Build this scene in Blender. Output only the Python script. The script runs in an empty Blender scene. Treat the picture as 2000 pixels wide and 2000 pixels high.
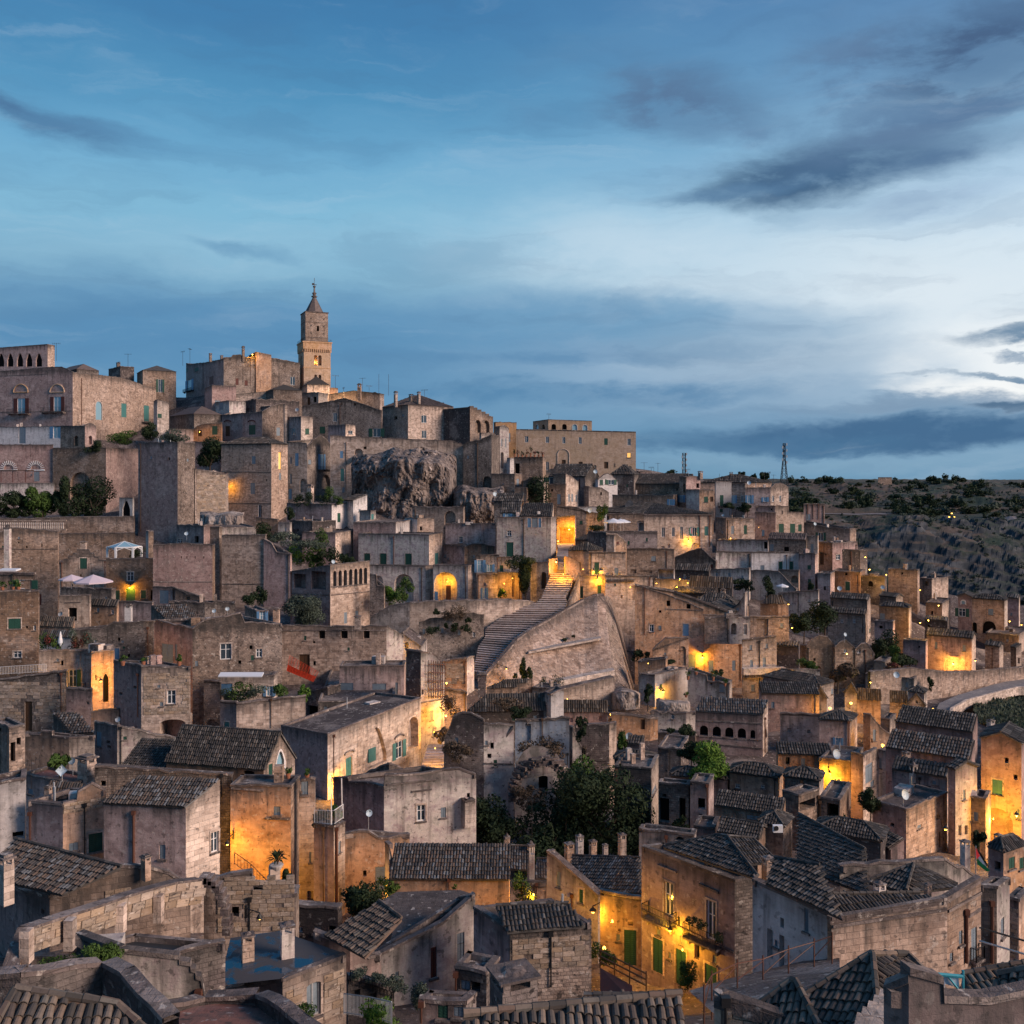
import bpy, bmesh, math, random
import numpy as np
from mathutils import Vector, noise
from mathutils.geometry import tessellate_polygon
random.seed(7); rng = np.random.default_rng(7)
SC = bpy.context.scene; COL = SC.collection
F = 1900.0; HY = 930.0            # focal length in photo pixels, eye level row
# ------------------------------------------------------------------ camera
cd = bpy.data.cameras.new('camera'); cam = bpy.data.objects.new('camera', cd); COL.objects.link(cam)
cd.sensor_width = 36; cd.lens = 36*F/2000; cd.shift_y = -(1000-HY)/2000
cam.rotation_euler = (math.pi/2, 0, 0); cd.clip_start = 0.5; cd.clip_end = 12000
SC.camera = cam
SC.render.resolution_x = SC.render.resolution_y = 1024
SC.view_settings.view_transform = 'Standard'; SC.view_settings.look = 'None'
SC.view_settings.exposure = 0.20; SC.view_settings.gamma = 1.0; SC.view_settings.use_curve_mapping = False

def lin(r, g, b):
    f = lambda c: (c/255/12.92) if c/255 <= .04045 else ((c/255+.055)/1.055)**2.4
    return (f(r), f(g), f(b), 1)
class NT:
    def __init__(s, nt): s.nt = nt; nt.nodes.clear()
    def n(s, t, ins=None, **kw):
        nd = s.nt.nodes.new(t)
        for k, v in kw.items(): setattr(nd, k, v)
        if ins:
            for k, v in ins.items():
                if isinstance(v, bpy.types.NodeSocket): s.nt.links.new(v, nd.inputs[k])
                else: nd.inputs[k].default_value = v
        return nd
    def m(s, op, a, b=0.0, c=None, clamp=False):
        nd = s.n('ShaderNodeMath', operation=op, use_clamp=clamp)
        for i, v in enumerate((a, b, c)):
            if v is None: continue
            if isinstance(v, bpy.types.NodeSocket): s.nt.links.new(v, nd.inputs[i])
            else: nd.inputs[i].default_value = v
        return nd.outputs[0]
    def mr(s, v, a, b, c=0.0, d=1.0, smooth=True):
        nd = s.n('ShaderNodeMapRange', {'Value': v, 'From Min': a, 'From Max': b, 'To Min': c, 'To Max': d})
        if smooth: nd.interpolation_type = 'SMOOTHSTEP'
        return nd.outputs['Result']
    def mix(s, f, a, b, mode='MIX'):
        nd = s.n('ShaderNodeMix', data_type='RGBA', blend_type=mode)
        for i, v in ((0, f), (6, a), (7, b)):
            if isinstance(v, bpy.types.NodeSocket): s.nt.links.new(v, nd.inputs[i])
            else: nd.inputs[i].default_value = v
        return nd.outputs[2]
    def ramp(s, f, stops, interp='LINEAR'):
        nd = s.n('ShaderNodeValToRGB', {'Fac': f}); cr = nd.color_ramp; cr.interpolation = interp
        while len(cr.elements) < len(stops): cr.elements.new(0.5)
        for e, (p, c) in zip(cr.elements, stops): e.position = p; e.color = c
        return nd.outputs['Color']
    def noise(s, vec, scale, detail=4, rough=.55, dist=0.0):
        return s.n('ShaderNodeTexNoise', {'Vector': vec, 'Scale': scale, 'Detail': detail, 'Roughness': rough, 'Distortion': dist})
# ------------------------------------------------------------------ sky (dusk, bright gap low on the right)
SUN_DIR = Vector((0.88, -0.36, 0.40)).normalized()
def build_world():
    w = bpy.data.worlds.new('World'); SC.world = w; w.use_nodes = True
    t = NT(w.node_tree)
    g = t.n('ShaderNodeNewGeometry'); sep = t.n('ShaderNodeSeparateXYZ', {'Vector': t.n('ShaderNodeTexCoord').outputs['Generated']})
    x, y, z = sep.outputs
    az = t.m('ARCTAN2', x, y); el = t.m('ARCSINE', z)
    v = t.n('ShaderNodeCombineXYZ', {'X': az, 'Y': el}).outputs[0]
    vs = t.n('ShaderNodeVectorMath', {0: v, 1: (1.0, 2.6, 1.0)}, operation='MULTIPLY').outputs[0]
    n1 = t.noise(vs, 3.2, 7, .6, .3); n2 = t.noise(vs, 9.0, 8, .62, .2)
    wv = t.n('ShaderNodeVectorMath', {0: n1.outputs['Color'], 1: (.5, .5, .5)}, operation='SUBTRACT').outputs[0]
    wv = t.n('ShaderNodeVectorMath', {0: wv, 1: (.16, .05, 0)}, operation='MULTIPLY').outputs[0]
    wv2 = t.n('ShaderNodeVectorMath', {0: n2.outputs['Color'], 1: (.5, .5, .5)}, operation='SUBTRACT').outputs[0]
    wv2 = t.n('ShaderNodeVectorMath', {0: wv2, 1: (.09, .04, 0)}, operation='MULTIPLY').outputs[0]
    vw = t.n('ShaderNodeVectorMath', {0: v, 1: wv}, operation='ADD').outputs[0]
    vw = t.n('ShaderNodeVectorMath', {0: vw, 1: wv2}, operation='ADD').outputs[0]
    elw = t.n('ShaderNodeSeparateXYZ', {'Vector': vw}).outputs[1]
    E = lambda py: max(0, min(1, (math.atan((HY-py)/F)+.05)/.60))
    ef = t.m('DIVIDE', t.m('ADD', elw, .05), .60)
    L = t.ramp(ef, [(0, lin(60, 85, 110)), (E(930), lin(112, 160, 190)), (E(880), lin(100, 152, 188)), (E(790), lin(84, 142, 184)),
                    (E(700), lin(78, 138, 182)), (E(610), lin(92, 148, 188)), (E(545), lin(124, 176, 206)), (E(430), lin(122, 184, 216)),
                    (E(330), lin(100, 168, 208)), (E(200), lin(68, 144, 190)), (E(60), lin(50, 124, 176)), (1, lin(40, 104, 158))])
    R = t.ramp(ef, [(0, lin(60, 85, 110)), (E(930), lin(104, 152, 186)), (E(895), lin(120, 162, 194)), (E(850), lin(96, 142, 180)), (E(800), lin(140, 172, 200)),
                    (E(740), lin(200, 218, 234)), (E(640), lin(218, 232, 242)), (E(520), lin(214, 232, 244)), (E(420), lin(186, 214, 236)),
                    (E(300), lin(140, 184, 216)), (E(150), lin(104, 152, 194)), (E(0), lin(82, 130, 178)), (1, lin(52, 108, 158))])
    # brightness side: towards the right (east), fading again behind
    azf = t.mr(t.m('ABSOLUTE', t.m('SUBTRACT', az, .62)), .80, .06)
    c = t.mix(azf, L, R)
    def blob(px, py, sx, sy, rot, col, amt, hard=.9, nz=.5, warp=True):
        ca = math.atan((px-1000)/F); ce = math.atan((HY-py)/F*math.cos(ca))
        mp = t.n('ShaderNodeMapping', {'Vector': vw if warp else v, 'Location': (ca, ce, 0), 'Rotation': (0, 0, math.radians(rot)), 'Scale': (sx/F, sy/F, 1)}, vector_type='TEXTURE')
        ln = t.n('ShaderNodeVectorMath', {0: mp.outputs[0]}, operation='LENGTH').outputs['Value']
        k = t.mr(ln, 1.0, 1.0-hard, 0, 1)
        k = t.m('MULTIPLY', k, t.mr(n2.outputs['Fac'], .5-nz*(.35 if nz < .5 else .16), .5+nz*.14, 1-nz, 1.0))
        return t.mix(t.m('MULTIPLY', k, amt), c_[0], lin(*col))
    c_ = [c]
    for a in [ # px, py, sx, sy, rot, colour, amount, softness, noise
        (1750, 590, 620, 170, -3, (226, 238, 246), .75, .9, .3),
        (1300, 500, 600, 130, -4, (198, 222, 238), .7, .95, .3),
        (500, 480, 500, 70, 4, (148, 196, 222), .55, .95, .3),
        (1990, 700, 260, 95, 0, (246, 250, 252), 1.0, .7, .1),
        (2050, 755, 260, 26, 0, (250, 252, 252), 1.0, .6, .0),
        (900, 640, 900, 75, 0, (88, 146, 188), .8, .8, .4),
        (1250, 620, 520, 75, -4, (104, 156, 194), .7, .6, .35),
        (350, 655, 620, 75, 0, (72, 134, 180), .75, .7, .3),
        (1150, 700, 750, 26, 1, (76, 132, 176), .7, .8, .5),
        (1150, 765, 700, 28, 0, (62, 124, 170), .75, .8, .5),
        (1500, 700, 380, 90, -3, (134, 166, 194), .6, .8, .3),
        (1900, 786, 420, 22, 0, (120, 150, 180), .8, .7, .3),
        (1800, 846, 640, 44, 1, (46, 98, 142), .95, .55, .2),
        (1450, 868, 380, 26, 0, (58, 112, 154), .8, .7, .35),
        (1620, 905, 500, 22, 0, (128, 168, 196), .5, .9, .4),
        (1600, 335, 380, 74, 4, (60, 98, 134), 1.0, .75, .3),
        (1400, 372, 260, 22, 3, (84, 126, 164), .8, .8, .4),
        (1330, 195, 230, 85, -12, (82, 116, 154), .95, .9, .5),
        (1420, 250, 190, 40, -12, (96, 136, 174), .8, .9, .6),
        (1690, 130, 260, 130, 20, (88, 122, 160), .95, .95, .75), (1800, 250, 330, 70, 8, (92, 124, 160), .9, .95, .7),
        (1880, 300, 200, 34, 6, (72, 108, 148), .8, .9, .7),
        (1970, 80, 270, 130, 12, (66, 96, 134), 1.0, .9, .5),
        (1930, 190, 200, 40, 6, (82, 118, 158), .8, .9, .7),
        (1780, 210, 220, 30, 6, (92, 130, 168), .75, .9, .75),
        (1850, 380, 220, 30, 8, (150, 178, 208), .6, .9, .6),
        (1180, 105, 220, 50, 8, (84, 138, 182), .5, .9, .6),
        (1010, 210, 170, 36, -8, (88, 142, 184), .5, .9, .6),
        (60, 215, 280, 40, -12, (62, 104, 148), .8, .85, .2),
        (230, 258, 200, 26, -6, (70, 122, 166), .6, .9, .3),
        (470, 488, 150, 22, -7, (96, 152, 190), .7, .9, .4),
        (1960, 655, 130, 18, 6, (96, 132, 164), .95, .7, .4),
        (1965, 692, 80, 9, 0, (98, 134, 168), .95, .6, .3),
        (1940, 735, 150, 9, 1, (100, 136, 168), .95, .6, .2),
        (1980, 790, 90, 12, 2, (66, 104, 140), .9, .6, .2),
        ]:
        c_[0] = blob(*a)
    c = c_[0]
    # fine streaky cirrus everywhere
    vs2 = t.n('ShaderNodeMapping', {'Vector': vw, 'Rotation': (0, 0, -.04), 'Scale': (2.2, 16, 1)}).outputs[0]
    n3 = t.noise(vs2, 1.6, 7, .6, .6)
    c = t.mix(t.mr(n3.outputs['Fac'], .52, .76, 0, .30), c, t.mix(.5, c, lin(214, 230, 242)))
    c = t.mix(t.mr(n3.outputs['Fac'], .52, .34, 0, .34), c, t.mix(.5, c, lin(60, 104, 148)))
    c = t.n('ShaderNodeHueSaturation', {'Color': c, 'Saturation': .94, 'Value': .83}).outputs[0]
    sky = t.n('ShaderNodeTexSky', sky_type='NISHITA', sun_disc=False)
    sky.sun_elevation = math.asin(SUN_DIR.z); sky.sun_rotation = math.atan2(SUN_DIR.x, SUN_DIR.y)
    sk = t.n('ShaderNodeVectorMath', {0: sky.outputs[0], 1: (.004, .004, .004)}, operation='MULTIPLY').outputs[0]
    c = t.mix(1.0, c, sk, 'ADD')
    bg = t.n('ShaderNodeBackground', {'Color': c, 'Strength': 1.0})
    t.nt.links.new(bg.outputs[0], t.n('ShaderNodeOutputWorld').inputs[0])
    w.cycles.sampling_method = 'MANUAL'; w.cycles.sample_map_resolution = 512
build_world()
sd = bpy.data.lights.new('sun', 'SUN'); sun = bpy.data.objects.new('sun', sd); COL.objects.link(sun)
sd.energy = 4.0; sd.angle = math.radians(24); sd.color = (1.0, .755, .60)
sun.rotation_euler = SUN_DIR.to_track_quat('Z', 'Y').to_euler()
# ------------------------------------------------------------------ materials
MATS = {}
def coords(t, uv=True):
    return t.n('ShaderNodeUVMap').outputs[0] if uv else t.n('ShaderNodeTexCoord').outputs['Object']
def finish(t, m, col, rough=.9, bump=None, bs=.4, bd=.05, metal=0, spec=.25, emit=None, es=0):
    ins = {'Base Color': col, 'Roughness': rough, 'Metallic': metal, 'Specular IOR Level': spec}
    if emit is not None: ins['Emission Color'] = emit; ins['Emission Strength'] = es
    if bump is not None: ins['Normal'] = t.n('ShaderNodeBump', {'Height': bump, 'Strength': bs, 'Distance': bd}).outputs[0]
    p = t.n('ShaderNodeBsdfPrincipled', ins)
    t.nt.links.new(p.outputs[0], t.n('ShaderNodeOutputMaterial').inputs[0]); return m
def new(name):
    m = bpy.data.materials.new(name); m.use_nodes = True; MATS[name] = m
    return m, NT(m.node_tree)
def stone(name, base, dark, light, bw=.8, bh=.38, mort=.028, plaster=0.0, stain=.5, grime=.8, bump=.5, joint=.55):
    m, t = new(name); uv = coords(t)
    oi = t.n('ShaderNodeObjectInfo').outputs['Random']
    off = t.n('ShaderNodeCombineXYZ', {'X': t.m('MULTIPLY', oi, 37.0), 'Y': t.m('MULTIPLY', oi, 11.0), 'Z': t.m('MULTIPLY', oi, 91.0)}).outputs[0]
    p = t.n('ShaderNodeVectorMath', {0: uv, 1: off}, operation='ADD').outputs[0]
    nw = t.noise(p, 1.3, 3)
    d = t.n('ShaderNodeVectorMath', {0: nw.outputs['Color'], 1: (.10, .05, 0)}, operation='MULTIPLY').outputs[0]
    pb = t.n('ShaderNodeVectorMath', {0: p, 1: d}, operation='ADD').outputs[0]
    br = t.n('ShaderNodeTexBrick', {'Vector': pb, 'Color1': (0, 0, 0, 1), 'Color2': (1, 1, 1, 1), 'Mortar': (.5, .5, .5, 1), 'Scale': 1.0,
             'Mortar Size': mort, 'Mortar Smooth': .4, 'Brick Width': bw, 'Row Height': bh}, offset=.5)
    rnd = br.outputs['Color']; mo = br.outputs['Fac']
    big = t.noise(p, .16, 5, .6); mid = t.noise(p, .8, 5, .65); fine = t.noise(p, 7.0, 3, .7)
    strk = t.noise(t.n('ShaderNodeVectorMath', {0: p, 1: (1.6, .13, 1)}, operation='MULTIPLY').outputs[0], 1.0, 5, .6)
    var = t.m('ADD', t.m('MULTIPLY', t.m('MULTIPLY', t.m('SUBTRACT', rnd, .5), 1.35-plaster), t.mr(big.outputs['Fac'], .56, .44, .3, 1.0)), t.m('MULTIPLY', t.m('SUBTRACT', mid.outputs['Fac'], .5), 4.2))
    c = t.mix(t.m('ADD', .5, t.m('MULTIPLY', var, .85), clamp=True), dark, light)
    c = t.mix(.12, c, base)
    # hue drift from house to house and patch to patch
    hv = t.n('ShaderNodeHueSaturation', {'Color': c, 'Hue': t.m('ADD', .488, t.m('MULTIPLY', big.outputs['Fac'], .024)),
              'Saturation': t.m('ADD', .95, t.m('MULTIPLY', oi, .45)), 'Value': t.m('ADD', .74, t.m('MULTIPLY', t.m('FRACT', t.m('MULTIPLY', oi, 7.3)), .50))})
    c = hv.outputs[0]
    blot = t.mr(mid.outputs['Fac'], .50, .64, 0, stain*1.1)
    c = t.mix(t.m('MULTIPLY', blot, t.mr(big.outputs['Fac'], .42, .56)), c, (.075, .060, .058, 1))
    c = t.mix(t.mr(strk.outputs['Fac'], .52, .68, 0, stain*.95), c, (.075, .06, .056, 1))
    c = t.mix(t.mr(big.outputs['Fac'], .50, .38, 0, stain*.45), c, (.56, .47, .42, 1)); c = t.mix(t.mr(t.noise(p, 1.9, 3).outputs['Fac'], .60, .68, 0, stain*.9), c, (.62, .55, .50, 1)); c = t.mix(t.mr(t.noise(p, 2.3, 3).outputs['Fac'], .60, .67, 0, stain*1.2), c, (.05, .042, .04, 1))
    dt = t.n('ShaderNodeAttribute', attribute_name='dt').outputs['Fac']
    gr = t.m('MULTIPLY', t.mr(t.m('ADD', dt, t.m('MULTIPLY', strk.outputs['Fac'], -4.2)), .3, -2.2, 0, grime), t.mr(mid.outputs['Fac'], .3, .6, .5, 1.0))
    c = t.mix(gr, c, (.035, .033, .034, 1))
    jm = t.m('MULTIPLY', mo, t.mr(mid.outputs['Fac'], .35, .6, joint*(1-plaster), joint*(1-plaster*.75)))
    c = t.mix(jm, c, t.mix(.5, c, (.05, .042, .04, 1)))
    c = t.mix(t.mr(fine.outputs['Fac'], .3, .75, 0, .35), c, t.mix(.5, c, (.09, .08, .075, 1)))
    h = t.m('ADD', t.m('MULTIPLY', mo, -1.0*(1-plaster*.8)), t.m('ADD', t.m('MULTIPLY', rnd, .5*(1-plaster)), t.m('MULTIPLY', fine.outputs['Fac'], .8)))
    h = t.m('ADD', h, t.m('MULTIPLY', mid.outputs['Fac'], .9))
    return finish(t, m, c, .92, h, bump, .09)
G4 = lambda *a: tuple(a)+(1,)
stone('beige_ashlar', G4(0.425, 0.328, 0.274), G4(0.207, 0.154, 0.130), G4(0.610, 0.478, 0.409))
stone('grey_rubble', G4(0.299, 0.237, 0.210), G4(0.132, 0.106, 0.097), G4(0.494, 0.408, 0.361), .38, .22, .03, 0, .7, .9, .9)
stone('brown_ashlar', G4(0.322, 0.232, 0.181), G4(0.157, 0.114, 0.093), G4(0.468, 0.345, 0.276), .6, .3)
stone('cream_ashlar', G4(0.575, 0.463, 0.402), G4(0.306, 0.243, 0.211), G4(0.750, 0.626, 0.555), .9, .42, .022, 0, .45, .8)
stone('pink_plaster', G4(0.414, 0.299, 0.286), G4(0.232, 0.167, 0.160), G4(0.546, 0.415, 0.395), .6, .3, .012, .75, .45, .85, .4)
stone('pale_plaster', G4(0.598, 0.505, 0.509), G4(0.348, 0.287, 0.289), G4(0.750, 0.700, 0.640), .6, .3, .012, .75, .5, .85, .4)
stone('white_plaster', G4(.660, .610, .600), G4(.520, .480, .480), G4(.740, .700, .690), .6, .3, .01, .8, .35, .6, .35)
stone('blue_plaster', G4(.340, .420, .560), G4(.240, .320, .460), G4(.460, .540, .640), .6, .3, .01, .85, .5, .7, .35)
stone('ochre_plaster', G4(0.506, 0.332, 0.237), G4(0.274, 0.176, 0.127), G4(0.676, 0.464, 0.348), .6, .3, .012, .7, .5, .8, .4)
stone('palace_stone', G4(.56, .385, .27), G4(.44, .30, .20), G4(.64, .46, .34), .9, .45, .02, .3, .25, .3, .35)  # extra orange: warm floodlight on palace and tower put into the stone colour
stone('dark_stone', G4(.120, .097, .098), G4(.070, .058, .060), G4(.190, .159, .154), .45, .25, .03, .2, .8, .9, .8)
stone('coping', G4(.130, .106, .103), G4(.070, .060, .060), G4(.220, .183, .175), .6, .5, .02, .2, .6, 0, .8)
stone('block_stone', G4(0.390, 0.305, 0.246), G4(0.300, 0.234, 0.187), G4(0.460, 0.372, 0.300), 3, 3, .0, .4, .7, 0, .6)
stone('terracotta_floor', G4(.300, .145, .124), G4(.220, .116, .103), G4(.360, .193, .165), .35, .35, .02, .2, .6, 0, .3)
stone('step_stone', G4(.46, .385, .375), G4(.34, .285, .28), G4(.56, .48, .465), .7, 1.0, .012, .2, .4, 0, .5)
stone('ground_stone', G4(.170, .135, .129), G4(.100, .082, .080), G4(.240, .193, .185), .45, .4, .03, .1, .8, 0, .8)
stone('asphalt_stone', G4(.260, .245, .260), G4(.220, .205, .220), G4(.310, .290, .300), .5, .5, .01, .7, .3, 0, .3)
def rockmat(name, a, b, cc, sc=.22):
    m, t = new(name); p = coords(t, False)
    n1 = t.noise(p, sc, 8, .65, .4); n2 = t.noise(t.n('ShaderNodeVectorMath', {0: p, 1: (1, 1, .18)}, operation='MULTIPLY').outputs[0], sc*4, 6, .65, .5)
    n3 = t.noise(p, sc*9, 5, .7)
    c = t.mix(t.mr(n1.outputs['Fac'], .42, .58), a, b); c = t.mix(t.mr(n2.outputs['Fac'], .50, .62), c, cc); c = t.mix(t.mr(n2.outputs['Fac'], .42, .34), c, (.50, .43, .40, 1))
    c = t.mix(t.mr(n3.outputs['Fac'], .4, .7, 0, .6), c, t.mix(.5, c, (.04, .035, .035, 1)))
    h = t.m('ADD', n2.outputs['Fac'], t.m('MULTIPLY', n3.outputs['Fac'], .6))
    return finish(t, m, c, .95, h, .9, .5)
rockmat('cliff_rock', G4(.27, .22, .20), G4(.14, .115, .11), G4(.06, .05, .05))
rockmat('pale_rock', G4(.42, .36, .33), G4(.26, .21, .19), G4(.12, .10, .095))
def tilemat(name, cols, dark):
    m, t = new(name); p = coords(t, False)
    r = t.m('FRACT', t.m('ADD', t.n('ShaderNodeAttribute', attribute_name='rnd').outputs['Fac'], t.m('MULTIPLY', t.n('ShaderNodeObjectInfo').outputs['Random'], 5.0)))
    c = t.ramp(r, [(i/len(cols), k) for i, k in enumerate(cols)], 'CONSTANT')
    n = t.noise(p, 1.1, 5, .65); n2 = t.noise(p, 9, 4, .7)
    c = t.mix(t.mr(n.outputs['Fac'], .42, .66, 0, dark), c, (.045, .043, .045, 1))
    c = t.mix(t.mr(n2.outputs['Fac'], .5, .75, 0, .5), c, (.035, .032, .033, 1))
    return finish(t, m, c, .85, n2.outputs['Fac'], .4, .02)
tilemat('roof_tile', [G4(0.057, 0.053, 0.050), G4(0.089, 0.077, 0.070), G4(0.039, 0.037, 0.037), G4(0.125, 0.106, 0.094), G4(0.066, 0.061, 0.061), G4(0.100, 0.078, 0.066), G4(0.049, 0.045, 0.042), G4(0.167, 0.153, 0.143), G4(0.067, 0.057, 0.052), G4(0.086, 0.081, 0.081)], .75)
tilemat('warm_tile', [G4(0.134, 0.103, 0.083), G4(0.187, 0.136, 0.105), G4(0.075, 0.065, 0.060), G4(0.172, 0.138, 0.114), G4(0.109, 0.090, 0.078), G4(0.211, 0.163, 0.130), G4(0.093, 0.074, 0.065), G4(0.060, 0.053, 0.048), G4(0.150, 0.102, 0.080), G4(0.149, 0.132, 0.115)], .5)
tilemat('mixed_tile', [G4(0.092, 0.071, 0.061), G4(0.054, 0.049, 0.049), G4(0.123, 0.125, 0.132), G4(0.113, 0.084, 0.072), G4(0.078, 0.073, 0.073), G4(0.130, 0.106, 0.092), G4(0.047, 0.045, 0.047), G4(0.164, 0.169, 0.179), G4(0.091, 0.081, 0.076), G4(0.139, 0.100, 0.081)], .45)
tilemat('pink_tile', [G4(0.143, 0.110, 0.103), G4(0.115, 0.089, 0.084), G4(0.174, 0.138, 0.128), G4(0.095, 0.076, 0.073)], .4)
def plain(name, col, rough=.6, spec=.3, nz=.35, metal=0, sc=3, emit=None, es=0):
    m, t = new(name); p = coords(t, False); n = t.noise(p, sc, 4, .65)
    c = t.mix(t.mr(n.outputs['Fac'], .35, .7, 0, nz), col, tuple(x*.45 for x in col[:3])+(1,))
    return finish(t, m, c, rough, n.outputs['Fac'], .15, .02, metal, spec, emit, es)
plain('green_paint', G4(.025, .085, .062)); plain('teal_paint', G4(.06, .19, .19)); plain('blue_paint', G4(.13, .27, .45)); plain('greyblue_paint', G4(.20, .25, .30))
plain('red_paint', G4(.10, .03, .025)); plain('brown_wood', G4(.085, .045, .025)); plain('white_paint', G4(.72, .72, .74), nz=.15); plain('black_iron', G4(.018, .018, .02), .5, .4)
plain('rust_iron', G4(.11, .045, .03)); plain('grey_metal', G4(.45, .47, .50), .35, .5, .2, .3); plain('dish_paint', G4(.42, .52, .60), .5, .4, .15)
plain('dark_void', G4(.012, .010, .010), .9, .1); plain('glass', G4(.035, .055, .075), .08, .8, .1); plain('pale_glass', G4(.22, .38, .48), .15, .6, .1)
plain('canvas_white', G4(.66, .68, .74), .8, .2, .1); plain('canvas_lilac', G4(.60, .50, .56), .8, .2, .1); plain('red_net', G4(.62, .06, .02), .6); plain('terracotta', G4(.30, .12, .07), .8)
plain('bitumen', G4(.035, .037, .042), .55, .5, .5, 0, .6); plain('wood_door', G4(.16, .065, .025)); plain('cyan_paint', G4(.05, .32, .40)); plain('flag_red', G4(.62, .03, .04), .8); plain('flag_green', G4(.02, .26, .09), .8); plain('flag_white', G4(.75, .75, .78), .8); plain('flag_black', G4(.01, .01, .01), .8)
plain('bulb', G4(.9, .7, .4), .5, .3, 0, 0, 3, G4(1.0, .52, .07), 5.0); plain('lit_pane', G4(.8, .5, .2), .5, .3, 0, 0, 3, G4(1.0, .50, .12), 1.1)
plain('car_paint', G4(.4, .4, .42), .3, .6)
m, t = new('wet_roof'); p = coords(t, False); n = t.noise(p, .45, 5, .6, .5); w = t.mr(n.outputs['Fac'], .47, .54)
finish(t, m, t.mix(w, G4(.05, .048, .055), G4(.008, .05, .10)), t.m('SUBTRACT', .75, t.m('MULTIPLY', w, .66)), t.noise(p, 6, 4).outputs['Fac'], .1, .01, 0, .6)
def leafmat(name, a, b):
    m, t = new(name); r = t.n('ShaderNodeAttribute', attribute_name='rnd').outputs['Fac']
    n = t.noise(coords(t, False), .7, 3)
    c = t.mix(r, a, b); c = t.mix(t.mr(n.outputs['Fac'], .4, .65, 0, .5), c, tuple(x*.5 for x in a[:3])+(1,))
    return finish(t, m, c, .8, None, spec=.2)
leafmat('leaf_dark', G4(.012, .024, .011), G4(.03, .048, .02)); leafmat('leaf_green', G4(.03, .062, .014), G4(.075, .13, .028)); leafmat('leaf_bright', G4(.055, .12, .018), G4(.12, .21, .03))
leafmat('leaf_olive', G4(.045, .062, .05), G4(.09, .115, .088)); leafmat('leaf_dry', G4(.07, .05, .035), G4(.14, .10, .07)); plain('bark', G4(.07, .05, .04), .9); leafmat('leaf_flower', G4(.16, .02, .03), G4(.05, .08, .03))
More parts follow.
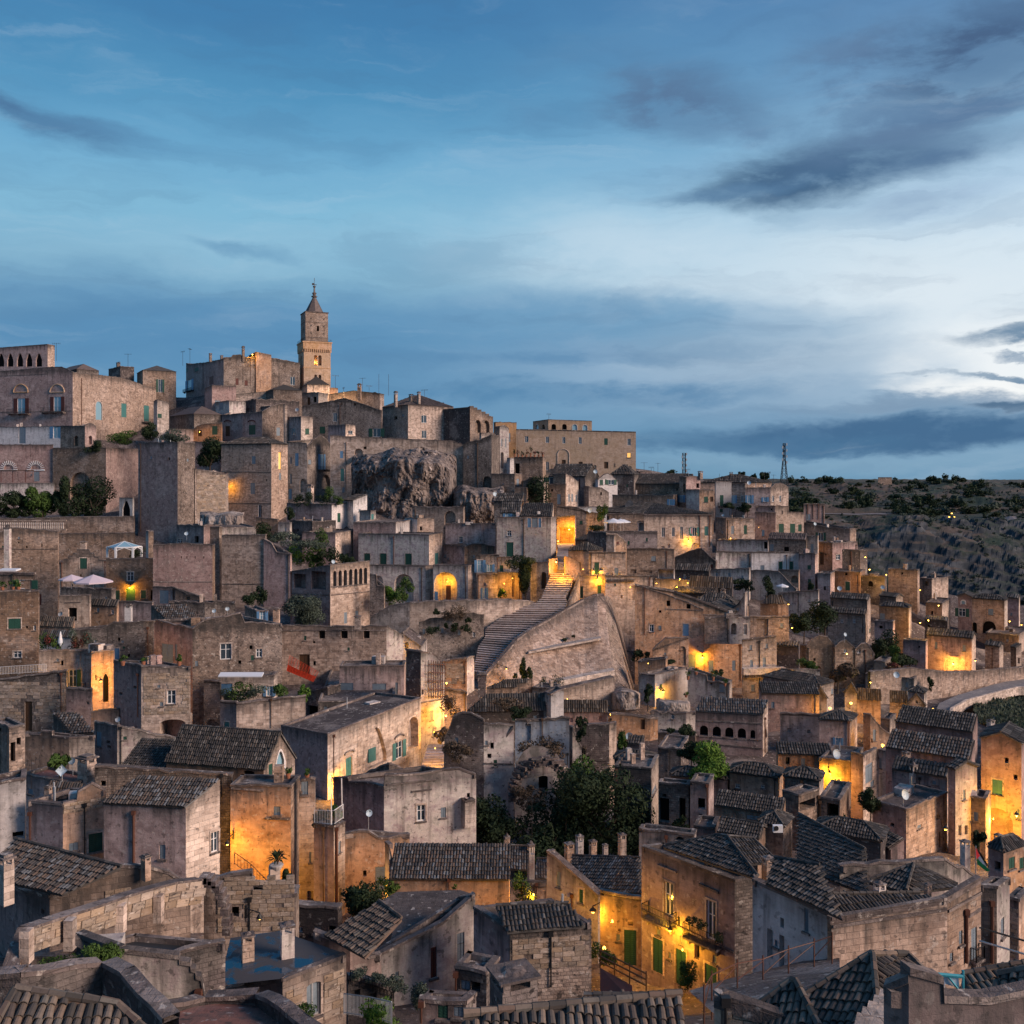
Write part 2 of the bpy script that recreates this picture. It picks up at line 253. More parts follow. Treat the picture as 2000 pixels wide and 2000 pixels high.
# ------------------------------------------------------------------ mesh builder
class MB:
    def __init__(s): s.V = []; s.nv = 0; s.P = []; s.M = []; s.R = []; s.mats = []; s.dt = []
    def mi(s, mat):
        mat = MATS[mat] if isinstance(mat, str) else mat
        if mat not in s.mats: s.mats.append(mat)
        return s.mats.index(mat)
    def verts(s, arr, dt=None):
        arr = np.asarray(arr, dtype=np.float64).reshape(-1, 3); i = s.nv; s.V.append(arr); s.nv += len(arr)
        s.dt.append(np.full(len(arr), 3.0) if dt is None else np.asarray(dt, dtype=float)); return i
    def faces(s, arr, m=0, rnd=None):
        arr = np.asarray(arr, dtype=np.int64); s.P.append(arr); s.M.append(np.full(len(arr), m))
        s.R.append(rng.random(len(arr)) if rnd is None else rnd)
    def poly(s, pts, m=0, dt=None, rnd=None):
        i = s.verts(pts, dt); s.faces([list(range(i, i+len(pts)))], m, rnd)
    def box(s, o, a, b, c, m=0):      # corner o, three edge vectors
        o, a, b, c = [np.array(q, dtype=float) for q in (o, a, b, c)]
        i = s.verts([o, o+a, o+a+b, o+b, o+c, o+a+c, o+a+b+c, o+b+c])
        f = [[0, 3, 2, 1], [4, 5, 6, 7], [0, 1, 5, 4], [1, 2, 6, 5], [2, 3, 7, 6], [3, 0, 4, 7]]
        if np.dot(np.cross(a, b), c) < 0: f = [q[::-1] for q in f]
        s.faces(np.array(f)+i, m)
    def cbox(s, c, sx, sy, sz, ang=0, m=0):    # centred in xy, base at c.z
        ca, sa = math.cos(ang), math.sin(ang); a = np.array([ca*sx, sa*sx, 0]); b = np.array([-sa*sy, ca*sy, 0])
        s.box(np.array(c, dtype=float)-a/2-b/2, a, b, (0, 0, sz), m)
    def tube(s, p, q, r, r2=None, n=6, m=0, caps=True):
        p, q = Vector(p), Vector(q); r2 = r if r2 is None else r2; d = (q-p).normalized()
        u = d.orthogonal().normalized(); w = d.cross(u)
        A = [p+(u*math.cos(k*2*math.pi/n)+w*math.sin(k*2*math.pi/n))*r for k in range(n)]
        B = [q+(u*math.cos(k*2*math.pi/n)+w*math.sin(k*2*math.pi/n))*r2 for k in range(n)]
        i = s.verts([tuple(x) for x in A+B]); s.faces([[i+k, i+(k+1) % n, i+n+(k+1) % n, i+n+k] for k in range(n)], m)
        if caps: s.faces([[i+n+k for k in range(n)]], m); s.faces([[i+n-1-k for k in range(n)]], m)
    def lathe(s, c, prof, n=12, m=0):
        c = np.array(c, dtype=float); A = []
        for r, z in prof: A += [c+np.array([r*math.cos(k*2*math.pi/n), r*math.sin(k*2*math.pi/n), z]) for k in range(n)]
        i = s.verts(A); f = []
        for j in range(len(prof)-1):
            for k in range(n): f.append([i+j*n+k, i+j*n+(k+1) % n, i+(j+1)*n+(k+1) % n, i+(j+1)*n+k])
        s.faces(f, m)
    def build(s, name, mats=None, parent=None, smooth=False, org=None):
        if s.nv == 0: return None
        org = np.array(org if org is not None else (WLOC[parent.name] if parent is not None else (0, 0, 0)), dtype=float)
        V = np.concatenate(s.V); me = bpy.data.meshes.new(name)
        tot = [a.shape[1] for a in s.P for _ in range(len(a))]
        loops = np.concatenate([a.ravel() for a in s.P]); tot = np.array(tot)
        st = np.concatenate([[0], np.cumsum(tot)[:-1]])
        me.vertices.add(len(V)); me.loops.add(len(loops)); me.polygons.add(len(tot))
        me.vertices.foreach_set('co', (V-org).astype(np.float32).ravel())
        me.loops.foreach_set('vertex_index', loops.astype(np.int32)); me.polygons.foreach_set('loop_start', st.astype(np.int32))
        me.polygons.foreach_set('material_index', np.concatenate(s.M).astype(np.int32))
        me.update(calc_edges=True)
        me.polygons.foreach_set('use_smooth', np.full(len(tot), bool(smooth)))
        # uv in metres from the face direction
        N = np.empty(len(tot)*3, dtype=np.float32); me.polygons.foreach_get('normal', N); N = N.reshape(-1, 3)
        NL = np.repeat(N, tot, axis=0); VL = V[loops]
        h = np.hypot(NL[:, 0], NL[:, 1])+1e-9; tx = -NL[:, 1]/h; ty = NL[:, 0]/h
        flat = np.abs(NL[:, 2]) > .8
        U = np.where(flat, VL[:, 0], VL[:, 0]*tx+VL[:, 1]*ty); W = np.where(flat, VL[:, 1], VL[:, 2])
        uv = me.uv_layers.new(name='UVMap'); uv.data.foreach_set('uv', np.stack([U, W], 1).astype(np.float32).ravel())
        at = me.attributes.new('rnd', 'FLOAT', 'FACE'); at.data.foreach_set('value', np.concatenate(s.R).astype(np.float32))
        at = me.attributes.new('dt', 'FLOAT', 'POINT'); at.data.foreach_set('value', np.concatenate(s.dt).astype(np.float32))
        if mats is not None: s.mats = [MATS[q] if isinstance(q, str) else q for q in (mats if isinstance(mats, (list, tuple)) else [mats])]
        for q in s.mats: me.materials.append(q)
        o = bpy.data.objects.new(name, me); COL.objects.link(o); WLOC[o.name] = tuple(org)
        if parent is not None:
            o.parent = parent; pl = WLOC[parent.name]; o.location = tuple(org[i]-pl[i] for i in range(3))
        else: o.location = tuple(org)
        return o
WLOC = {}
def empty(name, loc, label, cat, group=None):
    o = bpy.data.objects.new(name, None); COL.objects.link(o); o.location = loc; WLOC[o.name] = tuple(loc); o.empty_display_size = .5
    o['label'] = label; o['category'] = cat
    if group: o['group'] = group
    return o
def tag(o, label, cat, group=None):
    o['label'] = label; o['category'] = cat
    if group: o['group'] = group
    return o
# ------------------------------------------------------------------ terrain
near = [(-60, -12), (10, -14), (30, -21), (45, -27)]
CO = {-250: None, 0: [(1900, 60), (1800, 72), (1700, 85), (1600, 100), (1500, 118), (1400, 138), (1300, 160), (1200, 185), (1150, 200), (1050, 235), (960, 280), (900, 300), (830, 330), (760, 370)],
      500: [(1900, 62), (1800, 75), (1700, 88), (1600, 103), (1500, 122), (1400, 145), (1300, 170), (1150, 215), (1000, 275), (900, 320), (850, 345), (760, 385)],
      1000: [(1900, 64), (1800, 76), (1700, 88), (1600, 104), (1500, 124), (1400, 146), (1300, 172), (1200, 205), (1100, 245), (1000, 290), (920, 335), (870, 358)],
      1500: [(1900, 62), (1800, 74), (1700, 88), (1600, 104), (1500, 124), (1400, 147), (1300, 178), (1200, 215), (1100, 255), (1000, 300), (960, 330)],
      1650: [(1900, 60), (1800, 72), (1700, 87), (1600, 104), (1500, 125), (1400, 151), (1300, 182), (1200, 215), (1120, 248), (1050, 275)],
      1740: [(1900, 60), (1800, 72), (1700, 87), (1600, 104), (1500, 126), (1400, 153), (1300, 185), (1200, 222), (1150, 246), (1130, 258)],
      2000: [(1900, 58), (1800, 70), (1700, 86), (1600, 105), (1500, 128), (1400, 158), (1340, 185), (1250, 225), (1200, 245), (1185, 255)]}
CO[-250] = CO[0]; CX = sorted(CO); GY = np.concatenate([np.arange(-60, 60, 6.0), np.arange(60, 440, 5.0)]); TZ = []
for k in CX:
    pts = near+[(D, -(y-HY)/F*D) for y, D in CO[k]]; D, z = pts[-1]
    pts += [(D+45, z-1), (D+110, -45), (560, -72)] if k < 1600 else [(D+40, z-15), (430, -70), (560, -75)]
    TZ.append(np.interp(GY, [p[0] for p in pts], [p[1] for p in pts]))
TZ = np.array(TZ)
def tz(X, Y):
    p = 1000+F*X/max(Y, 8.0); p = min(max(p, CX[0]), CX[-1]); j = min(max(int(np.searchsorted(CX, p))-1, 0), len(CX)-2)
    f = (p-CX[j])/(CX[j+1]-CX[j]); return float(np.interp(Y, GY, TZ[j])*(1-f)+np.interp(Y, GY, TZ[j+1])*f)
def gD(px, py):
    D = 20.0
    while D < 430:
        if -(py-HY)/F*D <= tz((px-1000)/F*D, D): return D
        D += 1.0
    return 340.0
def P(px, py, D): return Vector(((px-1000)/F*D, D, -(py-HY)/F*D))
ANCH = []      # places where a wall foot shows: the ground is cut down to them
# short names for the materials used most
BEIGE, RUBBLE, BROWN, CREAM, PINK, PALE, WHITE, OCHRE, DARK, LDARK, LGREEN, LOLIVE, LBRIGHT, LDRY, IRON, TILE, MTILE, WTILE, SDISH, PALACE = 'beige_ashlar', 'grey_rubble', 'brown_ashlar', 'cream_ashlar', 'pink_plaster', 'pale_plaster', 'white_plaster', 'ochre_plaster', 'dark_stone', 'leaf_dark', 'leaf_green', 'leaf_olive', 'leaf_bright', 'leaf_dry', 'black_iron', 'roof_tile', 'mixed_tile', 'warm_tile', 'satellite_dish', 'palace_stone'
# ------------------------------------------------------------------ far side of the gorge: cliffs and plateau
def fz(X, Y):
    p = 1000+F*X/Y; t = max(0.0, min(1.6,(p-1450)/550))
    pts = [(435,-60),(500,-76),(522,-62),(560,-50),(600,-33),(640,-27),(700,-26),(760,-21),(900,-14),(1050,-6.5-2.5*t), (1400,-8-3*t), (4200,-24-8*t)]
    z = float(np.interp(Y, [q[0] for q in pts], [q[1] for q in pts]))
    k = max(0, min(1,(Y-495)/25))*max(0, min(1,(670-Y)/45))
    n = noise.fractal(Vector((X*.018, Y*.018, z*.03)), .9,2.1,6); r = noise.noise(Vector((X*.05, z*.12,3)))
    z += k*(n*8+abs(r)*4-2+noise.fractal(Vector((X*.07, Y*.07,1)), .9,2,4)*2)+(1-k)*n*(1.2 if Y < 690 else 5)*(1 if Y > 480 else 0)
    # ledges in the rock
    if k > 0: st_ = 6.0+noise.noise(Vector((X*.006, Y*.01,5)))*3; q = z/st_+noise.noise(Vector((X*.012, Y*.02,9)))*.8; fr = q-math.floor(q); z += st_*.45*k*(max(0, min(1,(fr-.3)/.25))-fr)
    return z
YR = np.concatenate([np.arange(435,500,8.0), np.arange(500,680,2.5), np.arange(680,1100,12.0), np.geomspace(1100,9000,14)])
b = MB(); SF = np.concatenate([np.linspace(-1.1,.22,40), np.linspace(.225,.62,230), np.linspace(.63,1.2,20)])
b.verts([[s_*Y, Y, fz(s_*Y, Y)] for Y in YR for s_ in SF]); n = len(SF)
m, t = new('gorge_rock'); p = coords(t, False); geo = t.n('ShaderNodeNewGeometry')
up = t.n('ShaderNodeSeparateXYZ', {'Vector': geo.outputs['Normal']}).outputs[2]
n1 = t.noise(p, .012,8,.6); n2 = t.noise(t.n('ShaderNodeVectorMath', {0: p, 1: (1,1,2.4)}, operation='MULTIPLY').outputs[0], .06,8,.7); n3 = t.noise(p, .03,7,.7)
rock = t.mix(t.mr(n2.outputs['Fac'], .42,.62), G4(.03,.036,.045), G4(.085,.09,.10)); rock = t.mix(t.mr(n3.outputs['Fac'], .5,.66), rock, G4(.02,.028,.022))  # grey cliff rock tinted blue: haze of distance put into the colour
soil = t.mix(t.mr(n1.outputs['Fac'], .45,.6), G4(.095,.072,.06), G4(.04,.052,.045)); soil = t.mix(t.mr(n3.outputs['Fac'], .48,.6), soil, G4(.022,.04,.03))
finish(t, m, t.mix(t.mr(up, .74,.94), rock, soil), .95, t.m('ADD', n2.outputs['Fac'], n3.outputs['Fac']), .8,1.5)
b.faces([[j*n+i, j*n+i+1,(j+1)*n+i+1,(j+1)*n+i] for j in range(len(YR)-1) for i in range(n-1)])
o = b.build('gorge_hillside', 'gorge_rock'); o['kind'] = 'structure'

# ------------------------------------------------------------------ faces of houses
def jitter(poly, amp, step):
    out = [poly[0]]
    for (a, c), (b_, d) in zip(poly[:-1], poly[1:]):
        L = math.hypot(b_-a, d-c); k = max(1, int(L/step))
        if k > 40: k = 40
        for i in range(1, k+1):
            f = i/k; out.append((a+(b_-a)*f, c+(d-c)*f+(random.uniform(-amp, amp) if i < k else 0)))
    return out
class Face:
    def __init__(s, C, u):
        s.C = C; s.u = u; s.n = (u[1], -u[0]); s.holes = []; s.wins = []
    def sz(s, px, py):
        m_ = (px-1000)/F; t_ = (m_*s.C[1]-s.C[0])/(s.u[0]-m_*s.u[1]); Y = s.C[1]+t_*s.u[1]
        return t_, -(py-HY)/F*Y
    def pt(s, a, z, d=0.0): return (s.C[0]+s.u[0]*a+s.n[0]*d, s.C[1]+s.u[1]*a+s.n[1]*d, z)
def arch_pts(s0, s1, z0, z1, kind, k=8):
    w = (s1-s0)/2; c = (s0+s1)/2
    if kind == 'round': h = min(w, (z1-z0)*.8); top = [(c-w*math.cos(i*math.pi/k), z1-h+h*math.sin(i*math.pi/k)) for i in range(k+1)]
    elif kind == 'seg': h = w*.35; top = [(c-w*math.cos(i*math.pi/k), z1-h+h*math.sin(i*math.pi/k)) for i in range(k+1)]
    elif kind == 'point':
        h = min(w*1.9,(z1-z0)*.8); top = [(s0+w*(i/4)**1.0*1.0, z1-h+h*math.sin(i/4*math.pi/2)) for i in range(5)]+[(c+w*(i/4), z1-h+h*math.cos(i/4*math.pi/2)) for i in range(1,5)]
    else: return [(s0, z0), (s0, z1), (s1, z1), (s1, z0)]
    return [(s0, z0)]+top+[(s1, z0)]
KIND = {  # code: shape, depth, back material, leaf
 'w': ('rect', .22, 'glass', 'frame'), 'y': ('rect', .2, 'lit_pane', 'frame'), 'g': ('rect', .12, 'green_paint', 'closed'), 'G': ('rect', .2, 'glass', 'green_paint'),
 't': ('rect', .12, 'teal_paint', 'closed'), 'T': ('rect', .2, 'glass', 'teal_paint'), 'b': ('rect', .12, 'blue_paint', 'closed'), 'B': ('rect', .2, 'pale_glass', 'blue_paint'), 'k': ('rect', .15, 'greyblue_paint', 'closed'),
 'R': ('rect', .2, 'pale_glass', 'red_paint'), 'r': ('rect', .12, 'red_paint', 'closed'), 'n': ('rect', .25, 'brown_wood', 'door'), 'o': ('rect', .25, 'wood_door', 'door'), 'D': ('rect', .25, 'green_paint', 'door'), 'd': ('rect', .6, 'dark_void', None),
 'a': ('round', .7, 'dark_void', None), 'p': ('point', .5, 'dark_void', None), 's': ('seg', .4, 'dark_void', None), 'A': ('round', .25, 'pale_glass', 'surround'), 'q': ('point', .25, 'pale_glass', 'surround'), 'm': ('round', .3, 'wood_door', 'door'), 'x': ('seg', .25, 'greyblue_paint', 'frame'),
 'N': ('round', 1.2, None, None), 'O': ('point', .5, None, None), 'L': ('round', 3.0, None, None), 'Q': ('rect', 2.2, None, None), 'V': ('seg', 5.0, None, None)}
def wall_face(mb, f, outline, mi, zref):
    """outline [(s,z)] clockwise or not; holes from f.holes"""
    loops = [[Vector((a, z, 0)) for a, z in outline]]
    for h in f.holes: loops.append([Vector((a, z, 0)) for a, z in h['pts']][::-1])
    flat = [v for l in loops for v in l]; tris = tessellate_polygon(loops)
    i = mb.verts([f.pt(v.x, v.y) for v in flat], [max(0, zref(v.x)-v.y) for v in flat])
    fs = []
    for a, b_, c in tris:
        A, B_, C_ = flat[a], flat[b_], flat[c]; cr = (B_.x-A.x)*(C_.y-A.y)-(B_.y-A.y)*(C_.x-A.x)
        if abs(cr) < 1e-9: continue
        fs.append([a+i, b_+i, c+i] if cr > 0 else [a+i, c+i, b_+i])
    if fs: mb.faces(fs, mi)
    for h in f.holes:
        q = h['pts']; d = -h['d']; k = len(q)
        i = mb.verts([f.pt(a, z) for a, z in q]+[f.pt(a, z, d) for a, z in q], [max(0, zref(a)-z) for a, z in q]*2)
        mb.faces([[i+j, i+k+j, i+k+(j+1) % k, i+(j+1) % k] for j in range(k)], mi)
        if h['back'] is None: mb.faces([[i+k+j for j in range(k)][::-1]], mi)
def add_hole(f, x0, y0, x1, y1, code, d=None):
    s0, z1 = f.sz(x0, y0); s1, _ = f.sz(x1, y0); ym = (y0, y1)
    _, za = f.sz((x0+x1)/2, y0); _, zb = f.sz((x0+x1)/2, y1)
    if s0 > s1: s0, s1 = s1, s0
    lo, hi = f.lim; s0 = max(s0, lo+.12); s1 = min(s1, hi-.12)
    if s1-s0 < .15 or za-zb < .15: return None
    for q in f.holes:
        o = q['box']
        if s0 < o[1]+.05 and s1 > o[0]-.05 and zb < o[3]+.05 and za > o[2]-.05: return None
    shape, dep, back, leaf = KIND[code]
    h = dict(pts=arch_pts(s0, s1, zb, za, shape), d=d or dep, back=back, box=(s0, s1, zb, za), code=code, leaf=leaf, shape=shape); f.holes.append(h); return h
FRAMEC = {'w': 'white_paint', 'y': 'brown_wood', 'x': 'grey_metal'}
def window_parts(root, f, h, near_):
    s0, s1, z0, z1 = h['box']; c = h['code']; d = -h['d']; W, H_ = s1-s0, z1-z0
    if h['back'] is None: return
    if h.get('back2'): h['back'] = h['back2']
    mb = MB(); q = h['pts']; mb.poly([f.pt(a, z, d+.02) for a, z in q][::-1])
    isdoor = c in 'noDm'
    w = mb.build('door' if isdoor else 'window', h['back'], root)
    u = np.array([f.u[0], f.u[1], 0]); nn = np.array([f.n[0], f.n[1], 0])
    def bx(mb, a, z, wa, hz, dd, th): mb.box(f.pt(a, z, dd), u*wa, nn*th, (0,0, hz))
    if c in 'wyx' or c in 'GTBR':
        fr = MB(); t_ = min(.10, W*.12)
        bx(fr, s0, z0, t_, H_, d+.02,.06); bx(fr, s1-t_, z0, t_, H_, d+.02,.06); bx(fr, s0+t_, z0, W-2*t_, t_, d+.02,.06); bx(fr, s0+t_, z1-t_, W-2*t_, t_, d+.02,.06)
        bx(fr, (s0+s1)/2-t_/2, z0+t_, t_, H_-2*t_, d+.02,.05)
        if near_ and c != 'x': bx(fr, s0+t_, z0+H_*.62, W/2-1.5*t_, t_*.6, d+.02,.045); bx(fr, (s0+s1)/2+t_/2, z0+H_*.62, W/2-1.5*t_, t_*.6, d+.02,.045)
        fr.build('window_frame', FRAMEC.get(c, 'white_paint'), w)
    if h['leaf'] == 'closed':
        for k in (0,1):
            sh = MB(); a = s0+.02+k*W/2; ww = W/2-.04
            bx(sh, a, z0+.02, ww, H_-.04, d+.03,.05)
            if near_:
                nsl = max(3, int(H_/.16))
                for j in range(nsl): bx(sh, a+.06, z0+.08+j*(H_-.16)/nsl, ww-.12,.05, d+.08,.02)
            sh.build('shutter', h['back'], w)
    if c in 'GTBR':
        for k in (-1,1):
            sh = MB(); ww = W*.48; a = s0-ww if k < 0 else s1
            bx(sh, a+.03*k, z0, ww, H_, .03,.05)
            if near_:
                nsl = max(3, int(H_/.16))
                for j in range(nsl): bx(sh, a+.03*k+.06, z0+.06+j*(H_-.1)/nsl, ww-.12,.05,.08,.02)
            sh.build('shutter', h['leaf'], w)
    if isdoor and near_:
        k_ = MB(); bx(k_, (s0+s1)/2-.015, z0,.03, H_*.9, d+.03,.02); k_.cbox(f.pt(s0+W*.42, z0+H_*.45, d+.08), .08,.08,.08); k_.build('door_handle', IRON, w)
    if c == 'd' and near_ and W > .8 and H_ > 1.0: pass
    if c in 'wgtbkrGTBRy' and H_ < 2.0 or c in 'ax' and z0:
        sl = MB(); bx(sl, s0-.12, z0-.14, W+.24,.13,-.02,.16); sl.build('sill', 'coping', w)
    if c in 'wgGTtbB' and near_ and H_ > 1.0:
        sr = MB(); t_ = .14
        bx(sr, s0-t_, z0, t_, H_, 0,.035); bx(sr, s1, z0, t_, H_, 0,.035); bx(sr, s0-t_, z1, W+2*t_, t_*1.2,0,.05); sr.build('surround', CREAM, w)
    if h['leaf'] == 'surround':
        sr = MB(); o_ = arch_pts(s0-.25, s1+.25, z0-.2, z1+.25, h['shape']); k = len(q)
        i = sr.verts([f.pt(a, z, .06) for a, z in q]+[f.pt(a, z, .06) for a, z in o_]); sr.faces([[i+j, i+j+1, i+k+j+1, i+k+j] for j in range(k-1)][::1]); sr.build('surround', WHITE, w)
# ------------------------------------------------------------------ tiled roofs
def tile_slope(mb, poly, e, up, D, mi=0, pitch=None, collect=None):
    """poly: 3D points of the slope, e: eave direction, up: direction up the slope (unit Vectors)"""
    pitch = pitch or (.24 if D < 100 else .34 if D < 170 else .5); L = .40 if D < 100 else .6 if D < 170 else 1.1
    o = poly[0]; nrm = e.cross(up); nrm = nrm if nrm.z > 0 else -nrm
    q = [((p-o).dot(e), (p-o).dot(up)) for p in poly]
    a0, a1 = min(x for x, _ in q), max(x for x, _ in q); b0, b1 = min(y for _, y in q), max(y for _, y in q)
    def span(y):
        xs = []
        for i in range(len(q)):
            (xa, ya), (xb, yb_) = q[i], q[(i+1) % len(q)]
            if (ya-y)*(yb_-y) <= 0 and ya != yb_: xs.append(xa+(xb-xa)*(y-ya)/(yb_-ya))
        return (min(xs), max(xs)) if len(xs) > 1 else (1,0)
    nr = max(1, int((b1-b0)/L)); L = (b1-b0)/nr; P_ = []
    for j in range(nr):
        lo, hi = span(b0+(j+.5)*L); k = int((a1-a0)/pitch)+1
        for i in range(k):
            x = a0+(i+.5)*pitch
            if lo-.02 <= x <= hi+.02: P_.append((x, b0+j*L))
    if not P_: return []
    P_ = np.array(P_); r = pitch*.47; na = 4
    ang = [math.pi*(k/(na-1)) for k in range(na)]
    tmpl = [(-math.cos(a)*r, -.03, math.sin(a)*r*.85+.05) for a in ang]+[(-math.cos(a)*r*.8, L+.01, math.sin(a)*r*.7) for a in ang]
    T_ = np.array(tmpl)
    jx = rng.normal(0,.012, len(P_)); jy = rng.normal(0,.03, len(P_)); jz = rng.normal(0,.010, len(P_)); jr = rng.normal(0,.05, len(P_))
    E_, U_, N_, O_ = [np.array(v) for v in (e, up, nrm, o)]
    if collect is not None:
        keep = min(collect[0], len(P_)); idx = np.argsort((O_+P_[:, :1]*E_+P_[:, 1:]*U_)[:, 1])[:keep]
        for i in idx: collect[1].append((O_+E_*(P_[i, 0]+jx[i])+U_*(P_[i, 1]+jy[i])+N_*jz[i], E_, U_, N_, jr[i], r, L))
        collect[0] -= keep; msk = np.ones(len(P_), bool); msk[idx] = False
        P_, jx, jy, jz, jr = P_[msk], jx[msk], jy[msk], jz[msk], jr[msk]
        if len(P_) == 0: return
    X = P_[:, 0]+jx; Y = P_[:, 1]+jy
    tx = T_[None, :, 0]+T_[None, :, 1]*jr[:, None]; ty = np.repeat(T_[None, :, 1], len(P_), 0); tzz = T_[None, :, 2]+jz[:, None]
    V = O_+(X[:, None]+tx)[..., None]*E_+(Y[:, None]+ty)[..., None]*U_+tzz[..., None]*N_
    i0 = mb.verts(V.reshape(-1,3)); base = (np.arange(len(P_))*na*2)[:, None, None]+i0
    fl = e.cross(up).z > 0
    f = np.array([[k, k+1, k+1+na, k+na] for k in range(na-1)]) if not fl else np.array([[k, k+na, k+1+na, k+1] for k in range(na-1)])
    fs = (f[None]+base).reshape(-1,4); mb.faces(fs, mi, np.repeat(rng.random(len(P_)), na-1))
TILEME = {}
def tile_objects(parent, items, mat):
    key = mat
    for (o, E_, U_, N_, jr, r, L) in items:
        k = (key, round(r, 3), round(L, 2))
        if k not in TILEME:
            na = 6; me = bpy.data.meshes.new(TILE); vs = []; fs = []
            for th in (0,.025):
                for y, rr, zz in ((-.04, r, .05), (L+.02, r*.8,0)):
                    for a in range(na): an = math.pi*a/(na-1); vs.append((-math.cos(an)*(rr-th), y, math.sin(an)*(rr-th)*.85+zz))
            for a in range(na-1): fs.append((a, a+na, a+1+na, a+1)); fs.append((a, a+1, a+1+2*na, a+2*na))
            me.from_pydata(vs, [], fs); me.materials.append(MATS[mat]); at = me.attributes.new('rnd', 'FLOAT', 'FACE'); at.data.foreach_set('value', [0.0]*len(fs)); TILEME[k] = me
        t_ = bpy.data.objects.new(TILE, TILEME[k]); COL.objects.link(t_); t_.parent = parent
        from mathutils import Matrix
        pl = WLOC[parent.name]; ee = E_*math.cos(jr)+U_*math.sin(jr); uu = U_*math.cos(jr)-E_*math.sin(jr)
        t_.matrix_local = Matrix(((ee[0], uu[0], N_[0], o[0]-pl[0]), (ee[1], uu[1], N_[1], o[1]-pl[1]), (ee[2], uu[2], N_[2], o[2]-pl[2]), (0,0,0,1)))
def roof_slope(mb, deck, A, B_, C_, D_, dist, mi=0, oh=.22, collect=None):
    """quad: eave A-B, ridge D-C (D above A)."""
    A, B_, C_, D_ = [Vector(v) for v in (A, B_, C_, D_)]
    e = (B_-A).normalized(); up = (D_-A)-e*((D_-A).dot(e))
    if up.length < .01: up = (C_-B_)-e*((C_-B_).dot(e))
    up.normalize(); A = A-up*oh; B_ = B_-up*oh; n_ = e.cross(up); n_ = n_ if n_.z > 0 else -n_
    pts = [A, B_, C_, D_] if (C_-D_).length > .01 else [A, B_, C_]
    q = pts if e.cross(up).z > 0 else pts[::-1]
    deck.poly([tuple(v-n_*.02) for v in q]); lo = [tuple(v-n_*.16) for v in q]
    deck.poly(lo[::-1]); k = len(q)
    i = deck.verts([tuple(v-n_*.02) for v in q]+lo); deck.faces([[i+j, i+k+j, i+k+(j+1) % k, i+(j+1) % k] for j in range(k)])
    if dist < 330: tile_slope(mb, pts, e, up, dist, mi, collect=collect)
def ridge_caps(mb, p, q, dist, mi=0):
    p, q = Vector(p), Vector(q); L = (q-p).length; st = .42 if dist < 110 else .8; k = max(1, int(L/st)); d = (q-p)/k
    for i in range(k): mb.tube(p+d*i+Vector((0,0, random.uniform(-.01,.02))), p+d*(i+1.06), .12,.10,6, mi)
